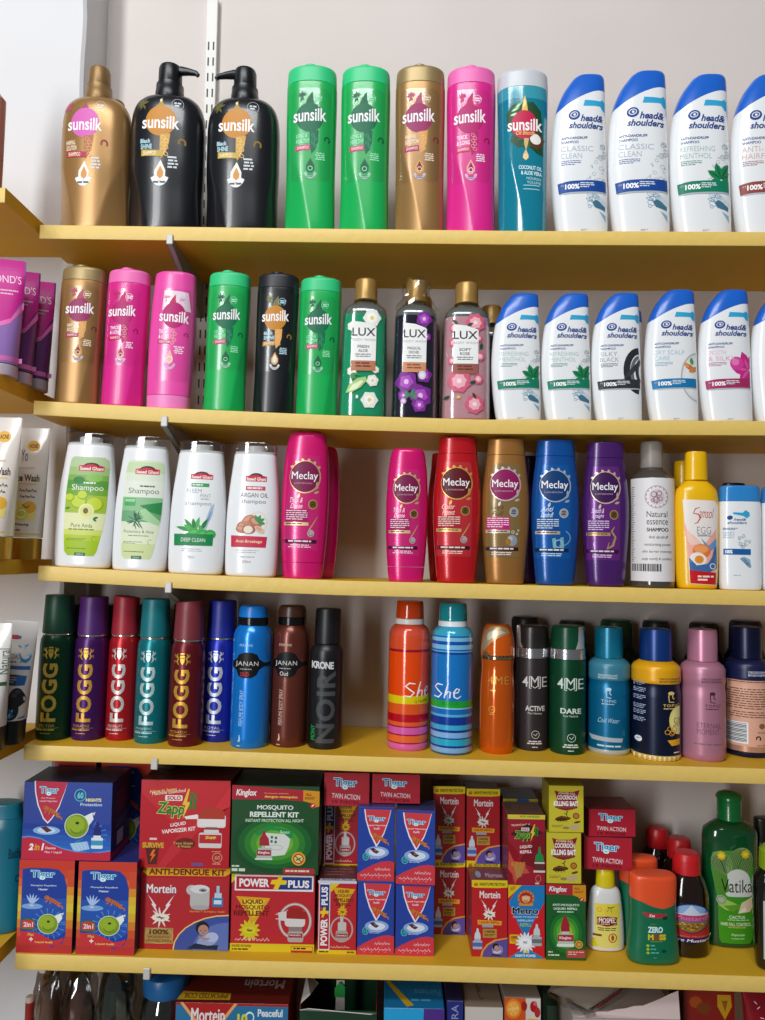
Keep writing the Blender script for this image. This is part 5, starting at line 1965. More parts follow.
def art_zappoli(p):        # frame (20,97,372,445)
    p.P([(20, 150), (180, 300), (90, 445), (20, 445)], 'b81c28')
    p.P([(120, 445), (250, 300), (372, 200), (372, 445)], 'b41a26')
    p.P([(180, 300), (250, 290), (372, 120), (372, 200)], 'cc3038')
    p.T('Now in Japan', 56, 140, 160, 156, 'e8c060', b=.02, up=14)
    p.T('Machine Launched', 64, 146, 196, 160, 'f0dcc8', b=.02, up=16)
    p.R(116, 158, 184, 180, 'e8dcd8', 4)
    p.T('SOLO', 124, 161, 178, 177, 'b02030', b=.04)
    p.T('Zapp', 82, 182, 196, 246, 'e8e078', b=.06, sh=.15, up=-6)
    p.T('Zapp', 85, 184, 194, 244, '2a7c34', b=.03, sh=.15, up=-6)
    p.P([(206, 132), (184, 196), (196, 196), (186, 252), (216, 184), (202, 184), (212, 132)], 'e8c040')
    p.T('li', 210, 146, 242, 212, '2a7c34', b=.03, sh=.15)
    p.T('LIQUID', 140, 270, 200, 286, 'f0e0dc', b=.03, up=10)
    p.T('VAPORIZER KIT', 106, 296, 238, 312, 'f0e0dc', b=.03, up=16)
    # heater and bottle
    p.P([(192, 242), (244, 232), (250, 250), (200, 252)], 'e8e4e2')
    p.R(244, 232, 356, 284, 'ded6d4', 10)
    p.E(300, 232, 52, 30, 'b03a2c')
    p.R(248, 232, 352, 250, 'b03a2c')
    p.R(250, 250, 354, 278, 'e4dedc', 8)
    p.R(278, 282, 324, 304, '8c4c4c')
    p.R(272, 292, 330, 304, 'd8d0ce')
    p.R(252, 304, 342, 364, 'd4ccca', 8)
    p.R(254, 312, 340, 346, 'b82830')
    p.T('Zapp', 276, 318, 320, 332, 'e0c850', b=.05, up=3)
    p.E(200, 348, 40, 22, '6a2018', 0)
    p.T('Yawn Shield', 152, 342, 228, 352, 'c8a060', b=.02)
    p.T('& Nozzle', 170, 354, 222, 364, 'c8a060', b=.02)
    p.P([(44, 366), (56, 432), (90, 432), (98, 366)], '5a1c14')
    p.T('SURVIVE', 32, 346, 116, 368, 'c8a430', b=.05)
    p.P([(74, 374), (62, 398), (72, 398), (64, 424), (86, 392), (76, 392), (84, 374)], 'e0702c')
    p.R(60, 328, 88, 336, 'e0c8c8')
    p.O(326, 402, 20, 20, 3, 'c89078')
    p.T('60', 316, 394, 337, 410, 'c89078', b=.02)
    p.D(304, 376, 342, 381, 1, 'c88840', .8)
    p.D(308, 424, 342, 430, 1, 'c89078', .8)
    p.R(226, 424, 272, 434, '4a5aa0')


def sleeping_child(p, x0, y0, x1, y1):
    """round-cornered picture of a child lying down; drawn inside the box"""
    w, h = x1 - x0, y1 - y0
    X = lambda u: x0 + u * w
    Y = lambda v: y0 + v * h
    n = 14
    arc = [(X(1), Y(1)), (X(0), Y(1))] + [(X(1 - math.cos(i / n * PI / 2)), Y(1 - math.sin(i / n * PI / 2) * (1))) for i in range(n + 1)]
    p.P(arc, '3c4f9a')
    arc2 = [(X(1), Y(1)), (X(.35), Y(1))] + [(X(.35 + .65 * (1 - math.cos(i / n * PI / 2))), Y(1 - math.sin(i / n * PI / 2) * .8)) for i in range(n + 1)]
    p.P(arc2, '5c70b4')
    p.E(X(.62), Y(.72), w * .2, h * .17, '8fa0cc', -20)
    p.E(X(.70), Y(.62), w * .12, h * .14, 'aab8dc', 0)
    p.E(X(.52), Y(.36), w * .125, h * .19, '1c1820')
    p.E(X(.54), Y(.42), w * .095, h * .15, 'b08478')
    p.S([(X(.48), Y(.43)), (X(.51), Y(.435))], h * .02, '2a1c1c')
    p.S([(X(.56), Y(.43)), (X(.59), Y(.435))], h * .02, '2a1c1c')
    p.S([(X(.52), Y(.50)), (X(.55), Y(.51))], h * .018, '7a3838')
    p.S([(X(.46), Y(.62)), (X(.58), Y(.68)), (X(.66), Y(.66))], [h * .05, h * .07, h * .05], 'b08478')
    p.P([(X(.24), Y(.96)), (X(.4), Y(.8)), (X(.62), Y(.86)), (X(.82), Y(.84)), (X(.8), Y(.98))], '1c2440')


def mortein_mark(p, cx, y0, y1, w):
    """two lightning bolts meeting on a white insect splash"""
    for sg in (-1, 1):
        p.P([(cx + sg * w, y0), (cx + sg * w * .62, y0 + (y1 - y0) * .42), (cx + sg * w * .74, y0 + (y1 - y0) * .44), (cx + sg * w * .12, y1), (cx + sg * w * .42, y0 + (y1 - y0) * .56), (cx + sg * w * .34, y0 + (y1 - y0) * .52)], 'e4dcdc')
    p.E(cx, y1 + 6, w * .66, (y1 - y0) * .14 + 4, 'e8e0c8')
    for a in range(-60, 421, 40):
        p.L(cx, y1 + 6, w * .8, 7, a, 'e8e0d8')
    p.S([(cx - w * .3, y1 + 4), (cx + w * .3, y1 + 8)], 3.5, '3a2c2c')
    p.S([(cx - w * .1, y1), (cx + w * .14, y1 + 13)], 3, '3a2c2c')


def art_dengue(p):         # frame (20,440,370,765)
    p.R(20, 440, 370, 484, 'b01824')
    p.P([(30, 440), (372, 440), (374, 460), (352, 474), (46, 476), (28, 462)], 'd8a418')
    p.T('ANTI-DENGUE KIT', 50, 447, 354, 472, '7a1c14', b=.04)
    p.T('Mortein', 42, 508, 162, 546, '6a4a7c', b=.05)
    p.T('Mortein', 44, 509, 160, 544, 'e8e4e4', b=.035)
    mortein_mark(p, 102, 550, 634, 52)
    p.R(42, 680, 154, 742, 'a88448')
    p.O(98, 711, 56, 31, 2, 'd0b078')
    p.T('100%', 60, 686, 136, 706, '4a2c14', b=.03)
    p.T('MOSQUITO', 56, 711, 140, 721, '4a2c14', b=.01)
    p.T('PROTECTION', 50, 726, 146, 736, '4a2c14', b=.01)
    # heater + bottle
    p.E(222, 530, 22, 20, 'c0bcbc')
    p.R(216, 520, 292, 598, 'b8b4b4', 12)
    p.E(256, 598, 36, 10, 'a8a4a4')
    p.E(254, 526, 38, 17, 'd8d4d4')
    p.E(266, 530, 16, 7, '8c8888')
    p.E(266, 531, 6, 3, '2a2a2c')
    p.R(304, 558, 346, 594, '2878b0', 4)
    p.R(312, 540, 340, 560, 'b8ccd8')
    p.R(319, 512, 331, 542, '9cc0dc')
    p.R(310, 568, 340, 584, 'd0dce8')
    p.T('Machine + 30 Nights / Refill', 216, 610, 352, 619, 'e0a848', b=.02)
    sleeping_child(p, 156, 628, 370, 765)
    p.O(370, 765, 218, 141, 5, 'e8c070', 180, 270)


def art_kinglox(p):        # frame (378,120,722,460)
    cols = ['124a24', '18602a', '2a7a2c', '469430', '6cac30', '98c434', 'c4dc40']
    for i, c in enumerate(cols):
        q = 1 - i / len(cols)
        p.E(550, 340, 168 * q, 114 * q, c)
    p.P([(378, 118), (722, 138), (722, 180), (560, 172), (378, 174)], 'a82434')
    p.T('Kinglox', 394, 134, 476, 166, 'ece4e4', b=.03, sh=.2)
    p.T('Protects against', 506, 146, 600, 152, 'e0a060', b=.02)
    p.T('dengue mosquito', 506, 156, 636, 168, 'e8c048', b=.03, up=-1)
    p.P([(658, 134), (722, 138), (722, 196), (706, 200), (690, 184), (658, 176)], 'd08c20')
    p.T('ALL', 668, 146, 692, 156, '5a2c10', b=.02)
    p.T('NIGHT', 666, 160, 704, 170, '5a2c10', b=.02)
    p.E(696, 194, 11, 10, 'b82828')
    p.L(690, 198, 16, 5, 40, 'f4ece8')
    p.T('MOSQUITO', 478, 194, 620, 214, 'e0e8e0', b=.04)
    p.T('REPELLENT KIT', 450, 220, 642, 240, 'e0e8e0', b=.04)
    p.T('INSTANT PROTECTION ALL NIGHT', 434, 248, 662, 260, 'c8dcc4', b=.02, up=2)
    # the little house: roof over a white wall with four panes
    p.P([(500, 300), (612, 306), (606, 350), (590, 384), (540, 390), (520, 386)], 'd4d8d2')
    p.P([(500, 330), (520, 386), (500, 388)], 'b4beb4')
    p.P([(472, 300), (530, 270), (622, 306), (608, 322), (590, 300), (534, 286), (482, 312)], '148a44')
    p.P([(560, 280), (622, 292), (618, 320), (600, 314)], '148a44')
    p.T('Repeat', 570, 290, 608, 306, 'd4ecd4', sh=.2)
    for x, y in ((534, 312), (550, 314), (533, 328), (549, 330)):
        p.R(x, y, x + 9, y + 10, '3c6a48')
    p.O(556, 356, 26, 10, 2, 'a8b0a8')
    p.P([(486, 358), (538, 358), (540, 402), (478, 402)], 'b0bab4')
    p.R(482, 366, 536, 388, 'a03238')
    p.T('Kinglox', 486, 371, 532, 383, 'f0d8d8', b=.03)
    p.R(474, 398, 542, 404, 'd8dcd8')
    p.P([(490, 350), (530, 350), (526, 322), (514, 306), (512, 292), (502, 292), (500, 306), (490, 324)], 'a02838')
    p.E(644, 398, 27, 26, 'e0a030')
    p.E(644, 398, 21, 20, 'c8d880')
    p.O(644, 398, 21, 20, 5, 'b83c2c')
    p.S([(630, 386), (658, 412)], 5, 'b83c2c')
    p.S([(634, 404), (654, 394)], 4, '2a3018')
    p.D(384, 426, 416, 434, 1, 'c8dcc8', .8)
    p.D(384, 438, 450, 452, 1, 'c8dcc8', .8)
    p.R(584, 434, 708, 456, 'a83038', 9)
    p.D(594, 441, 702, 450, 1, 'e8c8b8', .8)


def art_power(p):          # frame (375,465,705,772)
    p.P([(375, 465), (416, 465), (375, 505)], 'd8c020')
    p.R(388, 472, 698, 534, 'e4e2e4')
    p.R(394, 478, 560, 528, 'b02030')
    p.P([(560, 478), (692, 478), (692, 526), (545, 528)], '20367c')
    p.T('POWER', 406, 486, 524, 519, 'ece8ea', b=.04)
    p.T('PLUS', 598, 490, 682, 520, 'ece8ea', b=.04)
    p.P([(534, 490), (556, 488), (562, 474), (578, 476), (572, 490), (594, 492), (590, 508), (568, 508), (558, 528), (540, 526), (548, 508), (528, 506)], 'e8c41c')
    p.P([(394, 556), (530, 562), (466, 668)], 'd8a020')
    p.P([(420, 566), (510, 570), (466, 640)], 'e8c838')
    p.T('LIQUID', 420, 568, 502, 588, '6a1810', b=.04)
    p.T('MOSQUITO', 394, 590, 526, 610, '6a1810', b=.04)
    p.T('REPELLENT', 386, 612, 526, 632, '6a1810', b=.04)
    for a in range(0, 360, 30):
        p.L(450, 688, 44, 16, a, 'd0c020')
    p.E(450, 688, 26, 14, 'd8cc30')
    p.T('New', 440, 682, 462, 694, '5a2010', b=.04)
    p.O(628, 650, 66, 72, 10, 'a89c98')
    p.O(628, 650, 62, 68, 4, 'd8d0cc')
    p.P([(560, 618), (592, 612), (596, 650), (566, 648)], 'd4ccc8')
    p.S([(552, 624), (566, 624)], 4, 'c8c0c0')
    p.S([(552, 642), (566, 642)], 4, 'c8c0c0')
    p.R(588, 606, 668, 672, 'd8d2d0', 14)
    p.P([(594, 612), (612, 598), (650, 600), (672, 618), (672, 642), (594, 640)], '9a2420')
    p.R(604, 672, 656, 694, '8a7c78', 4)
    p.R(600, 690, 662, 732, 'b0a6a2', 10)
    p.R(604, 698, 658, 714, '98242c')
    p.T('NightKit', 608, 701, 652, 710, 'e8d8d4', b=.02)
    for i in range(9):
        x = 394 + i * 15
        p.S([(x, 728), (x + 6, 722 - i % 3 * 3), (x + 12, 730), (x + 15, 724)], 2.2, 'e8d0c8')
    p.R(375, 740, 705, 772, 'd8c020')
    p.T('MORE POWER', 382, 745, 458, 755, '3a2c10', b=.03)
    p.D(382, 760, 452, 768, 1, '3a2c10', .7)
    p.R(614, 748, 700, 772, 'b8282c')
    p.R(616, 750, 698, 764, 'd8c020')
    p.D(624, 753, 690, 762, 1, '3a2c10', .7)


def art_power_small(p):    # frame (38,590,240,965)
    p.R(38, 590, 240, 604, 'c8c8d4')
    p.R(44, 604, 102, 944, 'e2e0e4')
    p.P([(48, 720), (98, 770), (98, 940), (48, 940)], 'b02434')
    p.P([(48, 610), (98, 610), (98, 768), (48, 720)], '22387e')
    p.T('POWER', 54, 786, 90, 922, 'ece8ea', b=.04, rot=90)
    p.T('PLUS', 56, 622, 90, 716, 'ece8ea', b=.04, rot=90)
    p.P([(50, 748), (64, 744), (68, 726), (80, 728), (78, 744), (96, 746), (94, 760), (76, 760), (68, 780), (58, 778), (62, 762), (50, 760)], 'e8c41c')
    p.P([(104, 604), (150, 604), (104, 650)], 'd8c020')
    p.P([(116, 624), (232, 632), (168, 740)], 'd8a420')
    for i, (w, tx) in enumerate((('LIQUID', 0), ('MOSQUITO', 1), ('REPELLENT', 2), ('REFILL', 3))):
        hw = (30, 48, 52, 40)[i]
        p.T(w, 172 - hw, 636 + i * 22, 172 + hw, 653 + i * 22, '6a2014', b=.04)
    for a in range(0, 360, 36):
        p.L(166, 748, 28, 12, a, 'd8a820')
    p.T('New', 158, 742, 176, 754, '5a2010', b=.04)
    p.O(164, 838, 60, 66, 8, 'b0a4a0')
    p.R(144, 800, 188, 846, 'c4bcb8', 8)
    p.R(156, 774, 172, 804, 'c4bcb8')
    p.R(134, 844, 196, 898, 'a89c98', 10)
    p.R(138, 860, 192, 880, '98242c')
    p.T('NightKit', 142, 865, 188, 876, 'e8d8d4', b=.02)
    for i in range(7):
        x = 108 + i * 14
        p.S([(x, 932), (x + 5, 926 - i % 3 * 3), (x + 11, 934), (x + 14, 928)], 2.2, 'e8d0c8')
    p.R(38, 944, 240, 965, 'd8c020')
    p.D(48, 950, 104, 960, 1, '4a3c10', .7)
    p.R(190, 948, 236, 962, 'c8a820')
    p.D(194, 951, 232, 959, 1, '4a3c10', .7)


def art_tiger_refill(p):   # frame (238,592,430,970)
    p.P([(270, 604), (412, 606), (400, 660), (376, 730), (336, 800), (300, 730), (278, 660)], 'ece6f0')
    p.P([(276, 604), (410, 606), (396, 662), (372, 726), (338, 786), (306, 726), (284, 660)], 'cc3c44')
    tiger_word(p, 290, 638, 384, 670)
    p.T('Liquid Vaporizer', 288, 682, 388, 692, 'f0d8dc', b=.02)
    p.T('Refill', 322, 698, 352, 708, 'f0d8dc', b=.02)
    leaping_tiger(p, 358, 754, 1.0)
    p.E(340, 824, 62, 30, '8aa8dc')
    p.E(340, 824, 44, 20, 'd4deee')
    p.P([(302, 806), (322, 802), (352, 822), (336, 832), (318, 822)], '5c2830')
    mosquito(p, 334, 818, .5, None)
    p.O(282, 848, 17, 20, 5, '48b4a8')
    p.T('G', 274, 840, 290, 856, '48b4a8', b=.04)
    p.D(302, 850, 366, 862, 2, 'b8c8e8', .5)
    p.P([(238, 936), (270, 914), (320, 888), (364, 872), (400, 868), (430, 874), (430, 970), (238, 970)], 'cc3844')
    for i in range(5):
        x = 330 + i * 16
        p.S([(x, 916), (x + 5, 906 - i % 2 * 5), (x + 10, 918), (x + 15, 908)], 2.6, 'f0d4d8')
    for i in range(9):
        x = 254 + i * 18
        p.S([(x, 944), (x + 6, 938 - i % 3 * 4), (x + 12, 948), (x + 16, 940)], 2.4, 'f0d4d8')
        if i % 2:
            p.E(x + 6, 954, 2, 2, 'f0d4d8')


def art_twin(p):           # frame (0,0,250,160)
    tiger_word(p, 54, 26, 182, 76, up=-4)
    p.T('TWIN ACTION', 44, 98, 198, 122, 'e8d4da', b=.01, up=-8)
    p.T('10 PIECES', 46, 130, 194, 146, '7c1428', b=.05, up=-6, gap=1.2)


def art_mortein_small(p):  # frame (215,155,383,495)
    p.P([(215, 140), (383, 140), (383, 172), (340, 176), (232, 176), (215, 172)], 'd8c020')
    p.T('60', 226, 152, 244, 168, 'b83020', b=.05)
    p.T('NIGHTS PROTECTION', 252, 152, 372, 166, '4a2c10', b=.03)
    p.T('Mortein', 252, 190, 348, 224, 'e4dcdc', b=.035)
    mortein_mark(p, 298, 228, 292, 40)
    p.P([(242, 324), (356, 328), (354, 348), (244, 346)], 'dc9c28')
    p.T('LIQUID REFILL', 252, 330, 346, 342, 'a83020', b=.03)
    p.R(264, 346, 316, 358, '90a0b0')
    p.R(268, 366, 332, 406, 'b08c40')
    p.T('100%', 276, 372, 324, 384, '5a3014', b=.03)
    p.D(274, 389, 326, 402, 2, '5a3014', .5)
    vial(p, 243, 460, 1.0, 'c8d0d8', 'a4b0c8', '4c68a8')
    p.P([(256, 495), (262, 468), (286, 436), (322, 414), (383, 404), (383, 495)], 'd8943c')
    p.P([(264, 495), (272, 466), (294, 440), (330, 420), (383, 410), (383, 495)], '5a4a94')
    p.E(336, 462, 26, 24, '8c80b8')
    p.E(328, 446, 15, 15, '1e1820')
    p.E(332, 452, 11, 11, 'b48c80')
    p.S([(316, 470), (336, 474), (352, 466)], 8, 'c8c4dc')
    p.S([(310, 484), (350, 486)], 7, '241c38')


def art_metro(p):          # frame (385,160,555,500)
    p.R(385, 160, 555, 500, 'c82028')
    p.P([(438, 164), (555, 164), (555, 240), (520, 300), (466, 405), (400, 290), (388, 240)], '1c78b8')
    p.P([(385, 240), (466, 420), (385, 480)], 'c82028')
    p.P([(385, 500), (555, 500), (466, 450)], '1c80c0')
    p.P([(385, 162), (448, 164), (385, 224)], 'd8b818')
    p.T('NEW', 394, 172, 420, 192, 'a86c10', b=.03, up=6)
    p.E(468, 222, 38, 34, 'd88c20')
    p.E(468, 224, 31, 29, 'b03428')
    for a in range(0, 360, 30):
        p.L(468 + 26 * math.cos(math.radians(a)), 222 - 24 * math.sin(math.radians(a)), 14, 9, a, 'c8502c')
    p.E(468, 224, 20, 20, 'e0a878')
    p.P([(450, 214), (456, 204), (480, 204), (486, 214), (468, 210)], '7a2c1c')
    p.E(461, 224, 3.4, 4.4, 'f4f0ea')
    p.E(475, 224, 3.4, 4.4, 'f4f0ea')
    p.E(461, 225, 1.6, 2.4, '2a1810')
    p.E(475, 225, 1.6, 2.4, '2a1810')
    p.S([(458, 234), (468, 239), (478, 234)], 3, '8c2018')
    p.P([(434, 248), (502, 248), (498, 258), (438, 258)], 'd88c20')
    p.T('Metro', 402, 264, 528, 298, 'e4e8ec', b=.08)
    p.T('Metro', 404, 266, 526, 296, '181820', b=.05)
    p.T('LIQUID MOSQUITO', 408, 306, 524, 315, 'c8dcec', b=.02)
    p.T('REPELLENT', 430, 322, 504, 331, 'c8dcec', b=.02)
    p.T('REFILL', 440, 338, 494, 354, '98b850', b=.03)
    p.R(392, 392, 440, 434, 'd8b418', 3)
    p.E(416, 413, 20, 14, 'c88c18')
    p.T('100%', 398, 398, 434, 410, '7a2810', b=.03)
    for a in range(0, 360, 24):
        p.L(466, 428, 50, 14, a, 'dfe6ee')
    p.E(466, 428, 30, 22, 'eef2f6')
    mosquito(p, 464, 426, .6, None, '3a4048')
    vial(p, 518, 442, 1.05, 'c4ccd0', 'a8b0b4', '6a7078')
    p.T('60', 454, 462, 480, 476, 'e8c840', b=.04)
    p.T('NIGHTS POWER', 418, 482, 514, 494, 'dce8f0', b=.03)


def art_kinglox_small(p):  # frame (562,160,747,505)
    for i, c in enumerate(['155a28', '1e702c', '38902e', '60a832', '94c438', 'c0d840']):
        q = 1 - i / 6
        p.E(654, 380, 88 * q, 110 * q, c)
    p.P([(562, 160), (686, 162), (686, 208), (640, 206), (562, 206)], 'b02834')
    p.P([(686, 162), (747, 162), (747, 236), (728, 234), (710, 216), (686, 208)], 'd08c20')
    p.T('Kinglox', 576, 168, 660, 198, 'eee6e6', b=.03, sh=.25, up=-3)
    p.T('ALL', 694, 172, 720, 182, '7a4010', b=.02)
    p.T('NIGHT', 694, 188, 736, 198, '7a4010', b=.02)
    p.E(728, 228, 10, 9, 'b82828')
    p.L(722, 232, 15, 5, 40, 'f4ece8')
    p.T('ANTI-MOSQUITO', 592, 248, 716, 260, 'd8ecd8', b=.03)
    p.T('LIQUID REFILL', 598, 265, 708, 277, 'd8ecd8', b=.03)
    p.D(600, 282, 708, 290, 1, 'c0dcc0', .7, cen=True)
    p.P([(630, 374), (672, 374), (670, 338), (660, 316), (654, 302), (644, 302), (640, 318), (632, 340)], 'a02434')
    p.R(636, 374, 666, 386, 'c0c8c0')
    p.R(616, 384, 690, 444, 'b4c4b8', 6)
    p.R(616, 388, 690, 418, 'a8303c')
    p.T('Kinglox', 624, 396, 680, 412, 'f0d8d8', b=.03)
    p.R(612, 430, 692, 442, 'dce4dc')
    p.E(714, 432, 18, 18, 'e0a030')
    p.E(714, 432, 13, 13, 'a8b050')
    p.O(714, 432, 13, 13, 4, 'b03c2c')
    p.D(572, 464, 604, 472, 1, 'c8dcc8', .8)
    p.D(572, 478, 630, 486, 1, 'c8dcc8', .8)
    p.R(656, 456, 744, 492, 'b04848', 6)
    p.D(664, 464, 738, 484, 2, 'e0b8a0', .5)


def art_zappoli_small(p):  # frame (522,285,765,701)
    p.R(522, 285, 765, 312, 'ccc040')
    p.T('WITH VAPORIZER', 600, 290, 730, 302, '2a6c34', b=.02)
    p.P([(526, 440), (600, 520), (540, 701), (526, 701)], '8c1420')
    p.P([(600, 560), (690, 430), (765, 380), (765, 640)], '7a1420')
    p.T('Now in Japan', 544, 344, 610, 352, 'd8a060', b=.02, up=5)
    p.T('Machine Launched', 550, 344, 664, 356, 'e0c8b8', b=.02, up=10)
    p.P([(540, 400), (650, 340), (752, 390), (640, 446)], '3c1c1c')
    p.R(610, 362, 662, 384, 'd8ccc8', 3)
    p.T('SOLO', 616, 366, 656, 380, 'a02030', b=.04)
    p.T('Zapp', 564, 380, 668, 446, 'b8c850', b=.06, sh=.1, up=4)
    p.T('Zapp', 568, 382, 664, 444, '2a7c34', b=.03, sh=.1, up=4)
    p.P([(694, 342), (668, 396), (680, 396), (668, 444), (702, 388), (690, 388), (700, 342)], 'e0b838')
    p.T('li', 694, 356, 722, 410, '2a7c34', b=.03, sh=.1)
    p.T('LIQUID', 602, 470, 680, 490, 'e8d8d4', b=.03, up=6)
    p.T('REFILL', 602, 500, 680, 518, 'e8d8d4', b=.03, up=6)
    p.P([(530, 500), (560, 560), (620, 574), (664, 632), (600, 640), (570, 701), (552, 640), (526, 610)], 'c05040')
    p.P([(560, 590), (630, 590), (612, 650), (580, 668)], 'b08040')
    p.T('SURVIVE', 546, 568, 636, 592, 'c08c30', b=.04)
    p.R(696, 566, 760, 576, 'd4c8c4')
    p.P([(700, 562), (756, 562), (750, 526), (736, 512), (734, 476), (722, 476), (720, 512), (704, 528)], '1e8a44')
    p.R(702, 576, 754, 616, '5c3030', 4)
    p.R(690, 616, 764, 628, 'd8ccc8')
    p.O(720, 664, 18, 20, 3, 'c88870')
    p.D(700, 688, 742, 700, 1, 'd8c0b0', .8)


def art_roach(p):          # frame (60,310,245,583)
    p.P([(90, 338), (120, 348), (190, 346), (224, 334), (206, 392), (212, 440), (180, 450), (150, 456), (116, 448), (92, 438), (104, 392)], '8c1c2c')
    p.T('POWER KILL', 112, 350, 202, 362, 'e8d8b0', b=.02)
    p.T('COCKROCH', 104, 366, 208, 392, 'eee8e0', b=.04)
    p.T('KILLING BAIT', 86, 400, 216, 430, 'eee8e0', b=.045)
    p.T('KILLING BAIT', 86, 400, 216, 430, 'f2ede6', b=.04)
    p.D(88, 434, 216, 444, 1, '6a5430', .7, cen=True)
    p.E(134, 504, 42, 12, '4a2c14', -6)
    p.S([(98, 500), (126, 492), (160, 498), (172, 506)], [4, 12, 12, 4], '6a3c1c')
    for a, b in ((-30, 14), (-16, 18), (6, 18), (24, 14)):
        p.S([(134, 506), (134 + a, 506 + b)], 2.4, '3a2410')
    p.S([(160, 496), (152, 474), (160, 458)], [3, 5, 5], '4a3018')
    p.S([(152, 478), (140, 470)], 3, '4a3018')
    p.O(204, 486, 18, 18, 7, '7c4428')
    p.E(204, 486, 9, 9, 'c86030')
    p.E(196, 552, 30, 16, 'c0a880', -8)
    p.E(150, 556, 18, 8, '98804c', 0)
    p.E(210, 522, 18, 6, '5a3c1c', -15)
    p.D(76, 540, 138, 556, 2, '8a7c30', .5)


# ------------------------------------------------------------------ bottles of the fifth shelf
def lotion_bottle(s, label):
    W, H = s.W, s.H
    S = Surf(W, H, [(0, .46), (.02, .49), (.1, .5), (.35, .475), (.6, .42), (.70, .385), (.745, .33), (.765, .27), (.775, .25), (1, .25)], n=2.2, dr=.55)
    t = thing('lotion_bottle', label, 'bottle', s.loc)
    loft('body', S, 0, .768, mat('dcdcd8', .28, 0, .5, .2, name='white_plastic'), t, rb=.003, rows=24, seg=48)
    R = .245 * W
    cp = lathe('cap', [(R, .77 * H), (R * 1.04, .774 * H), (R, .90 * H), (R * .95, .985 * H), (R * .85, H), (0, H)], mat('d8c414', .3, 0, .5, .2, name='yellow_plastic'), t, dr=.75)
    p = Print((275, 480, 478, 955), W, H, S.place)
    p.R(318, 676, 452, 926, 'e0d048')
    p.P([(318, 800), (452, 760), (456, 926), (316, 926)], 'e2d870')
    p.E(402, 720, 34, 26, 'dcc83c')
    p.S([(386, 692), (400, 700), (416, 692)], [4, 6, 3], '4a4410')
    p.S([(392, 704), (386, 722)], 2.5, '4a4410')
    p.S([(404, 704), (408, 724)], 2.5, '4a4410')
    p.S([(412, 700), (424, 690)], 2.5, '4a4410')
    p.O(344, 710, 13, 13, 3, 'd88030')
    p.P([(330, 754), (384, 744), (438, 754), (438, 796), (384, 808), (330, 796)], '7c1c14')
    p.O(384, 776, 54, 30, 3, 'd8b090')
    p.T('MOSPEL', 340, 756, 430, 784, 'f0e4dc', b=.05)
    p.D(352, 788, 414, 795, 1, 'e0c0a0', .8)
    p.D(330, 812, 436, 834, 2, '5a5418', .5, cen=True)
    p.R(308, 850, 356, 862, '7c2a1c')
    p.O(414, 870, 23, 27, 5, 'a83c20')
    p.L(414, 888, 34, 18, 90, 'b84420')
    p.P([(300, 926), (302, 880), (318, 874), (336, 926)], 'd8c820')
    p.done(t)
    return t


def waist_bottle(s, label, art=True, rz=0):
    """green bottle with a waist and a wavy orange cap"""
    W, H = s.W, s.H
    lr = [(0, .47), (.03, .495), (.1, .5), (.35, .455), (.55, .435), (.75, .45), (.92, .455), (1, .44)]
    S = Surf(W, H, lr, n=2.5, dr=.52)
    t = thing('hair_care_bottle', label, 'bottle', s.loc, rz)
    zc = pchip([-1.1, -.7, -.2, .25, .7, 1.1], [.735, .715, .665, .64, .665, .70])
    loft('body', S, 0, .7, mat('0a6a48', .3, 0, .5, .15, name='green_plastic'), t, rb=.004, rows=20, seg=52, zhi=lambda u: zc(u) - .001)
    loft('cap', S, .7, 1, mat('e8542a', .32, 0, .5, .15, name='orange_plastic'), t, rows=8, seg=52, zlo=lambda u: zc(u) + .001, rt=.004)
    if not art:
        return t
    p = Print((98, 340, 335, 825), W, H, S.place)
    p.P([(164, 536), (282, 544), (268, 556), (240, 566), (190, 562), (172, 552)], 'b82c3c')
    p.T('Kes', 196, 544, 222, 560, 'f0e4e4', b=.03, sh=.2)
    p.E(268, 566, 12, 10, '0c3c30')
    p.S([(200, 604), (212, 596), (226, 600)], 2.5, '7a9a30')
    p.T('ZERO', 189, 612, 258, 645, 'ccecf0', b=.05)
    p.T('M', 190, 652, 215, 684, 'd8c428', b=.06)
    p.T('O', 216, 652, 240, 684, 'a83c1c', b=.07)
    p.T('SS', 241, 652, 272, 684, 'd8b428', b=.06)
    p.R(198, 690, 256, 693, '8a9a30')
    for i in range(3):
        p.E(189, 714 + i * 19, 7, 7, 'a8bc38')
        p.D(202, 709 + i * 19, 226 + i * 10, 718 + i * 19, 1, '58b4a8', .8)
    p.E(262, 742, 12, 9, '0c4030')
    p.D(214, 776, 232, 780, 1, '58b4a8', .8)
    p.done(t)
    return t


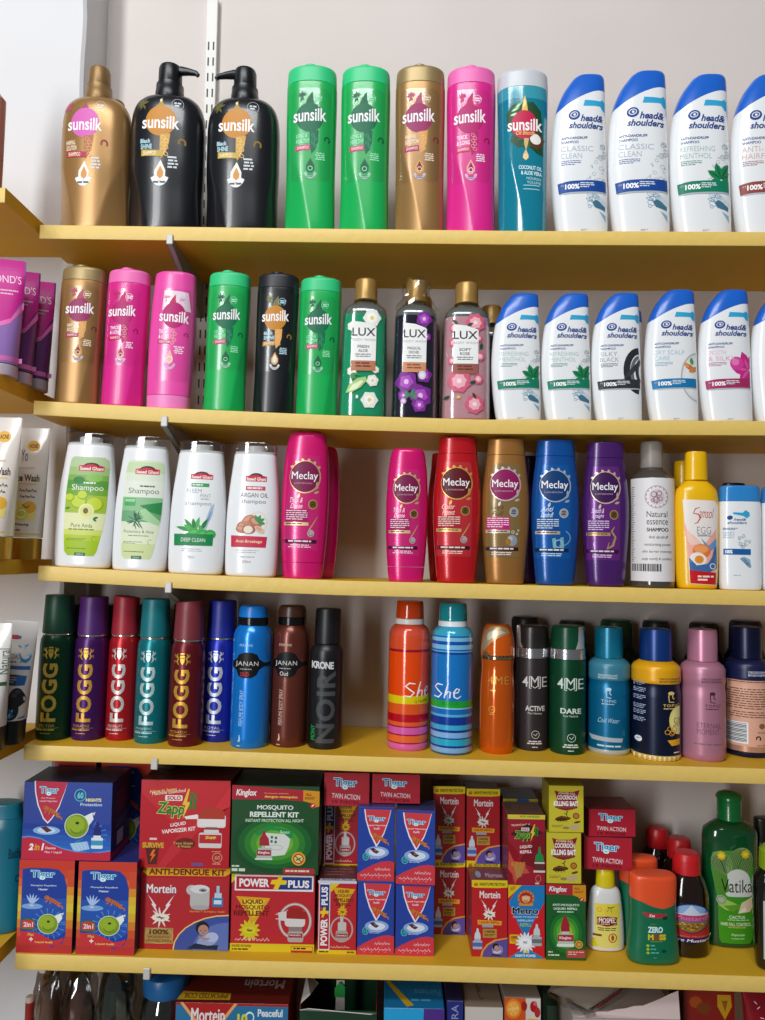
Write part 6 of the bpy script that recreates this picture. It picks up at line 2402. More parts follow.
def oil_bottle(s, label, art=True):
    W, H = s.W, s.H
    S = Surf(W, H, [(0, .47), (.015, .5), (.5, .5), (.58, .49), (.68, .44), (.76, .36), (.80, .29), (.815, .27), (1, .27)], n=2, dr=.8)
    t = thing('oil_bottle', label, 'bottle', s.loc)
    loft('body', S, 0, .815, mat('1c0e08', .1, 0, .6, .6, name='dark_oil_in_clear_plastic'), t, rb=.002, rows=24, seg=48)
    R = .30 * W
    cap = lathe('cap', [(R * 1.02, .795 * H), (R * 1.05, .80 * H), (R * 1.03, .93 * H), (R * .98, .97 * H), (R * .86, .995 * H), (R * .5, H), (0, H)], mat('c41c22', .35, name='red_plastic'), t, dr=.95)
    if art:
        p = Print((322, 235, 484, 790), W, H, S.place)
        p.R(326, 560, 484, 676, 'b02428')
        p.P([(326, 676), (484, 676), (484, 704), (330, 700)], '1c1c48')
        p.E(414, 568, 73, 82, '141c3c')
        p.E(414, 568, 69, 77, '3c6cb0')
        p.E(414, 530, 54, 34, '88acd8')
        p.P([(384, 545), (414, 494), (446, 540), (476, 545), (476, 570), (350, 570), (352, 548)], 'c4d0e0')
        p.P([(348, 590), (480, 590), (466, 620), (440, 640), (410, 645), (378, 636), (356, 614)], '8a6a28')
        rnd = random.Random(9)
        for i in range(30):
            x, y = rnd.uniform(362, 466), rnd.uniform(596, 632)
            p.E(x, y, 5, 4, ['c89c3c', '6a4c1c', 'b0842c'][i % 3])
        p.R(348, 552, 482, 584, 'b03c6c')
        p.T('Mustard', 356, 555, 472, 580, 'd86c90', b=.04)
        p.T('Organic Mustard', 350, 662, 480, 674, 'd88070', b=0, sh=.2)
        p.T('Pure Mustard', 336, 682, 492, 698, 'e8e0ec', b=.03, sh=.2)
        p.done(t)
    return t


def cactus_bottle(s, label):
    W, H = s.W, s.H
    S = Surf(W, H, [(0, .46), (.01, .49), (.04, .5), (.70, .5), (.745, .485), (.775, .40), (.80, .27), (.815, .20), (1, .20)], n=2.2, dr=.55)
    t = thing('hair_oil_bottle', label, 'bottle', s.loc)
    loft('body', S, 0, .816, mat('0b4a26', .12, 0, .6, .6, name='green_clear_plastic'), t, rb=.003, rows=26, seg=48)
    R = .215 * W
    lathe('cap', [(R * 1.02, .815 * H), (R * 1.02, .83 * H), (R * .98, .835 * H), (R * 1.0, .95 * H), (R * 1.1, .953 * H), (R * 1.08, .968 * H), (R * .9, .985 * H), (R * .5, .998 * H), (0, H)], mat('0c6c30', .25, 0, .5, .3, name='green_plastic'), t)
    p = Print((455, -60, 728, 740), W, H, S.place)      # rows of the crop that starts at 800
    p.P([(492, 300), (500, 250), (530, 236), (600, 230), (650, 215), (690, 240), (700, 330), (696, 560), (694, 690), (680, 712), (540, 712), (530, 690), (522, 480), (494, 340)], '3c8c20')
    p.P([(524, 560), (696, 560), (694, 690), (680, 712), (540, 712), (530, 690)], '3c9018')
    p.E(545, 300, 52, 64, '3c5c2c', -20)
    p.E(632, 296, 64, 86, '466a30', 20)
    for i in range(7):
        p.O(545, 300, 50 - i * 7, 62, 2, '8aa868', ang=-20)
        p.O(632, 296, 62 - i * 9, 84, 2, '8aa868', ang=20)
    for x, y in ((542, 260), (660, 248)):
        for a in range(0, 360, 45):
            p.L(x, y, 24, 14, a, 'd0b020')
        p.E(x, y, 12, 10, 'e0cc38')
    p.E(622, 392, 62, 66, 'c8ccc4')
    p.R(560, 396, 694, 470, 'c8ccc4', 20)
    p.P([(510, 340), (570, 360), (580, 440), (540, 470), (508, 400)], '4a8028')
    p.T('Vatika', 540, 380, 694, 448, '141c10', b=.0)
    p.P([(520, 470), (600, 500), (640, 520), (600, 545), (560, 540), (530, 520)], '98c050')
    p.P([(550, 520), (630, 508), (640, 524), (590, 548)], '5c9428')
    p.E(541, 490, 25, 24, 'a0ac90')
    p.O(541, 490, 20, 19, 3, '5c6c4c')
    p.P([(622, 556), (640, 500), (660, 490), (694, 470), (698, 520), (680, 548)], 'd8c4a0')
    p.P([(625, 552), (655, 522), (668, 545)], 'e4dcc8')
    p.T('CACTUS', 578, 568, 656, 584, 'd8e4cc', b=.02)
    p.D(562, 588, 684, 597, 1, 'a8c890', .6, cen=True)
    p.T('HAIR FALL CONTROL', 538, 604, 686, 622, 'd0e0b8', b=.02)
    p.D(562, 626, 676, 634, 1, 'c8a050', .7, cen=True)
    p.T('Rapunzle', 588, 660, 654, 676, 'd8e8c8', sh=.3)
    p.D(580, 684, 662, 692, 1, 'a8c890', .6, cen=True)
    p.done(t)
    return t


def lime_cap_bottle(s, label):
    W, H = s.W, s.H
    S = Surf(W, H, [(0, .42), (.02, .45), (.35, .49), (.65, .5), (.77, .48), (.80, .40), (.815, .33), (.825, .3), (1, .3)], n=2.3, dr=.6)
    t = thing('hair_oil_bottle', label, 'bottle', s.loc)
    loft('body', S, 0, .826, mat('10150f', .1, 0, .6, .6, name='dark_liquid_in_clear_plastic'), t, rb=.003, rows=20, seg=44)
    R = .34 * W
    lathe('cap', [(R, .815 * H), (R * 1.03, .82 * H), (R * 1.0, .965 * H), (R * .8, .995 * H), (0, H)], mat('88a818', .3, name='lime_plastic'), t)
    p = Print((0, 0, 100, 100), W, H, S.place)
    p.R(18, 42, 80, 90, 'b8bcb4')
    p.done(t)
    return t


def dark_back_can(s, col, label, capc=None, group=None):
    W, H = s.W, s.H
    S = Surf(W, H, [(0, .47), (.01, .5), (.70, .5), (.74, .46), (.77, .40), (1, .39)], n=2, dr=1)
    t = thing('body_spray_can', label, 'spray can', s.loc, 0, group)
    loft('can', S, 0, .76, metallic(col, .35), t, rows=12, seg=32)
    lathe('cap', [(.39 * W, .763 * H), (.4 * W, .766 * H), (.385 * W, .97 * H), (.34 * W, .995 * H), (0, H)], mat(capc or col, .35, name='cap_plastic'), t, seg=32)
    return t


def plain_bottle(s, col, capc, label, st=None, split=.75, n=2.2, dr=.6, name='shampoo_bottle', rough=.3):
    S = Surf(s.W, s.H, st or [(0, .45), (.05, .49), (.7, .5), (.74, .44), (.76, .33), (1, .32)], n=n, dr=dr)
    t = thing(name, label, 'bottle', s.loc)
    loft('body', S, 0, split - .002, mat(col, rough, name='plastic'), t, rb=.002, rows=20, seg=44)
    loft('cap', S, split, 1, mat(capc, .35, name='cap_plastic'), t, rt=.002, rows=6, seg=40)
    return t

# ================================================================== SHELF 1 (top)
s = spot(10, -44, 4, 53, Yf=-.065)
t = plain_bottle(s, 'b8705c', 'b87a66', 'tan and pink bottle cut by the left picture edge, on the topmost short board', split=.70, name='lotion_bottle')
lathe('grey_ring', [(s.W * .33, s.H * .69), (s.W * .345, s.H * .692), (s.W * .345, s.H * .71), (s.W * .33, s.H * .712)], mat('7c7c70', .4), t, dr=.6)

G_PUMP = 'pump bottles on the top shelf'
pump_bottle(spot(0, 63.5, 131, 63, dr=.62), 'gold', 'gold shampoo bottle with a gold pump cap and pink disc, leftmost on the top shelf', 0, None)['group'] = G_PUMP
pump_bottle(spot(0, 84, 143, 97, Yf=.062, dr=.62), 'gold', 'gold pump bottle half hidden behind the leftmost gold bottle of the top shelf', 0)['group'] = G_PUMP
pump_bottle(spot(0, 131.8, 205, 60, dr=.62), 'black', 'black pump bottle with its nozzle pointing right, beside the gold pump bottle', 1)['group'] = G_PUMP
pump_bottle(spot(0, 207.8, 279.5, 63.8, dr=.62), 'black', 'black pump bottle with its nozzle pointing left, right of the other black one', -1)['group'] = G_PUMP

G1 = 'slim shampoo bottles in the middle of the top shelf'
slim_bottle(spot(0, 286.2, 336.3, 66.5, dr=.66), 'green', 'left of the two green shampoo bottles on the top shelf, beside a black pump bottle', group=G1)
slim_bottle(spot(0, 340.6, 389.8, 67, dr=.66), 'green', 'green shampoo bottle on the top shelf, between its green twin and the brown-gold one', group=G1)
slim_bottle(spot(0, 395, 444.6, 66.5, dr=.66), 'gold', 'brown-gold slim shampoo bottle on the top shelf, between a green and a pink one', group=G1)
slim_bottle(spot(0, 446.4, 495.2, 67.7, dr=.66), 'pink', 'bright pink slim shampoo bottle on the top shelf, left of the teal bottle', group=G1)
coconut_bottle(spot(0, 496.8, 547.8, 70.6, dr=.66), 'clear teal shampoo bottle with a frosted cap and coconut picture, top shelf')

G2 = 'white bottles with blue caps on the top shelf'
blue_cap_bottle(spot(0, 550.7, 606.4, 73.6, dr=.5), 'clean', 'white shampoo bottle with blue cap and navy band, right beside the teal bottle', G2)
blue_cap_bottle(spot(0, 607.2, 667.6, 69.9, dr=.5), 'clean', 'white blue-capped bottle with navy band, tallest and second of the top shelf row', G2)
blue_cap_bottle(spot(0, 668.9, 728.4, 73.4, dr=.5), 'menthol', 'white blue-capped bottle with green band and mint leaves on the top shelf', G2)
blue_cap_bottle(spot(0, 730.5, 790, 73.4, dr=.5), 'hairfall', 'white blue-capped bottle with reddish brown band at the right picture edge, top shelf', G2)
blue_cap_bottle(spot(0, 727, 783, 108, Yf=.05, dr=.5), 'clean', 'blue-capped bottle hidden behind the one with the reddish brown band', G2, art=False)

# ================================================================== SHELF 2
def ponds_art(p, C, W, H):
    p.P([(0, 0), (100, 0), (100, 30), (60, 52), (0, 60)], 'c8208c')
    p.P([(0, 60), (60, 52), (100, 34), (100, 40), (60, 56), (0, 64)], 'e870b8')
    p.T("POND'S", 12, 14, 88, 21, 'f0d0e4', b=.0)
    p.D(30, 27, 80, 33, 2, 'e8b8d4', .4)
    p.R(0, 84, 100, 88, 'd070b0')


G = 'magenta tubes on the short left board'
for xl, xr, yt, Yf, lab in ((-16, 22, 257, -.068, 'magenta and lilac face cream tube at the left picture edge, front one of three'),
                            (0, 37, 269, -.030, 'magenta and lilac tube, middle one of three behind each other on the left board'),
                            (17, 53, 279, .006, 'magenta and lilac tube, rearmost of the three, beside the white pier')):
    sp = spot(11, xl, xr, yt, Yf=Yf, D=.03, ym=320)
    squeeze_tube(sp, lab, '9470b4' if Yf < -.05 else '6a3070', 'b8a8b4', .10, ponds_art, G, rz=.28)  # rear two bodies get a darker colour to imitate the shade there

G = 'slim shampoo bottles on the second shelf'
slim_bottle(spot(1, 59, 102.3, 265.8, dr=.66), 'gold', 'brown-gold shampoo bottle leftmost on the second shelf', fold=TWO_FOLD, group=G)
slim_bottle(spot(1, 105.3, 147, 268.7, dr=.66), 'pink', 'pink shampoo bottle with cap up, second from left on the second shelf', fold=TWO_FOLD, group=G, dx=-22)
conditioner_bottle(spot(1, 149.8, 194.7, 272, dr=.6), 'pink conditioner bottle standing on its cap under the bracket, second shelf')['group'] = G
slim_bottle(spot(1, 206.4, 248.3, 271.4, dr=.66), 'green', 'green shampoo bottle left of the black one on the second shelf', fold=TWO_FOLD, group=G)
slim_bottle(spot(1, 255.5, 296.8, 272.7, dr=.66), 'black', 'black slim shampoo bottle with orange disc, between two green ones', fold=TWO_FOLD, group=G)
slim_bottle(spot(1, 298.2, 339.8, 276.7, dr=.66), 'green', 'green shampoo bottle between the black one and the green body wash', fold=TWO_FOLD, group=G)
G = 'body wash bottles'
body_wash(spot(1, 341, 388.2, 278.4, dr=.72), 'aloe', 'green body wash with gold cap and white flowers')['group'] = G
body_wash(spot(1, 392.7, 437.8, 280, dr=.72), 'orchid', 'dark purple body wash with orchids and cellophane over its gold cap', wrap=True)['group'] = G
body_wash(spot(1, 441.5, 490.4, 281.8, dr=.72), 'rose', 'pale pink body wash with roses and a gold cap')['group'] = G
body_wash(spot(1, 399, 442, 296, Yf=.062, dr=.72), 'orchid', 'gold-capped dark bottle behind the orchid body wash', art=False)['group'] = G
body_wash(spot(1, 470, 512, 305, Yf=.062, dr=.72), 'orchid', 'gold-capped dark bottle peeking between the rose body wash and a blue-capped bottle', art=False)['group'] = G
G = 'white bottles with blue caps on the second shelf'
blue_cap_bottle(spot(1, 491.2, 540.2, 292.9, dr=.5), 'menthol', 'white blue-capped bottle with green band, right beside the rose body wash', G)
blue_cap_bottle(spot(1, 541, 590.2, 292.9, dr=.5), 'menthol', 'white blue-capped bottle with green band, left of the black-banded one', G)
blue_cap_bottle(spot(1, 590.9, 640.4, 292.7, dr=.5), 'black', 'white blue-capped bottle with black band and dark hair swirl', G)
blue_cap_bottle(spot(1, 644.3, 696.2, 289.3, dr=.5), 'dry', 'white blue-capped bottle with bright blue band and almonds', G)
blue_cap_bottle(spot(1, 697.9, 749.6, 289.3, dr=.5), 'smooth', 'white blue-capped bottle with crimson band and pink orchid', G)
blue_cap_bottle(spot(1, 750.6, 802, 292.7, dr=.5), 'clean', 'white blue-capped bottle cut by the right picture edge, second shelf', G, art=False)
blue_cap_bottle(spot(1, 594, 643.5, 309, Yf=.05, dr=.5), 'clean', 'blue-capped bottle hidden behind the black-banded one', G, art=False)

# ================================================================== SHELF 3
def wash_art(p, C, W, H):
    p.E(62, 14, 15, 4.2, 'e8b040')
    p.T('ACNE', 52, 12.3, 72, 15.6, '6a3c14', b=.03)
    p.T('Yo', 34, 17, 50, 26, '4a5058', b=0)
    p.D(30, 30.5, 76, 33, 1, 'c8b8a8', .6)
    p.T('Face Wash', 14, 36, 80, 41.5, '4a3c34', b=.03)
    p.R(28, 43, 74, 43.8, 'e0b848')
    for i in range(6):
        p.S([(34 + i * 7, 49), (37 + i * 7, 47.2 + i % 2), (40 + i * 7, 49.4)], 1.1, '5a4c40')
        p.S([(36 + i * 6, 53.4), (39 + i * 6, 52 + i % 2), (41 + i * 6, 53.8)], 1.1, '5a4c40')
    p.R(28, 57, 74, 71, 'e6d478', 4)
    p.E(60, 61, 16, 4.5, 'e0a838')
    p.E(44, 66, 14, 4.8, 'c8cc58')
    p.O(44, 66, 11, 3.8, 1.6, 'e4e8a0')
    p.S([(44, 59), (54, 61.5), (60, 60)], .9, '5a4818')
    p.T('Whitening', 30, 73, 62, 75.4, '3a3430', b=.03)
    p.T('Action', 30, 77, 46, 79, '3a3430', b=.03)
    p.R(18, 80.4, 84, 81.6, 'dcc060')
    q = Print((0, 0, 100, 100), W, H, C.place)
    q.clip = (-.46, .46)
    for i in range(8):
        for j in range(2):
            q.T('Yo', 10 + i * 11, 86 + j * 6 + (i % 2) * 2, 16 + i * 11, 89 + j * 6 + (i % 2) * 2, '5a4c14', b=.03)
    p.V += [(a, b, c) for a, b, c in []]
    p.extra = q


G = 'gold-capped face wash tubes'
for xl, xr, yt, Yf, lab in ((-25, 19, 416, -.070, 'white face wash tube with gold cap at the left picture edge'),
                            (6, 48, 427, -.006, 'white face wash tube with gold cap and lemon picture, behind the one at the edge')):
    sp = spot(12, xl, xr, yt, Yf=Yf, D=.034, ym=450)
    tt = squeeze_tube(sp, lab, 'e0d6cc', 'b88a2a', .165, wash_art, G, tilt=.015)

G = 'white bottles with see-through caps'
clear_cap_bottle(spot(2, 58.5, 115, 432.6, dr=.5, ym=520), 'amla', 'white shampoo bottle with lime green fruit label and clear cap, leftmost on its shelf', (75, 45, 412, 835))['group'] = G
clear_cap_bottle(spot(2, 115.8, 170, 436, dr=.5, ym=520), 'aloe', 'white clear-capped bottle with pale green rosemary and aloe label', (405, 65, 738, 855))['group'] = G
clear_cap_bottle(spot(2, 171, 226.2, 440.5, dr=.5, ym=520), 'neem', 'white clear-capped bottle with green leaves and a dark green band', (52, 62, 392, 845))['group'] = G
clear_cap_bottle(spot(2, 227, 279.5, 441.9, dr=.5, ym=520), 'argan', 'white clear-capped bottle with brown nuts and a red band, beside the tall pink one', (378, 70, 700, 860))['group'] = G
G = 'bottles with round dark name plates'
plate_bottle(spot(2, 281.7, 329, 432.3, dr=.6), 'pink', 'hot pink bottle standing on its cap beside the white argan bottle', True)['group'] = G
plate_bottle(spot(2, 297, 339.5, 446, Yf=.055, dr=.6), 'pink', 'hot pink bottle half hidden behind the tall pink one, left of the gap', True, art=False)['group'] = G
plate_bottle(spot(2, 386, 427.7, 448, dr=.6), 'pink', 'hot pink bottle right of the empty gap, shorter than the red one beside it', True)['group'] = G
plate_bottle(spot(2, 433, 481, 437.3, dr=.6), 'red', 'red shampoo bottle with round dark plate', False, dx=0)['group'] = G
plate_bottle(spot(2, 426.5, 468, 453, Yf=.055, dr=.6), 'red', 'red bottle peeking out behind the red shampoo bottle', False, art=False)['group'] = G
plate_bottle(spot(2, 482, 529, 438.8, dr=.6), 'gold', 'bronze shampoo bottle with round magenta plate')['group'] = G
plate_bottle(spot(2, 531.3, 579, 440, dr=.6), 'blue', 'blue shampoo bottle with round navy plate and silver print')['group'] = G
plate_bottle(spot(2, 582.5, 628.2, 441.9, dr=.6), 'purple', 'purple shampoo bottle with round plate and gold print')['group'] = G
plate_bottle(spot(2, 508, 550, 456, Yf=.06, dr=.6), 'purple', 'dark bottle in the shadow between the bronze and the blue shampoo', art=False)['group'] = G
essence_bottle(spot(2, 630.4, 673, 441, dr=1, Yf=.003), 'round clear bottle of dark shampoo with a white paper label and frosted cap')
egg_bottle(spot(2, 674.3, 718, 451.4, dr=.6), 'yellow shampoo bottle with egg picture and yellow cap')
egg_bottle(spot(2, 664, 705, 454.8 + 6, Yf=.06, dr=.6), 'second yellow bottle, only its cap showing behind the egg shampoo', art=False)
small_blue_cap(spot(2, 719, 760, 485, dr=.5), 'small white bottle with translucent blue cap, right of the yellow bottle')
small_blue_cap(spot(2, 761.5, 803, 486.6, dr=.5), 'small white blue-capped bottle cut by the right picture edge, third shelf')
plain_bottle(spot(2, 716, 752, 482.6, Yf=.05, dr=.6), '1c1a1e', '101012', 'black cap of a bottle hidden behind the small blue-capped one', st=[(0, .45), (.1, .5), (.8, .46), (.9, .32), (1, .3)], split=.88)

# ================================================================== SHELF 4 (spray cans)
def charcoal_art(p, C, W, H):
    p.R(40, 12, 56, 15.5, 'a8303c')
    p.R(56, 12.5, 62, 15, '38509a')
    for i, (x, y, a, l) in enumerate(((70, 22, 40, 16), (74, 24, 100, 14), (66, 22, 150, 12), (78, 28, 20, 14), (70, 30, 250, 14), (76, 32, 300, 12))):
        p.L(x, y, l, 4, a, ['3c98c8', '8cc8e4'][i % 2])
    p.O(76, 25, 16, 9, 3, '3484b8', 20, 170)
    p.T('CHARCOAL', 12, 27, 62, 31, '40444a', b=.0)
    p.D(40, 33, 62, 34.6, 1, '606468', .7)
    p.R(30, 36.5, 90, 39.5, '2c68a8')
    p.P([(26, 43.5), (60, 43.5), (60, 52.5), (24, 52.5)], '3c4450')
    p.P([(60, 43.5), (84, 44.5), (80, 52), (60, 52.5)], '2a62a4')
    p.D(30, 45.5, 60, 51, 3, 'a8b4c4', .4)
    for x, y, rx, ry, a in ((30, 66, 17, 9.5, 20), (44, 72, 20, 9, -20), (64, 62, 18, 8, -55), (56, 72, 16, 8, 20), (24, 74, 14, 6, 0)):
        p.E(x, y, rx, ry, '222428')
    for x, y in ((34, 63), (58, 60), (66, 57)):
        p.E(x, y, 7, 1.6, '3c4046')
    for i in range(7):
        p.L(16 + i * 9, 79 - (i % 3), 22, 5, 20 + (i * 47) % 140, ['2f88bc', '78bcdc', '1f6c9c'][i % 3])


G = 'white tubes on the fourth short board'
squeeze_tube(spot(13, -30, 11, 622, Yf=-.072, D=.034, ym=660), 'white tube with green print cut by the left picture edge', 'dcd8d4', '1a1c1e', .19, lambda p, C, W, H: (p.T('Natural', 70, 20, 96, 40, '3c5a3c', rot=90), p.R(60, 46, 96, 49, '3c5a3c')), G)
squeeze_tube(spot(13, -11, 31, 619, Yf=-.035, D=.036, ym=640), 'white charcoal face wash tube with a black cap, beside the dark green can', 'd4d0ce', '15171a', .195, charcoal_art, G, tilt=.06)

G = 'slim cans with gold or silver lettering reading upwards'
tall_can(spot(3, 40, 73.6, 593.2, 741.5, dr=1), '0c3f28', '10402e', '*e0c050', 'VICTOR', 'dark green slim can with gold lettering, leftmost of the row', 0, group=G)
tall_can(spot(3, 75, 108, 595, 741.5, dr=1), '46175e', '4c2068', '*dca848', 'PARADISE', 'purple slim can with gold lettering', 0, group=G)
tall_can(spot(3, 108.9, 139.5, 595, 741.5, dr=1), 'b01822', '9c2030', '*e0dcd8', 'ABSOLUTE', 'red slim can with silver lettering', -.1, group=G)
tall_can(spot(3, 137.2, 170, 597.4, 744.6, dr=1), '067882', '067078', '*cfe4e4', 'MAJESTIC', 'teal slim can with silver lettering, between the red and the maroon', 0, group=G)
tall_can(spot(3, 170.6, 204.7, 599.5, 747.7, dr=1), '6c1820', '7c3038', '*dcac44', 'MONARCH', 'maroon slim can with gold lettering', .05, group=G)
tall_can(spot(3, 204, 237.5, 598.7, 743, dr=1), '1c2aa0', '1c2890', '*d0d4e0', 'ROYAL', 'royal blue slim can with silver lettering, half behind the bright blue can', 0, group=G)
G = 'dark cans in the second row'
for xm, col in ((76, '06261a'), (112, '2c0c38'), (148, '5a0c14'), (184, '06343a'), (222, '101650')):  # front cans' colours darkened: second-row shade is painted in
    tall_can(spot(3, xm - 14.5, xm + 14.5, 603, Yf=.085, dr=1), col, col, 'ffffff', '', 'slim %s can of the second row, darkened to imitate shade' % {76: 'blackish green', 112: 'dark purple', 148: 'dark red', 184: 'dark teal', 222: 'dark blue'}[xm], 0, art=False, group=G)
domed_can(spot(3, 232.3, 271, 604.4, 749.5, dr=1), '0c7cd8', '0c74cc', 'bright blue can with a black name plate', 'JANAN', 'OUD', 'a8d4f4', 'c02838')
domed_can(spot(3, 272, 308.8, 604.4, 748.2, dr=1), '6a3226', '4a2a20', 'brown bronze can with a black name plate, beside the bright blue one', 'JANAN', 'Oud', 'd8b8a8', 'd0c0b8', wood=True)
black_can(spot(3, 309.2, 343.8, 607.4, 750.2, dr=1), 'matt black can with large grey sideways lettering')
striped_can(spot(3, 388.2, 429.4, 600, 752, dr=1), 'o', 'orange and pink striped can with a white script name')
striped_can(spot(3, 431.2, 473, 602, 756, dr=1), 'b', 'blue striped can with a white script name and green band')
window_cap_can(spot(3, 479.7, 514.6, 622.5, 755, dr=1), 'd85c08', 'd85c08', 'e8b048', '', 'glossy orange can with gold trim on its cap', 'gold')
window_cap_can(spot(3, 515.4, 548.6, 623.7, 751.5, dr=1), '3a3234', '2c2626', 'd0ccc8', 'ACTIVE', 'dark brown can with a silver band under its cap', 'band', -1)
window_cap_can(spot(3, 549.6, 585.2, 624, 755.4, dr=1), '08482c', '0a4a30', 'd0dcd4', 'DARE', 'dark green can with a silver band and silver cap edge', 'band', 1)
stepped_can(spot(3, 588, 629.4, 625.4, 756.2, dr=1), 'blue', 'metallic blue can with a silver base ring, right of the dark green can')
stepped_can(spot(3, 632.3, 679.4, 626.8, 762, dr=1), 'navy', 'navy can with a yellow shoulder and blue cap')
stepped_can(spot(3, 681, 724, 627.4, 762.7, dr=1), 'pink', 'dusty pink can, between the yellow-shouldered and the salmon-labelled one')
stepped_can(spot(3, 725, 768, 625, 758.5, dr=1), 'back', 'navy-capped can turned to show its salmon back label and barcode')
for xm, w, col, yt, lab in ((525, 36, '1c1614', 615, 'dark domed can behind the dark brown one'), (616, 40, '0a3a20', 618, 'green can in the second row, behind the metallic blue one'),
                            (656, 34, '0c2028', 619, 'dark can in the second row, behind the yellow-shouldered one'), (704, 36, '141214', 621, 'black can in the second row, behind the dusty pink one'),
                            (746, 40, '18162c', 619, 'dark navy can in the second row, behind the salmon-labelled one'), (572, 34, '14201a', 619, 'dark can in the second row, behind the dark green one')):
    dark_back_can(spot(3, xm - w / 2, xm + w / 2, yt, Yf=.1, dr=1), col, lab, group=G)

# ================================================================== SHELF 5 (boxes)
def Yof(px, py, shelf=4):
    lo, hi = -.05, .15
    for _ in range(30):
        m = (lo + hi) / 2
        q = at(px, py, m)
        if q.z > zsh(shelf, q.x):
            lo = m
        else:
            hi = m
    return lo


teal = spot(14, -21, 24, 798, Yf=.012, dr=.7)
tb = plain_bottle(teal, '106c84', '187890', 'teal bottle cut by the left picture edge, on the lowest short board', st=[(0, .46), (.03, .5), (.8, .5), (.875, .47), (.885, .42), (1, .40)], split=.885, name='lotion_bottle')
q = Print((0, 0, 100, 100), teal.W, teal.H, Surf(teal.W, teal.H, [(0, .46), (.03, .5), (.8, .5), (1, .47)], n=2.2, dr=.6).place)
q.T('Bath', 66, 34, 90, 42, '0c4258', b=.03)
q.O(88, 58, 6, 3, 1.5, '0c4258')
q.done(tb)

GB = 'insect repellent cartons'
TG = ('c03828', '1c1f58', '262a6a')
YF = .004
t, zB, W_, H_ = carton(17.8, 73.2, 860, 955, None, YF, .062, ('bc3428', '1a1c50', '30347c'), 'blue and orange carton with green plug picture, lower left corner of the box shelf', art_tiger_device, (38, 510, 308, 970), group=GB)
t, zC, W_, H_ = carton(77.2, 135.6, 862, 956.8, None, YF, .062, ('d46a24', '1a1c50', '30347c'), 'blue and orange carton with green plug picture, right of its twin at the corner', art_tiger_device, (325, 520, 610, 980) and (38, 510, 308, 970), group=GB)
t, zA, W_, H_ = carton(22.8, 111.6, 782, 858, max(zB, zC) + .0004, YF, .066, ('1c3c98', '1a2058', '1c1c34'), 'wide blue carton with a red wedge and 2in1 on it, lying across two orange cartons', art_tiger_kit, (62, 130, 495, 500), group=GB)
face_print(t, W_, H_, .066, 'r', (0, 0, 100, 100), lambda p: (p.D(20, 18, 80, 48, 6, '8c3c4c', .4), p.D(24, 55, 80, 66, 2, '586498', .5), p.R(30, 70, 62, 88, 'a8b0c0'), p.R(0, 92, 100, 100, 'a02440')))
face_print(t, W_, H_, .066, 't', (0, 0, 100, 100), lambda p: (p.T('NIGHTS', 62, 40, 92, 62, '50506c', rot=180), p.D(50, 68, 90, 78, 1, '50506c', .6)))
# second row of the same cartons, standing upright on other stock
for x0, x1, lab in ((42, 95, 'orange and blue carton top peeking out above the wide blue carton'), (100, 150, 'orange and blue carton in the second row, right behind the wide blue carton')):
    t, zl, w1, h1 = carton(x0, x1, 862, 930, None, .085, .05, ('c8602c', '1a1c50', '262a6a'), 'lower %s' % lab.replace('top peeking out above', 'hidden behind') , None, (38, 510, 308, 970), group=GB)
    t, z2, w1, h1 = carton(x0, x1, 757, 850, zl + .0003, .085, .05, ('d0622a', '1a1c50', '262a6a'), lab, art_tiger_device, (38, 510, 308, 970), group=GB)

YE = Yof(185, 950)
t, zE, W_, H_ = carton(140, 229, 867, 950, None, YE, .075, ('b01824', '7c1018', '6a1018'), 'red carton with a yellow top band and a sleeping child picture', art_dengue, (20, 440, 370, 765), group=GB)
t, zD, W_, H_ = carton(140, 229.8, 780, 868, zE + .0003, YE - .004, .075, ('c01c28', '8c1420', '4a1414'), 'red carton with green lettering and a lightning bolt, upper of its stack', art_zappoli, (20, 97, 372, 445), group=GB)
YG = Yof(272, 952)
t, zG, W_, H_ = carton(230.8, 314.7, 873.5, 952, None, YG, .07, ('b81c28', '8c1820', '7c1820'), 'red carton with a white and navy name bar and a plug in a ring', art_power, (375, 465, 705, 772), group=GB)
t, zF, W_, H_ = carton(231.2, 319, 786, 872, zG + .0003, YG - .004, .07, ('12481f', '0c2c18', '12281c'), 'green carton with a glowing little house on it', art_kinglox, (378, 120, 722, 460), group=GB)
face_print(t, W_, H_, .07, 't', (0, 0, 100, 100), lambda p: (p.T('REPELLENT KIT', 40, 60, 84, 74, '3c5c44', rot=180), p.D(8, 82, 40, 90, 1, '3c5c44', .6)))

YK = Yof(337, 954.2)
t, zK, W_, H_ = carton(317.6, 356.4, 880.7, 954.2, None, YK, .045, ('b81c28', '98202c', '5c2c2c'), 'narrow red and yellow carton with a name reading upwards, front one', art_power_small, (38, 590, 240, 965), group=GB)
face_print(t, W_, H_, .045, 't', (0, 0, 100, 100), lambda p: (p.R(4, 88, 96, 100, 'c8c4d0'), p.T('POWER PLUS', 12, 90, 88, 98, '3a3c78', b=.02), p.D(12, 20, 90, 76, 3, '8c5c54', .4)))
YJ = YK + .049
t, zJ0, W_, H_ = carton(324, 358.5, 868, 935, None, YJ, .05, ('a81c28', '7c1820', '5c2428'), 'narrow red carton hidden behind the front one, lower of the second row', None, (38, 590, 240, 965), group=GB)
t, zJ, W_, H_ = carton(323.7, 358.3, 797, 864, zJ0 + .0002, YJ, .05, ('a81c28', '7c1820', '5c2428'), 'narrow red and yellow carton in the second row, under the small flat red carton', art_power_small, (38, 590, 240, 965), group=GB)

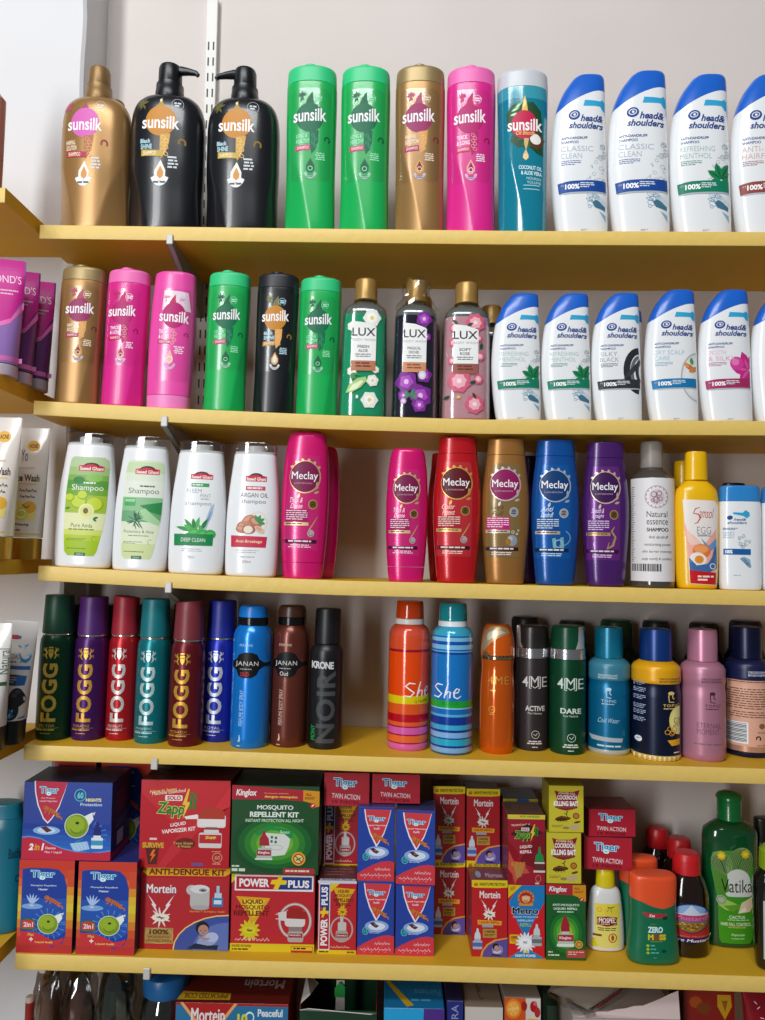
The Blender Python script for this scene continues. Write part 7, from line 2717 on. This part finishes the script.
YL = Yof(375, 955)
REF = ('1f3f9c', '1c2a74', '38396e')
t, zN, W_, H_ = carton(357.2, 394.2, 881, 955, None, YL, .042, REF, 'blue carton with a red shield, lower left of the block of four', art_tiger_refill, (238, 592, 430, 970), group=GB)
t, zO, W_, H_ = carton(395.4, 434, 883.6, 955.4, None, YL, .042, REF, 'blue carton with a red shield, lower right of the block of four', art_tiger_refill, (238, 592, 430, 970), group=GB)
zL_ = zN + .0003
t, zL, W_, H_ = carton(357.6, 394.4, 807, 880.7, zL_, YL, .042, REF, 'blue carton with a red shield, upper left of the block of four', art_tiger_refill, (238, 592, 430, 970), group=GB)
t, zM, W_, H_ = carton(397, 436, 810.5, 883, zO + .0003, YL - .003, .042, REF, 'blue carton with a red shield, upper right of the block of four, slightly turned', art_tiger_refill, (238, 592, 430, 970), rz=-.05, group=GB)
GT = 'small flat red cartons'
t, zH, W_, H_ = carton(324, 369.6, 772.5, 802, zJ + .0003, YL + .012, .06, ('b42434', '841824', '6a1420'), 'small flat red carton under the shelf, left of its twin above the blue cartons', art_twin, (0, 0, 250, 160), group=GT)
t, zI, W_, H_ = carton(372, 420.2, 774, 804, max(zL, zM) + .0006, YL + .012, .05, ('b42434', '841824', '6a1420'), 'small flat red carton lying on top of the four blue cartons', art_twin, (0, 0, 250, 160), group=GT)

# second row of red cartons
YP = .075
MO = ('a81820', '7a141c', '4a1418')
for x0, x1, ylow, ytop, lab in ((433, 465, (863, 933), (789.6, 863), 'left'), (466.4, 500, (864, 934), (792, 864), 'right')):
    t, zl, w1, h1 = carton(x0, x1, ylow[0], ylow[1], None, YP, .045, MO, 'red carton with yellow top band, second row, lower %s of four' % lab, art_mortein_small, (215, 155, 383, 495), group=GB)
    t, z2, w1, h1 = carton(x0, x1, ytop[0], ytop[1], zl + .0002, YP, .045, MO, 'red carton with yellow top band, second row, upper %s of four' % lab, art_mortein_small, (215, 155, 383, 495), group=GB)
YR = Yof(489, 957)
t, zR, W_, H_ = carton(471.6, 507.6, 883.4, 957, None, YR, .05, ('b81820', '8c2830', '7c3c3c'), 'red carton with yellow top band in the front row', art_mortein_small, (215, 155, 383, 495), group=GB)
face_print(t, W_, H_, .05, 't', (0, 0, 100, 100), lambda p: (p.T('Mortein', 44, 40, 92, 66, 'c0b0b0', b=.03), p.E(24, 48, 8, 20, '90a4b4'), p.R(0, 92, 100, 100, 'd8c020')))
t, zS, W_, H_ = carton(508.2, 544.6, 884.5, 958, None, YR, .05, ('c82028', '8c1c24', '8c1c24'), 'red and blue carton with a smiling face, between the red and the green one', art_metro, (385, 160, 555, 500), group=GB)
t, zT, W_, H_ = carton(546, 586, 884.5, 959, None, YR - .002, .05, ('155a28', '0c3818', '5c2420'), 'narrow green carton with a red refill bottle, beside the white lotion bottle', art_kinglox_small, (562, 160, 747, 505), group=GB)
t, zU, W_, H_ = carton(507.6, 545.2, 814.7, 883.4, zS + .0003, YR - .001, .05, ('98182c', '701428', '5a3a34'), 'dark red carton with green lettering on the red and blue one', art_zappoli_small, (522, 285, 765, 701), group=GB)
face_print(t, W_, H_, .05, 't', (0, 0, 100, 100), lambda p: (p.D(20, 30, 90, 70, 3, '8c6c60', .4), p.R(0, 90, 100, 100, '5c2c28')))
YX = YR - .001
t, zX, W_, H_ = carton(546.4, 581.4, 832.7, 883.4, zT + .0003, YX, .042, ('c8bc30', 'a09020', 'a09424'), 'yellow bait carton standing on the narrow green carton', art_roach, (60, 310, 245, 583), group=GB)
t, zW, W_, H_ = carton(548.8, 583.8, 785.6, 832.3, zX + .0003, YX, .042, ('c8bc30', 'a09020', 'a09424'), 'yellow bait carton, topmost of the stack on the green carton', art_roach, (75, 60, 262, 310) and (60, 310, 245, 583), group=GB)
YV = YR + .058
t, zV0, W_, H_ = carton(503, 538, 868, 930, None, YV, .05, ('b8981c', '7c1820', '3c3030'), 'yellow-edged carton hidden low in the second row', None, (0, 0, 1, 1), group=GB)
t, zV, W_, H_ = carton(503, 538, 799, 868, zV0 + .0002, YV, .05, ('b83024', '7c1820', '3c4048'), 'carton with yellow and blue top edge behind the dark red one', lambda p: (p.R(0, 0, 100, 12, 'b0a428'), p.R(40, 0, 74, 12, '2a5c90'), p.R(0, 12, 16, 60, 'b8981c')), (0, 0, 100, 100), group=GB)

# bottles at the right
lotion = spot(4, 586.4, 624, 864.3, 952.7, dr=.55)
lotion_bottle(lotion, 'small white lotion bottle with yellow label and cap')
zl = lotion.z + lotion.H
t, zZ, W_, H_ = carton(585.2, 633, 837.4, 866.5, zl + .0004, lotion.Yf + .002, .05, ('b01c30', '841824', '6a1420'), 'small flat red carton, lower of two balanced on the lotion bottle cap', art_twin, (0, 0, 250, 160), group=GT, rz=-.05)
t, zY, W_, H_ = carton(588, 635.4, 809, 837, zZ + .0003, lotion.Yf + .003, .05, ('b01c30', '841824', '6a1420'), 'small flat red carton, upper of two balanced on the lotion bottle cap', art_twin, (0, 0, 250, 160), group=GT, rz=.02)
waist_bottle(spot(4, 626.8, 678.5, 869, 966.5, dr=.52), 'green bottle with a waist and wavy orange cap, in front', rz=.04)
waist_bottle(spot(4, 617, 659, 853, Yf=.058, dr=.52), 'green bottle with orange-red cap, half hidden behind its twin', art=False)
G = 'dark oil bottles with red caps'
oil_bottle(spot(4, 665, 708, 847.5, 959, dr=.8), 'dark oil bottle with red cap and round field picture, front of the four')['group'] = G
oil_bottle(spot(4, 661, 698, 834, Yf=.08, dr=.8), 'dark oil bottle with red cap right behind the labelled one', art=False)['group'] = G
oil_bottle(spot(4, 640, 675, 824, Yf=.119, dr=.8), 'dark oil bottle with dark red cap at the back by the wall', art=False)['group'] = G
cactus_bottle(spot(4, 702.5, 757, 788, 949, dr=.55), 'tall green hair oil bottle with cactus picture')
lime_cap_bottle(spot(4, 753.5, 802, 843, 975, dr=.6), 'dark bottle with lime green cap cut by the right picture edge')
plain_bottle(spot(4, 748, 785, 815, Yf=.085, dr=.6), '1c1a14', '14120e', 'dark bottle in shadow at the back right, behind the cactus bottle', split=.85, name='hair_oil_bottle')

# ================================================================== SHELF 6 (only its tops show)
Y6 = .03
def z6(x):
    return zsh(5, x)


def six(x0, x1, yt, Yf, D, cols, label, art, name='carton', rz=0):
    return carton(x0, x1, yt, 1150, None, Yf, D, cols, label, art, (0, 0, 100, 100), shelf=5, rz=rz, group='things on the lowest shelf', name=name)


t, z_, W_, H_ = six(173.5, 287, 1003.5, .004, .085, ('1a6c98', '7c1c1c', '5c1410'), 'red and blue coil carton with a yellow strip, lowest shelf', lambda p: (
    p.R(0, 0, 100, 1.2, 'a01c1c'), p.P([(4, 0), (55, 0), (30, 20)], 'e0a060'), p.P([(7, 0), (52, 0), (30, 17)], 'a81c1c'),
    p.T('Mortein', 14, 2.6, 44, 10, 'dcd8d8', b=.04), p.T('10', 55, 5.2, 64, 11, 'c8c828', b=.05), p.O(66, 7, 4, 3, 1, 'd8e4ec', 200, 400),
    p.T('Peaceful', 73, 2.6, 95, 6.6, 'd8dce4', b=.03), p.T('Nights', 76, 8.6, 93, 12, 'd8dce4', b=.03)))
face_print(t, W_, H_, .085, 't', (0, 0, 100, 100), lambda p: (
    p.P([(0, 93), (2, 72), (46, 76), (47, 92)], 'b08c1c'), p.T('IMPORTED COIL', 4, 77, 44, 89, '5a2414', b=.03, rot=180),
    p.T('Mortein', 55, 40, 92, 62, '988c88', b=.03, rot=180), p.S([(60, 10), (72, 36)], 1.4, '98706c'), p.S([(86, 10), (76, 36)], 1.4, '98706c')))

# open carton with a tag: walls, flaps and a folded slip
oc_x0, oc_x1 = at(300, 1000, .01).x, at(377, 1000, .01).x
ow = oc_x1 - oc_x0
oz = z6((oc_x0 + oc_x1) / 2)
oh = at(338, 1007, .01).z - oz
op = thing('open_carton', 'opened green and red carton with white inside flaps, lowest shelf', 'box', ((oc_x0 + oc_x1) / 2, .05, oz), 0, 'things on the lowest shelf')
card_g, card_w = mat('123c24', .45, name='card'), mat('c8c4c0', .5, name='card')
th = .0008
hw, hd = ow / 2, .04
for nm, b_ in (('front_panel', (-hw, hw, -hd, -hd + th, .0002, oh - .004)), ('back_panel', (-hw, hw, hd - th, hd, .0002, oh + .010)), ('left_panel', (-hw, -hw + th, -hd + th, hd - th, .0002, oh + .002)), ('right_panel', (hw - th, hw, -hd + th, hd - th, .0002, oh - .002)), ('bottom_panel', (-hw + th, hw - th, -hd + th, hd - th, .0002, .001))):
    boxmesh(nm, *b_, mat('8c1c24', .45, name='card') if nm in ('left_panel', 'right_panel') else card_g, op, bev=0)
def flap(nm, pts, m, parent, thick=.0007):
    P = [Vector(q) for q in pts]
    n = (P[1] - P[0]).cross(P[2] - P[0]).normalized() * thick
    k = len(P)
    return mesh(nm, P + [q + n for q in P], [tuple(range(k)), tuple(reversed(range(k, 2 * k)))] + [(i, i + k, (i + 1) % k + k, (i + 1) % k) for i in range(k)], m, parent, smooth=0)
flap('front_flap', [(-hw, -hd - .0002, oh - .004), (hw, -hd - .0002, oh - .006), (hw - .006, -hd - .016, oh + .002), (-hw + .012, -hd - .014, oh + .006)], card_w, op)
flap('left_flap', [(-hw, -hd + .002, oh + .002), (-hw, hd - .01, oh + .002), (-hw + .018, hd - .03, oh + .000), (-hw + .012, -hd + .004, oh + .012)], card_w, op)
flap('back_flap', [(-hw, hd, oh + .010), (hw, hd, oh + .010), (hw, hd + .014, oh + .024), (-hw + .004, hd + .012, oh + .026)], card_g, op)
flap('red_edge', [(-hw + .004, hd - .0012, oh + .006), (hw, hd - .0012, oh - .002), (hw, hd - .0012, oh + .004), (-hw + .004, hd - .0012, oh + .010)], mat('a02830', .45, name='card'), op)
flap('slip', [(-.006, -.006, oh - .03), (.006, -.006, oh - .03), (.005, -.004, oh + .012), (-.005, -.004, oh + .012)], mat('b8b0a8', .5, name='card'), op)
flap('green_tag', [(-.007, -.0085, oh - .006), (.006, -.0085, oh - .006), (.006, -.0080, oh + .006), (-.001, -.0080, oh + .012), (-.007, -.0080, oh + .004)], mat('1c8c3c', .45, name='card'), op)

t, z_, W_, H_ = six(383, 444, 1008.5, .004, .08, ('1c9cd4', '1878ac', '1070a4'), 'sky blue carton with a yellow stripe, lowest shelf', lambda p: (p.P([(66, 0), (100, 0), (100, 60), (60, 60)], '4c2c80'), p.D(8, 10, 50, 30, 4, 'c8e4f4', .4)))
face_print(t, W_, H_, .08, 't', (0, 0, 100, 100), lambda p: (p.P([(2, 30), (8, 26), (50, 92), (38, 96)], 'c8a020'), p.T('Fairness', 52, 50, 96, 66, '5ca4cc', rot=180), p.D(46, 76, 96, 84, 1, '5ca4cc', .6)))
t, z_, W_, H_ = six(446, 463, 1001, .012, .09, ('1c2878', '241c50', '1c1c44'), 'narrow dark blue carton between the sky blue and the grey one', lambda p: (p.T('EXTRA', 30, 2, 70, 20, '9098c0', rot=90), p.R(0, 22, 100, 100, '3c2c8c')))
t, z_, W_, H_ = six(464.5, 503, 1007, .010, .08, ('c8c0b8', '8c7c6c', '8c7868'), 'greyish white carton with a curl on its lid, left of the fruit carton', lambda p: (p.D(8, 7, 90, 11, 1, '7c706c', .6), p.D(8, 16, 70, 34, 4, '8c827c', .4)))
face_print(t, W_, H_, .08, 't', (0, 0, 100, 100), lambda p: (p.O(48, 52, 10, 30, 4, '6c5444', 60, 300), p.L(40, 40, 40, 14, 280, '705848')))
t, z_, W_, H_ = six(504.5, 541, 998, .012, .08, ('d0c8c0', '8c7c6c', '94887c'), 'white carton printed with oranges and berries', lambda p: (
    p.R(0, 0, 58, 24, 'c8501c'), p.E(24, 5.4, 22, 5, 'e07a20'), p.E(24, 5.4, 17, 3.8, 'e8a040'), [p.S([(24, 5.4), (24 + 15 * math.cos(i), 5.4 + 3.4 * math.sin(i))], .8, 'f0c070') for i in range(7)], p.E(54, 4, 8, 2.4, '9c1c18'), p.E(80, 4.2, 10, 2.8, 'a81820'), p.E(90, 7, 8, 2.6, 'b02828'), p.E(84, 2.6, 5, 1.2, 'd06060'),
    p.P([(40, 12), (70, 10), (96, 10.6), (84, 16), (50, 18)], 'e0b430'), p.E(30, 14, 12, 3, 'b02018'), p.E(88, 15, 10, 3, 'b02018')))
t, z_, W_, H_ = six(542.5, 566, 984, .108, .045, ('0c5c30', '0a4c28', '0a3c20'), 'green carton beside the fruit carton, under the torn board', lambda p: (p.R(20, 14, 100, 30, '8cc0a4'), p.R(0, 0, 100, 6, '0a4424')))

# torn open white board box wrapped in film
tx = thing('torn_box', 'torn open whitish card box with a ragged flap and clear film, lowest shelf', 'box', (at(622, 1005, .03).x, .055, z6(at(622, 1005, .03).x)), 0, 'things on the lowest shelf')
tz = tx.location.z
bx = at(572, 1010, .02).x - tx.location.x
bx2 = at(678, 1010, .02).x - tx.location.x
topz = at(640, 1012, .02).z - tz
cw = mat('b4a8a0', .6, noise=.08, name='raw_card')
boxmesh('box_body', bx, bx2, -.040, .05, .0002, topz - .004, cw, tx, bev=.0006)
rnd = random.Random(6)
ragged = [(bx, -.041, topz - .004), (bx2, -.041, topz - .004)]
n = 12
up_ = []
for i in range(n + 1):
    u = 1 - i / n
    up_.append((bx + (bx2 - bx) * u, -.036, topz - .004 + .028 * u * u + rnd.uniform(0, .0035) * (u > .1)))
flap('torn_flap', ragged + up_, mat('c8b4b0', .6, name='raw_card'), tx)
flap('lid', [(bx - .028, -.030, topz + .020), (bx + .02, -.034, topz + .001), (bx2 - .012, .03, topz + .016), (bx + .02, .045, topz + .028)], mat('988c80', .6, name='raw_card'), tx)
flap('red_line', [(bx + .03, -.0335, topz + .0045), (bx + .032, -.035, topz + .003), (bx + .068, -.014, topz + .0122), (bx + .066, -.013, topz + .0135)], mat('6a1c20', .6, name='raw_card'), tx)
v, f = [], []
for i in range(9):
    for j in range(5):
        v.append((bx - .03 + i * .009, -.044 + j * .006 + rnd.uniform(-.002, .002), topz + .019 - i * .0035 + .004 * math.sin(i * 2.1 + j) + rnd.uniform(-.0015, .0015)))
for i in range(8):
    for j in range(4):
        a = i * 5 + j
        f.append((a, a + 5, a + 6, a + 1))
mesh('film', v, f, clear('f0f0f0', .05, .25, 'cellophane'), tx, smooth=0)

t, z_, W_, H_ = six(684, 736, 985, .055, .05, ('8c1c10', '5c140c', '3c0c08'), 'deep red carton with a yellow badge, lowest shelf at right', lambda p: (p.D(18, 2, 56, 3.4, 1, '5c1c10', .7), p.P([(66, 5), (92, 5), (94, 11), (80, 18), (66, 11)], 'c89820'), p.P([(74, 8), (86, 8), (81, 14)], '9c5c18'), p.E(24, 9, 12, 3, 'a85018'), p.E(40, 12, 14, 3, '7c3c14')))
tx2 = thing('foil_pack', 'red and white foil pack leaning at the right end of the lowest shelf', 'pack', (at(764, 1010, .02).x, .03, z6(at(764, 1010, .02).x)), 0, 'things on the lowest shelf')
ph = at(750, 978, .02).z - tx2.location.z
S = Surf(.05, ph, [(0, .40, .28, .24), (.1, .46, .26, .26), (.85, .46, .04, .2), (.96, .48, 0, .03), (1, .48, -.01, .015)], n=2.3)
loft('pouch', S, 0, 1, mat('8c1420', .25, .3, name='foil_pack'), tx2, rows=16, seg=32)
p = Print((0, 0, 100, 100), .05, ph, S.place)
for i in range(7):
    p.L(20 + i * 7, 4 + i * 3.4, 12, 2.4, 60 - (i * 50) % 130, 'd8c4c8')
p.done(tx2)

# jar with blue lid and bags at the left end
jx = at(160, 1005, .02)
jar = thing('glass_jar', 'clear jar with a blue lid under the bracket, lowest shelf', 'jar', (jx.x, .045, z6(jx.x)), 0, 'things on the lowest shelf')
jh = at(160, 977, .03).z - jar.location.z
R = (at(182, 985, .045).x - at(137, 985, .045).x) / 2
lathe('jar_glass', [(R * 1.0, 0.0003), (R * 1.08, .004), (R * 1.08, jh - .05), (R * 1.0, jh - .034), (R * .82, jh - .024), (R * .8, jh - .018), (R * .78, jh - .018), (R * .78, jh - .024), (R * .95, jh - .036), (R * 1.03, jh - .05), (R * 1.03, .005), (0, .004)], clear('c8ccc8', .05, .14, 'glass'), jar, seg=40)
lathe('contents', [(R * .95, .006), (R * 1.0, .012), (R * 1.0, jh * .55), (R * .8, jh * .6), (0, jh * .6)], mat('3c3c38', .7, noise=.3, nscale=200, name='dark_goods'), jar, seg=32)
lathe('lid', [(R * .98, jh - .0225), (R * 1.0, jh - .021), (R * 1.0, jh - .003), (R * .95, jh - .0005), (R * .9, jh), (0, jh)], mat('14568c', .35, name='blue_plastic'), jar, seg=40)


def crumpled_bag(x0, x1, yt, Yc, dep, col, label, seed, seethru=True, inner=None):
    rnd = random.Random(seed)
    a, b = at(x0, 1000, Yc), at(x1, 1000, Yc)
    X, w = (a.x + b.x) / 2, (b.x - a.x) / 2
    z0 = z6(X)
    h = at((x0 + x1) / 2, yt, Yc).z - z0
    t = thing('plastic_bag', label, 'bag', (X, Yc, z0), 0, 'things on the lowest shelf')
    v, f = [], []
    n, m_ = 26, 22
    for i in range(m_ + 1):
        q = i / m_
        sh = min(1, q * 8) * (1 - max(0, (q - .8) / .2) ** 2 * .3)
        for k in range(n):
            g = 2 * PI * k / n
            j = 1 + .10 * math.sin(5 * g + q * 9 + seed) + rnd.uniform(-.05, .05)
            v.append((w * .9 * sh * j * math.cos(g), dep * .9 * sh * j * math.sin(g), .0005 + h * q * (1 - .04 * math.sin(3 * g + seed) * q)))
    for i in range(m_):
        for k in range(n):
            f.append((i * n + k, i * n + (k + 1) % n, (i + 1) * n + (k + 1) % n, (i + 1) * n + k))
    f.append(tuple(reversed(range(n))))
    f.append(tuple(range(m_ * n, m_ * n + n)))
    mesh('film', v, f, clear(col, .08, .2, 'polythene') if seethru else mat(col, .3), t, smooth=25)
    if inner:
        lathe('contents', [(w * .6, .002), (w * .75, .02), (w * .75, h * .8), (w * .5, h * .93), (0, h * .95)], mat(inner, .6, noise=.35, nscale=150, name='goods'), t, seg=20, dr=dep / w)
    return t


crumpled_bag(97, 137, 972, .05, .03, 'c4c8c0', 'crumpled clear bag with dark green contents, left of the blue-lidded jar', 3, inner='1c3a28')
crumpled_bag(64, 98, 974, .055, .028, 'cfc8c0', 'crumpled clear bag with brown contents, lowest shelf at left', 8, inner='70402a')
crumpled_bag(34, 62, 974, .05, .024, 'cfc0b4', 'tall clear sleeve with a pale roll inside, leftmost on the lowest shelf', 12, inner='a08470')
rb = thing('paper_roll', 'pale roll with a red end strip leaning left on the lowest shelf', 'roll', (at(26, 1005, .02).x, .03, z6(at(30, 1005, .02).x)), 0, 'things on the lowest shelf')
rh = at(26, 996, .03).z - rb.location.z
lathe('roll', [(.0045, .0003), (.005, .001), (.005, rh - .001), (.0045, rh), (0, rh)], mat('b8a090', .6, name='paper'), rb, seg=24)
lathe('red_strip', [(.0052, rh - .03), (.0052, rh - .006)], mat('8c2018', .4, name='red_paper'), rb, seg=24)

# ------------------------------------------------------------------ light
w = bpy.data.worlds.new('shop_daylight')
scene.world = w
w.use_nodes = True
w.node_tree.nodes['Background'].inputs[0].default_value = (.93, .95, 1.0, 1)
w.node_tree.nodes['Background'].inputs[1].default_value = .09


def area(name, loc, target, sx, sy, power, col=(1, 1, 1)):
    l = bpy.data.lights.new(name, 'AREA')
    l.shape = 'RECTANGLE'
    l.size, l.size_y = sx, sy
    l.energy = power
    l.color = col
    o = bpy.data.objects.new(name, l)
    COL.objects.link(o)
    o.location = loc
    d = (Vector(target) - Vector(loc)).normalized()
    o.rotation_euler = d.to_track_quat('-Z', 'Y').to_euler()
    return o


area('shop_doorway_daylight', (-1.5, -2.9, 2.1), (0, .05, 1.5), .45, 2.8, 69, (.965, .985, 1))
area('ceiling_panel_light', (-.35, -1.5, 3.3), (0, -.1, 1.5), 1.5, .45, 29, (.95, .98, 1))

scene.view_settings.view_transform = 'Standard'
scene.view_settings.look = 'None'
scene.view_settings.exposure = 0
scene.view_settings.gamma = 1
scene.view_settings.use_curve_mapping = False
